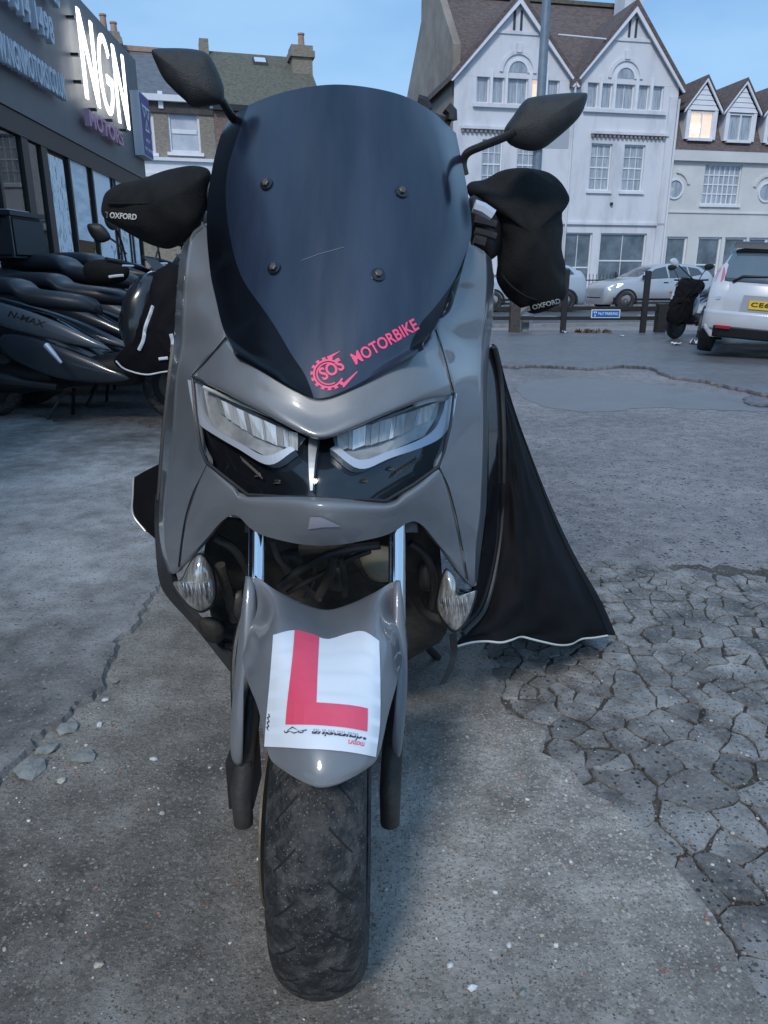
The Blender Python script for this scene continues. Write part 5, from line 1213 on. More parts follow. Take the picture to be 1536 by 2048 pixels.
# tread grooves, cut look: dark rubber strips sunk in the crown
m_groove = mat('tread groove', (.008, .008, .008), .8)
mb = MB()
for k in range(24):
    a0 = 2 * math.pi * k / 24
    for sg in (-1, 1):
        pts = []
        for s_ in np.linspace(0, 1, 6):
            x = sg * (.020 + .028 * s_); a = a0 + sg * .02 + .13 * s_ + (.12 if sg > 0 else 0); tt = math.asin(min(.999, abs(x) / tw)); rad = tr_ - .05 + .05 * math.cos(tt) + .0004
            pts.append((x, a, rad, .0022 * (1 - .4 * s_)))
        V = []
        for x, a, rad, w_ in pts:
            for da in (-w_ / rad, w_ / rad): V.append((AX[0] + x, AX[1] + rad * math.cos(a + da), AX[2] + rad * math.sin(a + da)))
        mb.add(V, [(2 * i, 2 * i + 1, 2 * i + 3, 2 * i + 2) for i in range(5)])
tag(mb.build('tread_grooves', m_groove, ty), kind='stuff')
rm = MB(); rm.lathe([(-.036, .176), (-.040, .168), (-.030, .158), (.030, .158), (.040, .168), (.036, .176)], 48, 'X', tuple(AX)); rm.lathe([(-.05, .012), (-.05, .03), (.05, .03), (.05, .012)], 24, 'X', tuple(AX))
for k in range(5):
    a = 2 * math.pi * k / 5; d = Vector((0, math.cos(a), math.sin(a))); rm.tube([Vector(AX) + d * .025, Vector(AX) + d * .162], [.016, .011], 8)
rm.build('rim', m_blk, sc, True)
dm = MB(); dm.lathe([(-.082, .078), (-.082, .122), (-.079, .122), (-.079, .078)], 48, 'X', tuple(AX)); dm.build('brake_disc', m_rust, sc)
for sg, (px0, px1) in ((-1, (514, 490)), (1, (794, 780))):
    mid = P(px0, 1105, 1.085); top_ = mid + (mid - np.array((mid[0], AX[1] + .035, AX[2]))) * .8
    b0 = np.array((mid[0] * .999, AX[1] + .05, AX[2] - .005)); d = (mid - b0); d /= np.linalg.norm(d)
    mb = MB(); mb.tube([b0 + d * .25, mid + d * .075], .0138, 20); mb.build('fork_stanchion', m_chrome, sc, True)
    mb = MB(); lx = P(px1, 1560, .95)[0]; foot = np.array((lx, AX[1] + .02, AX[2] - .02)); up = np.array((mid[0], 1.03, .47))
    mb.tube([foot - (0, 0, .01), foot + (0, 0, .05), foot + (up - foot) * .55, up], [.015, .0165, .016, .018], 14); mb.build('fork_leg', m_blkcast, sc, True)
    mb = MB(); c = P(px0 + (14 if sg > 0 else 4), 1058, 1.12); mb.tube([c - d * .006, c + d * .03], .023, 16); mb.build('fork_seal', m_blk, sc, True)
cal = MB(); q = P(486, 1560, .96); cal.box((q[0] - .018, .93, q[2] - .03), (q[0] + .02, 1.01, q[2] + .055)); cal.build('brake_caliper', m_blk, sc)
mb = MB(); mb.tube([(AX[0] - .075, AX[1], AX[2]), (AX[0] + .055, AX[1], AX[2])], .009, 10); mb.build('axle', m_cast, sc, True)
mb = MB(); mb.tube(spline([P(485, 1530, .97), P(470, 1440, .99), P(470, 1300, 1.04), P(500, 1180, 1.1)], 6), .005, 7); mb.build('brake_hose', m_blk, sc, True)

# --- dark inner fender, radiator and hoses behind the fork
inner = Surf([[(430, 1035, 1.26), (540, 1050, 1.30), (655, 1065, 1.30), (760, 1055, 1.30), (870, 1050, 1.26)],
              [(408, 1110, 1.28), (530, 1130, 1.31), (655, 1130, 1.32), (770, 1130, 1.31), (880, 1120, 1.28)],
              [(415, 1200, 1.30), (530, 1210, 1.33), (655, 1210, 1.34), (770, 1210, 1.33), (885, 1200, 1.30)],
              [(440, 1290, 1.32), (540, 1300, 1.34), (655, 1300, 1.35), (770, 1290, 1.34), (895, 1255, 1.32)],
              [(470, 1340, 1.36), (550, 1350, 1.40), (655, 1350, 1.42), (770, 1340, 1.40), (880, 1285, 1.36)]])
inner.sheet('inner_fender', m_grime, sc, 24, 24, .01)
for pts, r_, m_ in (([(560, 1170), (600, 1140), (650, 1112), (700, 1098), (760, 1090)], .0075, m_blk), ([(575, 1185), (620, 1160), (690, 1122), (740, 1102)], .005, m_blk), ([(640, 1190), (660, 1150), (668, 1110)], .009, m_grime), ([(690, 1190), (688, 1150), (680, 1115)], .006, m_grime)):
    mb = MB(); mb.tube(spline([P(x, y, 1.14 + .06 * (y - 1090) / 100) for x, y in pts], 6), r_, 8); mb.build('hose', m_, sc, True)
for k_, (pts, r_, m_) in enumerate((([(430, 1075), (470, 1100), (500, 1150), (520, 1200)], .008, m_blk), ([(545, 1080), (560, 1120), (600, 1160), (640, 1200)], .006, m_cast), ([(820, 1085), (850, 1110), (868, 1160), (860, 1215)], .007, m_blk), ([(700, 1085), (712, 1120), (745, 1160), (800, 1180)], .0065, m_grime), ([(600, 1100), (640, 1096), (690, 1100)], .012, m_grime), ([(440, 1130), (455, 1180), (470, 1240)], .010, m_grime), ([(610, 1195), (625, 1165), (630, 1130)], .004, m_cast), ([(830, 1190), (850, 1225), (880, 1240)], .009, m_grime))):
    mb = MB(); mb.tube(spline([P(x, y, 1.20 + .04 * (y - 1090) / 100) for x, y in pts], 6), r_, 8); mb.build('cable' if r_ < .007 else 'frame_tube', m_, sc, True)
for ol_, d_ in (([(560, 1105), (600, 1100), (612, 1140), (570, 1150)], 1.25), ([(655, 1130), (690, 1128), (695, 1175), (660, 1180)], 1.24), ([(452, 1190), (485, 1180), (490, 1230), (460, 1240)], 1.26), ([(835, 1130), (865, 1125), (870, 1175), (840, 1180)], 1.26)):
    inflate('engine_bracket', ol_, d_, .02, .02, m_cast, sc, n=2, rings=4)
inflate('horn', [(718, 1118), (735, 1095), (775, 1092), (798, 1115), (795, 1150), (770, 1165), (738, 1155)], 1.22, .02, .02, mat('tan bracket', (.24, .21, .15), .7, col2=(.32, .28, .2), nscale=20), sc, n=3, rings=4)
inflate('mount_bracket', [(395, 1240), (430, 1235), (450, 1260), (440, 1285), (410, 1280)], 1.25, .02, .03, m_grime, sc, n=3, rings=4)
for y in (1245, 1268, 1290):
    mb = MB(); mb.tube([P(415 + (y - 1245) * .8, y, 1.29), P(480, y + 6, 1.29)], .006, 6); mb.build('radiator_fin', m_grime, sc)
# --- indicators
m_ind = mat('ribbed clear indicator', (.45, .42, .38), .12, metal=.65, col2=(.75, .72, .68), nscale=3, ncontrast=(.45, .55), stretch=(60, 10, 10))
for ol in ([(343, 1166), (362, 1158), (376, 1130), (392, 1108), (408, 1108), (426, 1136), (434, 1176), (428, 1210), (404, 1226), (380, 1216), (358, 1192)],
           [(888, 1140), (876, 1180), (872, 1218), (890, 1250), (912, 1266), (938, 1236), (955, 1182), (934, 1192), (916, 1188), (912, 1158), (900, 1140)]):
    iy = 1.20
    ind = inflate('indicator', ol, iy, .030, .03, m_blk, sc, n=4, rings=6)
    c = np.mean(ol, 0); ol2 = [tuple(c + (np.array(q) - c) * .93) for q in ol]
    inflate('indicator_lens', ol2, iy - .012, .030, .01, m_ind, ind, n=5, rings=8)
    k0 = c + np.array((0, 20.)); 
    for k in range(7):
        x = c[0] - 27 + k * 8.5; a_, b_ = (x, c[1] + 2 - abs(k - 3) * 1), (x + 5, c[1] + 44 - abs(k - 3) * 5)
        mb = MB(); mb.tube(spline([P(a_[0], a_[1], iy - .040), P((a_[0] + b_[0]) / 2, (a_[1] + b_[1]) / 2, iy - .0415), P(b_[0], b_[1], iy - .030)], 4), .0022, 6); mb.build('lens_rib', m_chrome, ind, True)

# --- mirrors, bars, phone cradle
m_mir = mat('textured black mirror shell', (.020, .020, .021), .55, col2=(.03, .03, .03), nscale=60, bump=.3, bscale=500)
mirs = (([(303, 104), (312, 97), (350, 96), (385, 98), (410, 104), (424, 118), (440, 152), (448, 178), (446, 204), (428, 211), (388, 215), (370, 201), (345, 178), (326, 156), (312, 128)], 1.46, (382, 160), [(466, 238, 1.50), (446, 205, 1.47), (428, 182, 1.44), (414, 170, 1.435)]),
        ([(1175, 190), (1166, 185), (1120, 187), (1065, 194), (1046, 204), (1026, 232), (1010, 255), (1008, 272), (1022, 291), (1058, 302), (1086, 297), (1112, 278), (1142, 252), (1160, 232), (1170, 212)], 1.46, (1080, 245), [(930, 350, 1.50), (926, 326, 1.50), (935, 306, 1.49), (965, 292, 1.47), (1005, 276, 1.445), (1034, 262, 1.43)]))
for ol, Y0, cc, st in mirs:
    mi = inflate('mirror', ol, Y0, .042, .012, m_mir, sc, n=4, rings=9, power=.36, centre=cc)
    mb = MB(); mb.tube(spline([P(*q) for q in st], 6), [.0075] * (6 * (len(st) - 1) + 1), 10); mb.build('mirror_stalk', m_blk, sc, True)
    q = np.array(ol, float); c = np.array(cc, float); gl = [tuple(c + (p_ - c) * .9) for p_ in q]
    V = [P(x, y, Y0 + .0135) for x, y in gl]; obj('mirror_glass', V, [tuple(range(len(V)))], m_chrome, mi)
mb = MB(); mb.tube(spline([P(300, 400, 1.62), P(420, 410, 1.58), P(560, 440, 1.56), P(800, 450, 1.56), P(950, 420, 1.58), P(1060, 420, 1.62)], 6), .013, 12); mb.build('handlebar', m_blk, sc, True)
for pts, r_ in (([(948, 412, 1.5), (965, 418, 1.5), (985, 432, 1.5)], .013), ([(948, 440, 1.5), (970, 444, 1.5), (992, 450, 1.5)], .009), ([(950, 462, 1.5), (975, 468, 1.5), (992, 474, 1.5)], .008), ([(948, 480, 1.5), (970, 486, 1.5)], .012)):
    mb = MB(); mb.tube([P(*q) for q in pts], r_, 8); mb.build('brake_lever' if r_ < .01 else 'switch_housing', m_satin if r_ == .013 else m_blk, sc, True)
inflate('switch_housing', [(938, 395), (975, 405), (1000, 440), (1000, 500), (975, 520), (942, 490)], 1.56, .03, .05, m_blk, sc, n=3, rings=5)
inflate('switch_housing', [(408, 365), (425, 350), (428, 410), (405, 405)], 1.56, .02, .04, m_blk, sc, n=3, rings=4)
for pts, r_ in (([(835, 202, 1.55), (848, 205, 1.55), (856, 222, 1.55)], .012), ([(868, 235, 1.55), (890, 240, 1.55)], .007), ([(893, 216, 1.55), (903, 226, 1.55), (903, 240, 1.55)], .012), ([(840, 225, 1.56), (900, 250, 1.56)], .010)):
    mb = MB(); mb.tube([P(*q) for q in pts], r_, 8); mb.build('phone_cradle', m_blk, sc, True)
# --- body behind: dash, tunnel, seat, tail, rear wheel
inflate('dash_shell', [(440, 300), (560, 230), (700, 215), (850, 240), (915, 320), (935, 470), (880, 640), (760, 780), (640, 840), (520, 780), (440, 660), (418, 480)], 1.50, .06, .08, m_blk, sc, n=3, rings=6)
def loft(name, secs, m, parent, n=20, e=2.6):
    """body from (y, x, z, half width, half height) sections"""
    V, F = [], []
    for y, x, z, hw, hh in secs:
        for k in range(n):
            t = 2 * math.pi * k / n; c, s_ = math.cos(t), math.sin(t)
            V.append((x + hw * math.copysign(abs(c) ** (2 / e), c), y, z + hh * math.copysign(abs(s_) ** (2 / e), s_)))
    for i in range(len(secs) - 1): F += [(i * n + k, i * n + (k + 1) % n, (i + 1) * n + (k + 1) % n, (i + 1) * n + k) for k in range(n)]
    F += [tuple(range(n)), tuple(range((len(secs) - 1) * n, len(secs) * n))[::-1]]
    return obj(name, V, F, m, parent, None, True, 50)
X0 = -.09
loft('leg_shield', [(1.36, X0, .60, .20, .16), (1.46, X0, .66, .25, .28), (1.56, X0 + .01, .70, .24, .30)], m_blk, sc)
loft('floor_tunnel', [(1.42, X0, .34, .13, .10), (1.6, X0, .32, .19, .10), (1.95, X0, .34, .20, .12), (2.2, X0, .45, .17, .16)], m_blk, sc)
loft('seat', [(1.86, X0, .72, .08, .05), (1.95, X0, .75, .13, .07), (2.2, X0, .76, .14, .07), (2.45, X0, .84, .13, .06), (2.68, X0, .85, .08, .04)], m_cloth, sc)
loft('tail', [(1.88, X0, .56, .12, .12), (2.1, X0, .60, .17, .13), (2.45, X0, .70, .15, .10), (2.75, X0, .77, .07, .04)], m_paint, sc)
mb = MB(); ra = (X0, AX[1] + 1.34, .243); mb.lathe([(.06 * math.sin(t), .195 + .05 * math.cos(t)) for t in np.linspace(R(-110), R(110), 15)] + [(.04, .165), (-.04, .165)], 48, 'X', ra); mb.build('rear_tyre', m_tyre, sc, True)
mb = MB(); mb.lathe([(-.05, .165), (-.05, .02), (.05, .02), (.05, .165)], 32, 'X', ra); mb.build('rear_rim', m_blk, sc)
loft('engine', [(1.85, X0 + .02, .30, .12, .09), (2.1, X0 + .05, .28, .14, .10), (2.3, X0 + .10, .27, .07, .07)], m_cast, sc)
mb = MB(); mb.tube([(X0 - .13, 1.95, .24), (X0 - .17, 2.2, .30), (X0 - .18, 2.55, .40)], [.03, .05, .055], 12); mb.build('exhaust', m_cast, sc, True)
mb = MB(); mb.tube([(X0 + .05, 1.75, .25), (X0 + .24, 1.78, .012)], .011, 8); mb.build('side_stand', m_blk, sc, True)
# hanging strap by the right indicator
st = MB(); pts = [P(905, 1268, 1.36), P(908, 1300, 1.36), P(902, 1335, 1.35), P(886, 1368, 1.34)]
for a, b in zip(spline(pts, 4)[:-1], spline(pts, 4)[1:]):
    w_ = np.array((.0075, .002, .002)); t_ = np.array((0, .003, 0)); st.hexa([b - w_, b + w_, b + w_ + t_, b - w_ + t_, a - w_, a + w_, a + w_ + t_, a - w_ + t_])
st.build('loose_strap', m_blk, sc)

# ------------------------------------------------------------------ accessories that lift off
mfL = thing('handlebar_muff', 'black neoprene handlebar muff pointing left with white lettering', 'muff', tuple(P(310, 410, 1.6)), group='handlebar muffs of the grey scooter')
olL = [(206, 398), (222, 380), (260, 362), (310, 347), (360, 338), (405, 335), (420, 345), (418, 380), (412, 420), (406, 462), (380, 482), (340, 496), (310, 490), (270, 474), (230, 454), (208, 432)]
mu1 = inflate('shell', olL, 1.58, .075, .09, m_cloth, mfL, yfun=lambda x, y: -.06 * (x - 310) / 100 * .3, n=5, rings=10, power=.6, wrinkle=.0035)
mb = MB(); seam = [P(x, y, 1.508 + .00022 * abs(x - 320) + z) for x, y, z in ((214, 407, .03), (250, 407, .012), (300, 406, .0), (350, 402, .0), (395, 395, .012))]
mb.tube(spline(seam, 6), .0022, 6); mb.build('seam', m_cloth, mfL, True)
mfR = thing('handlebar_muff', 'black neoprene handlebar muff drooping on the right with white logo at its tip', 'muff', tuple(P(1065, 470, 1.6)), group='handlebar muffs of the grey scooter')
olR = [(934, 378), (945, 360), (975, 358), (1005, 345), (1045, 334), (1085, 338), (1115, 356), (1132, 385), (1138, 405), (1130, 422), (1124, 460), (1121, 500), (1128, 540), (1134, 575), (1128, 602), (1105, 618), (1070, 625), (1035, 610), (1008, 590), (995, 560), (992, 525), (998, 480), (996, 445), (985, 420), (955, 408)]
mu2 = inflate('shell', olR, 1.60, .085, .09, m_cloth, mfR, n=4, rings=11, power=.6, centre=(1064, 462), wrinkle=.0035)
mb = MB(); seam = [P(x, y, 1.535 + z) for x, y, z in ((1000, 530, .035), (1008, 555, .02), (1030, 578, .012), (1060, 596, .02), (1100, 604, .035))]
mb.tube(spline(seam, 6), .0022, 6); mb.build('seam', m_cloth, mfR, True)
# lettering on the muffs: laid on the shells by casting onto their fronts
def shell_text(body, shell, px0, py0, px1, py1, h, m, parent, bold=.03, off=.002, iconw=0):
    v, f = text2d(body, bold); H = v[:, 1].max()
    me = shell.data; bmx = bmesh.new(); bmx.from_mesh(me); from mathutils.bvhtree import BVHTree; bv = BVHTree.FromBMesh(bmx)
    a = np.array((px0, py0)); d = np.array((px1 - px0, py1 - py0), float); L = np.hypot(*d); nrm = np.array((d[1], -d[0])) / L
    def put(q, o):
        r = Vector(ray(*q)).normalized(); hit = bv.ray_cast(Vector(ORG), r); p_ = hit[0] if hit[0] is not None else Vector(P(q[0], q[1], 1.6)); return tuple(p_ - r * o)
    V = [put(a + d * x + nrm * (y / H) * h, off) for x, y in v]; obj('lettering', V, f, m, parent)
    if iconw:
        ic = [(-iconw - 4, 0), (-5, 0), (-5, h), (-iconw, h)]; V = [put(a + d / L * x + nrm * y, off) for x, y in ic]; obj('logo_block', V, [(0, 1, 2, 3)], m, parent)
        ic = [(-iconw + 3, h * .3), (-9, h * .3), (-9, h * .7), (-iconw + 4, h * .7)]; V = [put(a + d / L * x + nrm * y, off + .0006) for x, y in ic]; obj('logo_block', V, [(0, 1, 2, 3)], m_cloth, parent)
    bmx.free()
m_let = mat('white print', (.75, .74, .70), .5)
shell_text('OXFORD', mu1, 219, 436, 273, 440, 12, m_let, mfL, .03, iconw=10)
shell_text('OXFORD', mu2, 1066, 620, 1122, 606, 10, m_let, mfR, .03, iconw=22)

# leg cover draped over the scooter's sides
ap = thing('leg_cover', 'black leg apron flaring out to the right of the scooter with reflective hem', 'leg cover', tuple(P(1080, 1275, 1.7) * (1, 1, 0)))
apr = [[(985, 688, 1.62), (987, 690, 1.64), (989, 692, 1.66), (991, 695, 1.68), (993, 698, 1.70)],
       [(1000, 770, 1.60), (1003, 772, 1.61), (1007, 775, 1.63), (1011, 778, 1.66), (1015, 782, 1.70)],
       [(1006, 890, 1.58), (1018, 892, 1.585), (1032, 895, 1.60), (1046, 898, 1.65), (1055, 902, 1.70)],
       [(1004, 1000, 1.565), (1026, 1002, 1.56), (1052, 1006, 1.575), (1078, 1010, 1.64), (1097, 1016, 1.71)],
       [(995, 1100, 1.545), (1030, 1104, 1.53), (1068, 1106, 1.56), (1108, 1108, 1.63), (1139, 1112, 1.72)],
       [(968, 1210, 1.49), (1022, 1200, 1.50), (1076, 1198, 1.54), (1138, 1196, 1.62), (1184, 1196, 1.73)],
       [(925, 1272, 1.43), (1000, 1262, 1.465), (1070, 1260, 1.52), (1150, 1260, 1.62), (1209, 1256, 1.735)],
       [(914, 1291, 1.42), (1000, 1278, 1.46), (1065, 1279, 1.515), (1140, 1286, 1.62), (1214, 1270, 1.74)]]
aps = Surf(apr)
# folds in the cloth
g0 = aps.g.copy(); aps2 = Surf([[tuple(aps.ev(np.array([u]), np.array([v]))[0]) for u in np.linspace(0, 1, 13)] for v in np.linspace(0, 1, 15)], world=True)
for i in range(15):
    for j in range(1, 12): aps2.g[i, j, 1] += .007 * (i / 14) * math.sin(j * 1.3 + .5 * math.sin(i * .6)); aps2.g[i, j, 1] += .006 * math.sin(i * 1.9 + j * 1.3) + .004 * math.sin(i * .9 - j * 2.3)
aps2.sheet('apron', m_nylon, ap, 60, 60, .003)
hem = [aps2.ev(np.array([u]), np.array([1.0]))[0] + (0, -.003, 0) for u in np.linspace(0, 1, 40)]; mb = MB()
mb.tube(hem, .0026, 6); mb.build('reflective_hem', m_piping, ap, True)
back = Surf([[apr[r_][4], (apr[r_][4][0] - 3, apr[r_][4][1], apr[r_][4][2] + .12), (min(apr[r_][4][0], 1010) - 8, apr[r_][4][1] - 6, apr[r_][4][2] + .35)] for r_ in range(8)])
back.sheet('apron_back', m_nylon, ap, 12, 30, .003)
al = thing('leg_cover', 'small flap of black leg cover with reflective edge left of the scooter', 'leg cover', tuple(P(290, 1090, 1.6) * (1, 1, 0)))
fl = Surf([[(268, 955, 1.60), (290, 942, 1.57), (326, 924, 1.55)], [(267, 985, 1.60), (292, 985, 1.57), (325, 985, 1.55)], [(267, 1028, 1.60), (292, 1034, 1.565), (322, 1050, 1.54)], [(292, 1062, 1.58), (304, 1072, 1.56), (322, 1090, 1.54)]])
fl.sheet('flap', m_nylon, al, 14, 20, .003)
back = Surf([[(268, 955, 1.60), (300, 950, 1.72), (326, 940, 1.85)], [(267, 1028, 1.60), (300, 1026, 1.72), (326, 1026, 1.85)], [(292, 1062, 1.58), (306, 1060, 1.72), (326, 1060, 1.85)]]); back.sheet('flap_back', m_nylon, al, 8, 10, .003)
mb = MB(); mb.tube([fl.ev(np.array([0.]), np.array([v]))[0] + (0, -.003, 0) for v in np.linspace(0, 1, 16)], .0022, 6); mb.build('reflective_hem', m_piping, al, True)
# ------------------------------------------------------------------ row of parked scooters
m_dk = mat('dark blue-grey gloss', (.014, .016, .021), .24, coat=.9, col2=(.020, .023, .029), nscale=5)
m_mid = mat('steel grey satin', (.032, .037, .046), .30, coat=.5, col2=(.042, .048, .058), nscale=5)
m_lt = mat('pale grey satin', (.10, .112, .13), .3, coat=.4, col2=(.125, .138, .158), nscale=5)
m_seatv = mat('black seat vinyl', (.030, .033, .040), .38, bump=.15, bscale=120)
m_black2 = mat('deep black', (.012, .012, .013), .5, bump=.1)
m_wht = mat('white scooter panel', (.50, .52, .55), .3, coat=.5)
m_redl = mat('red tail lens', (.45, .02, .03), .15, coat=.5)
def loftx(name, secs, m, parent, n=18, e=2.6):
    V, F = [], []
    for x, z, hw, hh in secs:
        for k in range(n):
            t = 2 * math.pi * k / n; c, s_ = math.cos(t), math.sin(t)
            V.append((x, hw * math.copysign(abs(c) ** (2 / e), c), z + hh * math.copysign(abs(s_) ** (2 / e), s_)))
    for i in range(len(secs) - 1): F += [(i * n + k, i * n + (k + 1) % n, (i + 1) * n + (k + 1) % n, (i + 1) * n + k)[::-1] for k in range(n)]
    F += [tuple(range(n)), tuple(range((len(secs) - 1) * n, len(secs) * n))[::-1]]
    return obj(name, V, F, m, parent, None, True, 55)
def smooth_secs(secs, n=5): return [tuple(q) for q in spline(secs, n)]
def make_scooter(body, panel, flank, label, group, tailred=False):
    t = thing('parked_scooter', label, 'scooter', group=group)
    for nm, x in (('front_wheel', .67), ('rear_wheel', -.67)):
        mb = MB(); mb.lathe([(.055 * math.sin(a), .195 + .05 * math.cos(a)) for a in np.linspace(R(-110), R(110), 11)] + [(.04, .165), (-.04, .165)], 36, 'Y', (x, 0, .245)); w_ = mb.build(nm, m_tyre, t, True)
        mb = MB(); mb.lathe([(-.045, .165), (-.05, .10), (-.055, .02), (.055, .02), (.05, .10), (.045, .165)], 28, 'Y', (x, 0, .245)); mb.build('rim', m_black2, w_)
        mb = MB(); mb.lathe([(-.064, .06), (-.064, .11), (-.06, .11), (-.06, .06)], 24, 'Y', (x, 0, .245)); mb.build('brake_disc', m_cast, w_)
    loftx('rear_body', smooth_secs([(-.95, .80, .03, .02), (-.80, .74, .10, .06), (-.5, .64, .15, .11), (-.2, .56, .17, .13), (.05, .46, .15, .11), (.22, .38, .11, .07)]), body, t)
    for sg in (-1, 1):      # two stacked flank blades each side
        mb = []
        V = []; F = []
        for (pts, yo, m_, nm) in (([(-.90, .80), (-.70, .82), (-.42, .76), (-.15, .68), (.10, .58), (.30, .47), (.10, .49), (-.15, .54), (-.40, .60), (-.66, .70)], .175, panel, 'tail_panel'),
                                  ([(-.42, .56), (-.2, .54), (.05, .46), (.30, .36), (.42, .29), (.25, .26), (-.05, .28), (-.30, .36), (-.45, .46)], .185, flank, 'side_cover')):
            fnw = lambda a, b, d, yo=yo: (a, sg * (yo * (1 - .25 * max(0, -a)) - d), b)
            inflate(nm, pts, 0, .035, .06, m_, t, n=4, rings=6, world_fn=fnw)
    loftx('seat', smooth_secs([(-.82, .86, .06, .03), (-.66, .87, .13, .055), (-.38, .86, .15, .06), (-.28, .80, .15, .06), (-.05, .77, .14, .06), (.10, .75, .10, .05), (.16, .72, .05, .03)]), m_seatv, t)
    loftx('floor_tunnel', smooth_secs([(-.15, .36, .16, .12), (.15, .34, .20, .10), (.38, .36, .20, .12), (.50, .45, .18, .14)]), m_black2, t)
    loftx('leg_shield', smooth_secs([(.36, .62, .16, .10), (.44, .62, .25, .26), (.54, .66, .24, .30), (.64, .72, .17, .22), (.76, .74, .10, .12), (.84, .70, .05, .05)]), body, t)
    inflate('screen', [(.40, -.16), (.40, .16), (.55, .17), (.68, .0), (.55, -.17)], 0, .01, .01, m_gblk, t, n=3, rings=4, world_fn=lambda a, b, d: (.78 - (a - .4) * .9 + d, b, .86 + (a - .40) * 1.0)) if False else None
    mb = MB(); mb.hexa([(.66, -.13, .90), (.66, .13, .90), (.665, .13, .90), (.665, -.13, .90), (.53, -.11, 1.04), (.53, .11, 1.04), (.535, .11, 1.04), (.535, -.11, 1.04)]); mb.build('windscreen', m_black2, t)
    mb = MB(); mb.tube(spline([(.40, -.34, 1.0), (.46, -.18, .99), (.52, 0, .96), (.46, .18, .99), (.40, .34, 1.0)], 4), .015, 8); mb.build('handlebar', m_black2, t, True)
    for sg in (-1, 1):
        mb = MB(); mb.tube(spline([(.46, sg * .2, 1.0), (.47, sg * .26, 1.1), (.47, sg * .32, 1.17)], 4), .007, 6); mb.build('mirror_stalk', m_black2, t, True)
        inflate('mirror', [(-.09, .03), (-.02, .05), (.08, .04), (.09, -.01), (.0, -.05), (-.08, -.03)], 0, .02, .015, m_black2, t, n=3, rings=5, world_fn=lambda a, b, d: (.47 - d, sg * .37 + a, 1.21 + b))
        mb = MB(); mb.tube([(.67, sg * .075, .245), (.52, sg * .09, .62)], .022, 8); mb.build('fork_leg', m_black2, t, True)
    loftx('front_mudguard', [(.45, .42, .05, .02), (.55, .50, .07, .03), (.67, .53, .075, .03), (.80, .50, .07, .025), (.90, .40, .04, .015)], body, t)
    loftx('headlight', [(.74, .76, .12, .07), (.80, .74, .09, .05), (.83, .72, .05, .03)], m_gblk, t)
    loftx('tail_light', [(-.97, .81, .07, .03), (-.92, .82, .09, .035), (-.88, .82, .08, .03)], m_redl, t)
    loftx('engine', [(-.15, .30, .12, .10), (-.4, .28, .14, .11), (-.67, .26, .10, .09), (-.76, .26, .05, .05)], m_black2, t)
    mb = MB(); mb.tube(spline([(-.1, -.14, .22), (-.4, -.17, .26), (-.85, -.18, .36)], 4), [.03] * 4 + [.05] * 5, 10); mb.build('exhaust', m_black2, t, True)
    loftx('rear_mudguard', [(-.55, .52, .06, .02), (-.72, .54, .06, .02), (-.88, .48, .05, .02), (-.96, .34, .04, .015)], m_black2, t)
    for sg in (-1, 1):
        mb = MB(); mb.tube([(-.1, sg * .06, .2), (-.18, sg * .16, .01)], .012, 6); mb.build('stand_leg', m_black2, t, True)
    for sg in (-1, 1):
        mb = MB(); mb.tube([(-.60, sg * .15, .30), (-.48, sg * .15, .56)], .012, 6)
        mb.tube([(-.59 + .1 * k_ / 40, sg * .15 + .026 * math.cos(k_ * .95), .33 + .20 * k_ / 40 + .026 * math.sin(k_ * .95) * .4) for k_ in range(41)], .005, 5); mb.build('shock_absorber', m_cast, t, True)
        loftx('indicator', [(.60, .80, .02, .015), (.66, .80, .035, .022), (.72, .79, .02, .012)], mat('amber indicator lens', (.45, .18, .03), .2), t).location.y = sg * .17
        mb = MB(); mb.tube(spline([(.48, sg * .20, .975), (.53, sg * .26, .97), (.50, sg * .34, .965)], 4), .006, 6); mb.build('brake_lever', m_satin, t, True)
    mb = MB(); mb.box((-1.0, -.11, .46), (-.985, .11, .60)); mb.build('number_plate', mat('blank yellow plate', (.6, .42, .05), .5), t)
    mb = MB(); mb.tube(spline([(-.66, -.13, .88), (-.86, -.12, .90), (-.96, 0, .91), (-.86, .12, .90), (-.66, .13, .88)], 4), .014, 8); mb.build('grab_rail', m_black2, t, True)
    return t
row = 'scooters parked in a row outside the shop'
labels = ['nearest scooter of the row, pale lettered flank and black leg cover', 'second scooter of the row, just behind the pale-flanked one', 'third scooter of the row, carrying a black top box', 'fourth scooter of the row, steel grey panels', 'fifth scooter of the row, behind the steel grey one', 'farthest dark scooter of the row by the shop corner']
protos = [make_scooter(m_dk, m_lt, m_mid, labels[0], row), make_scooter(m_dk, m_mid, m_mid, labels[1], row)]
order = [0, 1, 0, 1, 0, 1]; XX = [-2.28, -2.24, -2.42, -2.35, -2.55, -2.45]; YY = [5.5, 6.15, 6.85, 7.55, 8.3, 9.0]; SS = [1.12, 1.16, 1.34, 1.38, 1.30, 1.32]
row_things = []
for i in range(6):
    t = protos[order[i]] if i < 2 else copy_tree(protos[order[i]])
    t.location = (XX[i], YY[i], 0); t.rotation_euler = (R(-4 + i % 2 * 2), 0, R((-6, -5, -8, -4, -6, -5)[i])); t['label'] = labels[i]; t.scale = (SS[i],) * 3; row_things.append(t)
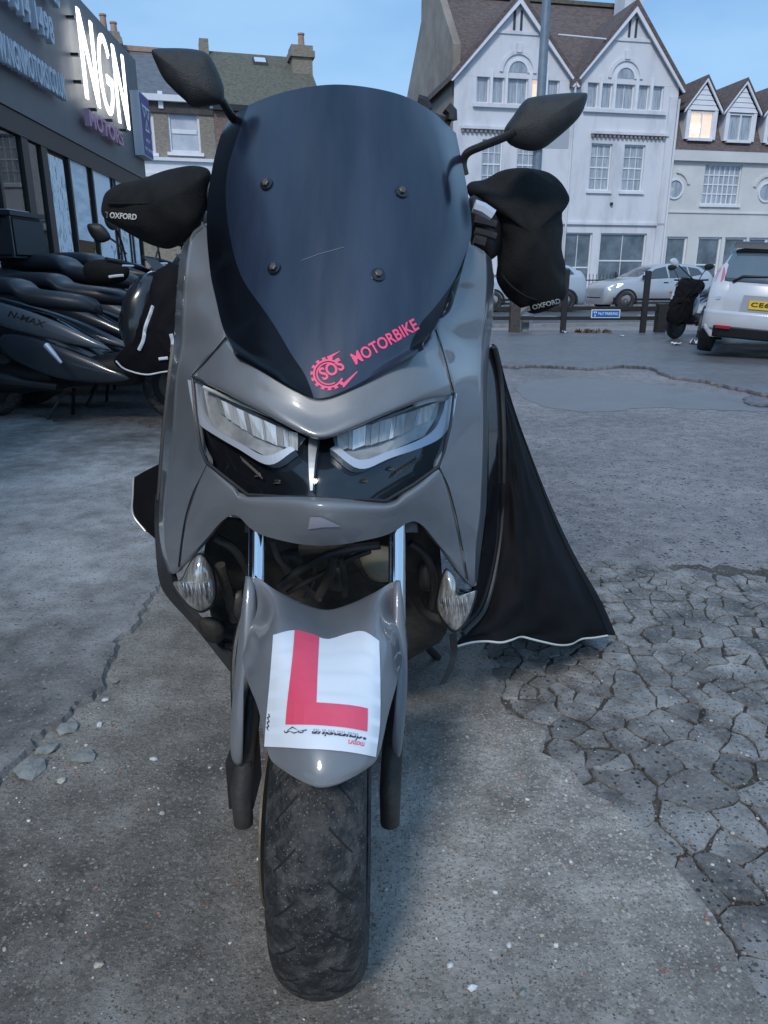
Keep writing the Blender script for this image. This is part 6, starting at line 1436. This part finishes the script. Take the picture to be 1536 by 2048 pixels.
# lettering on the nearest scooter's flank panel
v, f = text2d('N-MAX', .02, .4); H = v[:, 1].max()
from mathutils.bvhtree import BVHTree
tp = [c for c in row_things[0].children if c.name.startswith('tail_panel') and min(v_.co.y for v_ in c.data.vertices) < -.15][0]
b_ = bmesh.new(); b_.from_mesh(tp.data); bv = BVHTree.FromBMesh(b_); V = []
for x, y in v:
    hx_, hz_ = -.36 + x * .26, .672 - x * .075 + y / H * .042; h_ = bv.ray_cast(Vector((hx_, -1, hz_)), Vector((0, 1, 0))); V.append((hx_, (h_[0].y if h_[0] is not None else -.2) - .002, hz_))
b_.free()
o = bpy.data.objects.new('lettering', mesh_data('lettering', V, f, m_black2)); COL.objects.link(o); o.parent = row_things[0]
mi_ = inflate('mirror', [(174, 450), (190, 447), (206, 451), (222, 476), (200, 486), (182, 472)], 6.0, .03, .02, m_black2, row_things[0], n=3, rings=6)
mb = MB(); mb.tube(spline([P(216, 474, 6.0), P(236, 488, 6.0), P(252, 508, 5.98)], 4), .009, 6); mb.build('mirror_stalk', m_black2, row_things[0], True)
mb = MB(); mb.tube([P(92, 690, 5.15), P(106, 706, 5.13), P(123, 726, 5.12)], [.022, .018, .010], 8); mb.build('footpeg', m_satin, row_things[0], True)
# black top box on the third
tb = thing('top_box', 'square black aluminium-edged top box on the third parked scooter', 'top box', (XX[2] - .95, YY[2] + .06, 1.2), R(-8)); tb.scale = (1.15, 1.2, 1.15)
def local_part(name, mb, mats, parent, smooth=False):
    o = bpy.data.objects.new(name, mesh_data(name, mb.v, mb.f, mats, mb.m, smooth, 35 if smooth else None)); COL.objects.link(o); o.parent = parent; return o
bmx = bmesh.new(); bmesh.ops.create_cube(bmx, size=1); bmesh.ops.scale(bmx, vec=(.40, .42, .30), verts=bmx.verts); bmesh.ops.translate(bmx, vec=(0, 0, .15), verts=bmx.verts); bmesh.ops.bevel(bmx, geom=bmx.edges[:], offset=.025, segments=3, affect='EDGES')
mb = MB(); bmx.verts.index_update(); mb.add([tuple(v.co) for v in bmx.verts], [tuple(v.index for v in f_.verts) for f_ in bmx.faces]); bmx.free(); local_part('case', mb, mat('black top box shell', (.035, .038, .045), .5, bump=.1), tb)
mb = MB(); mb.box((-.205, -.215, .30), (.205, .215, .335)); local_part('lid', mb, m_seatv, tb)
mb = MB(); mb.box((-.13, -.13, .336), (.13, .13, .350)); local_part('lid_plate', mb, m_satin, tb)
for sx in (-.1, .1):
    mb = MB(); mb.box((sx - .025, -.232, .24), (sx + .025, -.214, .33)); local_part('latch', mb, m_black2, tb)
for sx in (-.19, .19):
    mb = MB(); mb.box((sx - .012, -.222, .0), (sx + .012, -.212, .29)); local_part('edge_strip', mb, m_mid, tb)
# leg cover and muff of the nearest parked scooter
lc = thing('leg_cover', 'black leg cover with white reflective stripe on the nearest parked scooter', 'leg cover', tuple(P(300, 745, 5.5)))
oc = [(352, 528), (322, 535), (306, 558), (296, 600), (280, 640), (268, 680), (240, 706), (228, 722), (250, 742), (290, 754), (325, 748), (372, 742), (385, 640), (376, 560)]
cv = inflate('drape', oc, 5.12, .08, .5, m_nylon, lc, n=4, rings=8, power=.7, wrinkle=.006)
def on_front(shell, pts, r, name, m, parent):
    from mathutils.bvhtree import BVHTree
    b_ = bmesh.new(); b_.from_mesh(shell.data); bv = BVHTree.FromBMesh(b_); out = []
    for q in spline(pts, 5):
        d = Vector(ray(*q)).normalized(); h = bv.ray_cast(Vector(ORG), d)
        if h[0] is not None: out.append(h[0] - d * .004)
    b_.free()
    if len(out) > 2: mb = MB(); mb.tube(out, r, 6); mb.build(name, m, parent, True)
m_refw = mat('white reflective tape', (.72, .74, .78), .4)
on_front(cv, [(306, 612), (300, 630), (291, 655), (287, 680), (278, 700)], .013, 'reflective_stripe', m_refw, lc)
on_front(cv, [(232, 722), (250, 738), (290, 749), (325, 744), (360, 739)], .006, 'reflective_hem', m_refw, lc)
on_front(cv, [(342, 668), (346, 685), (344, 704)], .014, 'reflective_patch', m_refw, lc)
on_front(cv, [(318, 718), (336, 716)], .011, 'reflective_patch', m_refw, lc)
mf = thing('handlebar_muff', 'black handlebar muff with a white tag on a parked scooter', 'muff', tuple(P(212, 548, 5.9)))
sh = inflate('shell', [(166, 545), (172, 526), (196, 519), (230, 520), (252, 528), (259, 546), (248, 562), (216, 570), (184, 564)], 5.95, .08, .12, m_cloth, mf, n=4, rings=7, power=.6)
on_front(sh, [(218, 554), (232, 552), (247, 551)], .011, 'tag', m_refw, mf)

# ------------------------------------------------------------------ moped by the fence on the right
mo = make_scooter(m_wht, m_wht, m_black2, 'white-tailed moped with black front cover parked beside the fence', None, True)
mo.name = 'moped'; mo['label'] = 'white-tailed moped with black front cover parked by the fence'
if 'group' in mo: del mo['group']
mp = P(1393, 690, 13.2); mo.location = (mp[0] + .18, 13.6, .035); mo.rotation_euler = (0, 0, R(212))
mc = thing('moped_cover', 'black weather cover hung over the front of the moped', 'cover', (mp[0] - .3, 13.1, .3))
inflate('drape', [(1356, 566), (1376, 558), (1404, 562), (1408, 578), (1390, 596), (1380, 640), (1362, 648), (1334, 644), (1340, 608), (1350, 586)], 12.9, .07, .22, m_nylon, mc, n=4, rings=7, power=.6, wrinkle=.018)
mb = MB(); mb.tube(spline([P(1388, 560, 12.8), P(1372, 545, 12.8), P(1357, 530, 12.8)], 4), .010, 6); mb.build('mirror_stalk', m_black2, mo, True); inflate('mirror', [(1340, 520), (1350, 516), (1357, 524), (1354, 532), (1343, 529)], 12.75, .02, .02, m_wht, mo, n=3, rings=4)

# ------------------------------------------------------------------ cars
def car(name, label, loc, rz, st, paint, zb=.2, wheel=(1.25, -1.25, .31), glass=None, cab=(4, 8), group=None, rx=0.):
    """st: stations (x, top, belt, half width), front to back; local +X is forward"""
    t = thing(name, label, 'car', loc, rz, group); t.rotation_euler = (rx, 0, rz)
    stS = np.array(spline(st, 4)); ringn = 15
    def sec(x, top, belt, w):
        wr = w * (.70 if top - belt > .25 else .86 + (.25 - max(top - belt, 0)) * .1); k = top - belt
        half = [(0, zb), (w * .86, zb), (w * .97, zb + .10), (w, (zb + belt) / 2), (w * .985, belt - .04), (w * .965, belt), (wr + (w * .965 - wr) * .28, belt + k * .72), (wr, belt + k * .90), (wr * .8, top - .015 * min(1, k * 3)), (wr * .4, top), (0, top + .008)]
        return half
    V, F = [], []; H = [sec(*q) for q in stS]; nh = len(H[0])
    for q, h in zip(stS, H):
        for y, z in h: V.append((q[0], y, z))
        for y, z in h[1:-1]: V.append((q[0], -y, z))
    n = nh + nh - 2
    ringidx = list(range(nh)) + list(range(2 * nh - 3, nh - 1, -1))     # up the left, down the right
    for i in range(len(stS) - 1):
        for a, b in zip(ringidx, ringidx[1:] + ringidx[:1]): F.append((i * n + a, i * n + b, (i + 1) * n + b, (i + 1) * n + a))
    F += [tuple(ringidx)[::-1], tuple((len(stS) - 1) * n + a for a in ringidx)]
    o = bpy.data.objects.new('body', mesh_data('body', V, F, paint, None, True, 40)); COL.objects.link(o); o.parent = t
    def yside(x, z):
        q = [np.interp(x, stS[::-1, 0], stS[::-1, c]) for c in range(4)]; h = sec(*q); zz = [p[1] for p in h[4:9]]; yy = [p[0] for p in h[4:9]]; return np.interp(z, zz, yy) if z > h[4][1] else np.interp(z, [p[1] for p in h[1:5]], [p[0] for p in h[1:5]])
    def topz(x, fy):
        q = [np.interp(x, stS[::-1, 0], stS[::-1, c]) for c in range(4)]; h = sec(*q); wr = h[7][0]; return np.interp(abs(fy), [0, h[9][0], h[8][0], h[7][0]], [h[10][1], h[9][1], h[8][1], h[7][1]]), wr
    def part(nm, V, F, m, parent=t, smooth=False):
        o = bpy.data.objects.new(nm, mesh_data(nm, V, F, m, None, smooth)); COL.objects.link(o); o.parent = parent; return o
    for x in wheel[:2]:
        for sg in (-1, 1):
            w_ = yside(x, .45) + .035; r = wheel[2]
            mb = MB(); mb.lathe([(sg * (w_ - .02), r * .62), (sg * (w_ - .005), r * .7), (sg * (w_ - .01), r * .93), (sg * (w_ - .05), r), (sg * (w_ - .19), r), (sg * (w_ - .22), r * .6)], 32, 'Y', (x, 0, r)); tw_ = part('wheel', mb.v, mb.f, m_tyre, smooth=True)
            mb = MB(); mb.lathe([(sg * (w_ - .06), .02), (sg * (w_ - .03), r * .2), (sg * (w_ - .05), r * .3), (sg * (w_ - .025), r * .62), (sg * (w_ - .10), r * .62), (sg * (w_ - .10), .02)], 24, 'Y', (x, 0, r)); part('rim', mb.v, mb.f, m_cast, tw_, True)
            mb = MB(); ro = r * 1.22      # dark arch lining
            for k in range(12):
                a0, a1 = math.pi * (-.08 + 1.16 * k / 12), math.pi * (-.08 + 1.16 * (k + 1) / 12); yo = sg * (w_ + .012)
                mb.hexa([(x + ra_ * math.cos(a), y_, r + ra_ * math.sin(a)) for y_ in (yo, sg * (w_ - .16)) for ra_, a in ((r * 1.02, a0), (ro, a0), (ro, a1), (r * 1.02, a1))])
            part('wheel_arch', mb.v, mb.f, m_black2)
    return t, part, yside, topz, stS
m_silver = mat('silver car paint', (.46, .47, .50), .25, metal=.35, coat=.7, col2=(.50, .51, .54), nscale=3)
m_palecar = mat('pale blue car paint', (.40, .46, .52), .25, coat=.8)
m_whitecar = mat('pale silver-white car paint', (.50, .52, .56), .22, coat=.9, col2=(.54, .56, .60), nscale=2)
m_cglass = mat('tinted car glass', (.05, .065, .08), .04, spec=.9, coat=.4)
m_head = mat('lit headlamp', (.9, .95, 1), .1, emit=(.95, .97, 1.), estr=3.5)
def side_poly(part, yside, pts, nm, m, off=.022, both=True):
    for sg in ((-1, 1) if both else (-1,)):
        ol = spline(pts, 3, True) if len(pts) > 6 else np.array(pts, float)
        V = [(x, sg * (yside(x, z) + off), z) for x, z in ol]; n = len(V); V += [(x, sg * (yside(x, z) - .01), z) for x, z in ol]
        F = [tuple(range(n)) if sg < 0 else tuple(range(n))[::-1]] + [(i, (i + 1) % n, n + (i + 1) % n, n + i) for i in range(n)]
        part(nm, V, F, m)
def top_glass(part, topz, x0, x1, nm, m, k=.9, off=.007, nx=8, ny=10):
    V, F = [], []
    for i in range(nx + 1):
        x = x0 + (x1 - x0) * i / nx; _, wr = topz(x, 0)
        for j in range(ny + 1): y = (2 * j / ny - 1) * wr * k; V.append((x, y, topz(x, y)[0] + off))
    F = [(i * (ny + 1) + j, i * (ny + 1) + j + 1, (i + 1) * (ny + 1) + j + 1, (i + 1) * (ny + 1) + j) for i in range(nx) for j in range(ny)]
    o = part(nm, V, F, m, smooth=True)
suv_st = [(2.07, .58, .50, .58), (2.02, .80, .72, .72), (1.75, .96, .88, .84), (1.25, 1.05, .97, .88), (.92, 1.10, 1.01, .89), (.25, 1.46, 1.03, .89), (-.2, 1.56, 1.05, .89), (-.9, 1.57, 1.08, .89), (-1.5, 1.49, 1.12, .88), (-1.88, 1.26, 1.12, .85), (-2.03, .98, .92, .80), (-2.07, .6, .52, .72)]
def make_suv(label, px, py, Y, paint, name='parked_car', flip=180):
    c = P(px, py, Y)
    t, part, ys, tz, _ = car(name, label, (c[0], Y, .04), R(flip) + FA, suv_st, paint, .22, (1.30, -1.30, .335))
    side_poly(part, ys, [(.72, 1.07), (.20, 1.39), (-.18, 1.47), (-.22, 1.10)], 'front_side_window', m_cglass)
    side_poly(part, ys, [(-.27, 1.10), (-.27, 1.475), (-.95, 1.47), (-1.02, 1.13)], 'rear_side_window', m_cglass)
    side_poly(part, ys, [(-1.07, 1.15), (-1.02, 1.46), (-1.40, 1.40), (-1.55, 1.22)], 'quarter_window', m_cglass)
    side_poly(part, ys, [(1.25, .27), (1.0, .42), (-1.0, .42), (-1.25, .27)], 'sill_cladding', m_black2)
    side_poly(part, ys, [(1.94, .78), (1.62, .90), (1.45, .90), (1.62, .80), (1.90, .70)], 'headlight', m_head, .008)
    side_poly(part, ys, [(-.05, .93), (-.05, .96), (-.22, .96), (-.22, .93)], 'door_handle', m_black2, .02)
    top_glass(part, tz, .84, .28, 'windscreen', m_cglass); top_glass(part, tz, -1.56, -1.84, 'rear_window', m_cglass)
    for sg in (-1, 1):
        V = [(.72 + a, sg * (ys(.72, 1.05) + b), 1.06 + c_) for a, b, c_ in ((-.06, .02, 0), (.05, .02, 0), (.06, .20, 0), (-.03, .20, 0), (-.06, .02, .11), (.04, .02, .12), (.05, .20, .12), (-.03, .20, .12))]; part('door_mirror', V, [(0, 3, 2, 1), (4, 5, 6, 7), (0, 1, 5, 4), (1, 2, 6, 5), (2, 3, 7, 6), (3, 0, 4, 7)], m_black2)
    V = [(2.05, -.5, .28), (2.05, .5, .28), (1.7, .86, .28), (1.7, -.86, .28), (2.075, -.5, .46), (2.075, .5, .46), (1.72, .865, .46), (1.72, -.865, .46)]; part('front_bumper', V, [(0, 3, 2, 1), (4, 5, 6, 7), (0, 1, 5, 4), (1, 2, 6, 5), (2, 3, 7, 6), (3, 0, 4, 7)], m_black2)
    return t
make_suv('silver crossover car with headlight on, stopped on the road facing left', 1292, 620, 27.0, m_silver)
make_suv('pale blue car on the road ahead of the silver crossover', 1040, 618, 26.2, m_palecar)
# small white hatchback, seen from behind
sp_st = [(1.80, .60, .52, .55), (1.74, .78, .70, .68), (1.45, .92, .84, .77), (1.05, 1.02, .93, .79), (.85, 1.08, .96, .80), (.25, 1.44, .98, .80), (-.2, 1.52, 1.0, .80), (-.9, 1.52, 1.03, .80), (-1.35, 1.47, 1.04, .79), (-1.50, 1.42, 1.04, .785), (-1.70, 1.02, .96, .77), (-1.77, .80, .72, .76), (-1.79, .5, .45, .72)]
hdg = R(27); rc = np.array((4.86, 9.55)); cen = rc + 1.78 * np.array((math.sin(hdg), math.cos(hdg)))
t, part, ys, tz, stS = car('hatchback', 'small pale hatchback with yellow plate seen from behind at the right edge', (cen[0], cen[1], .03), R(90) - hdg, sp_st, m_whitecar, .26, (1.2, -1.2, .29), rx=R(4)); t.scale = (1, 1, .94)
side_poly(part, ys, [(.72, 1.03), (.22, 1.36), (-.2, 1.43), (-.25, 1.05)], 'front_side_window', m_cglass)
side_poly(part, ys, [(-.30, 1.06), (-.30, 1.43), (-.9, 1.43), (-1.15, 1.12)], 'rear_side_window', m_cglass)
top_glass(part, tz, .80, .28, 'windscreen', m_cglass)
# tail: outlines given on the back (y to car's left is +), depth from the body ends
def xback(y, z):
    zs = [.26, .45, .5, .80, 1.02, 1.42, 1.47, 1.52]; xs = [-1.74, -1.79, -1.795, -1.775, -1.70, -1.50, -1.36, -1.2]; return np.interp(z, zs, xs) + .10 * (abs(y) / .76) ** 3
def back_poly(nm, pts, m, off=.012, n=4, parent=None, sm=True):
    ol = spline(pts, n, True) if sm else np.array(pts, float); off += .035; V = [(xback(y, z) - off, y, z) for y, z in ol]; k = len(V); V += [(xback(y, z) + .03, y, z) for y, z in ol]
    return part(nm, V, [tuple(range(k))] + [(i, (i + 1) % k, k + (i + 1) % k, k + i) for i in range(k)], m, parent or t)
def back_patch(nm, y0, y1, z0, z1, m, off, ny=14, nz=6, taper=0.):
    V, F = [], []
    for i in range(nz + 1):
        z = z0 + (z1 - z0) * i / nz; s_ = 1 - taper * i / nz
        for j in range(ny + 1): y = (y0 + (y1 - y0) * j / ny) * s_; V.append((xback(y, z) - off, y, z))
    F = [(a * (ny + 1) + b, a * (ny + 1) + b + 1, (a + 1) * (ny + 1) + b + 1, (a + 1) * (ny + 1) + b) for a in range(nz) for b in range(ny)]
    o = part(nm, V, F, m, smooth=True); o.modifiers.new('t', 'SOLIDIFY').thickness = .02; return o
m_rglass = mat('sky-lit rear glass', (.10, .13, .16), .03, spec=1., coat=1.)
back_patch('hatch', -.74, .74, .52, 1.04, m_whitecar, .02, taper=.04)
back_patch('rear_bumper', -.765, .765, .36, .62, m_whitecar, .07)
back_patch('rear_window', -.68, .68, 1.0, 1.40, m_rglass, .03, taper=.16)
back_patch('bumper_valance', -.62, .62, .27, .42, m_black2, .082)
sp_ = MB(); sp_.hexa([(-1.62, -.58, 1.44), (-1.62, .58, 1.44), (-1.2, .60, 1.50), (-1.2, -.60, 1.50), (-1.60, -.56, 1.49), (-1.60, .56, 1.49), (-1.2, .58, 1.545), (-1.2, -.58, 1.545)]); part('roof_spoiler', sp_.v, sp_.f, m_black2)
m_tl = mat('pink-red tail lamp', (.55, .16, .22), .15, coat=.6)
for sg in (-1, 1):
    back_poly('tail_lamp', [(sg * .72, .96), (sg * .64, 1.0), (sg * .62, 1.10), (sg * .66, 1.20), (sg * .70, 1.12)], m_tl, .03)
    back_poly('rear_reflector', [(sg * .60, .385), (sg * .42, .385), (sg * .42, .425), (sg * .60, .425)], m_redl, .10, sm=False)
    back_poly('round_lamp', [(sg * (.65 + .045 * math.cos(a)), .80 + .045 * math.sin(a)) for a in np.linspace(0, 2 * math.pi, 9)[:-1]], m_satin, .03)
back_poly('plate_recess', [(.36, .62), (-.36, .62), (-.34, .84), (.34, .84)], mat('grey plate recess', (.30, .31, .34), .4), .026, sm=False)
pl = back_poly('number_plate', [(.26, .665), (-.26, .665), (-.26, .775), (.26, .775)], mat('yellow plate', (.78, .50, .03), .45), .034, sm=False)
v, f = text2d('CE61 JJZ', .012, 0, 1.05); H = v[:, 1].max(); n_ = len(v)
part('plate_lettering', [(xback(0, .72) - .0745, .235 - .47 * x, .682 + y / H * .076) for x, y in v], [tuple(q[::-1]) for q in f], m_black2, pl)
mb = MB(); mb.tube([(xback(0, 1.06) - .05, .50, 1.0), (xback(0, 1.06) - .055, .40, 1.08), (xback(0, 1.06) - .03, -.25, 1.10)], [.02, .016, .009], 8); part('rear_wiper', mb.v, mb.f, m_black2, smooth=True)
back_poly('badge', [(.075, .925), (-.075, .925), (-.075, .945), (.075, .945)], m_satin, .03, sm=False)
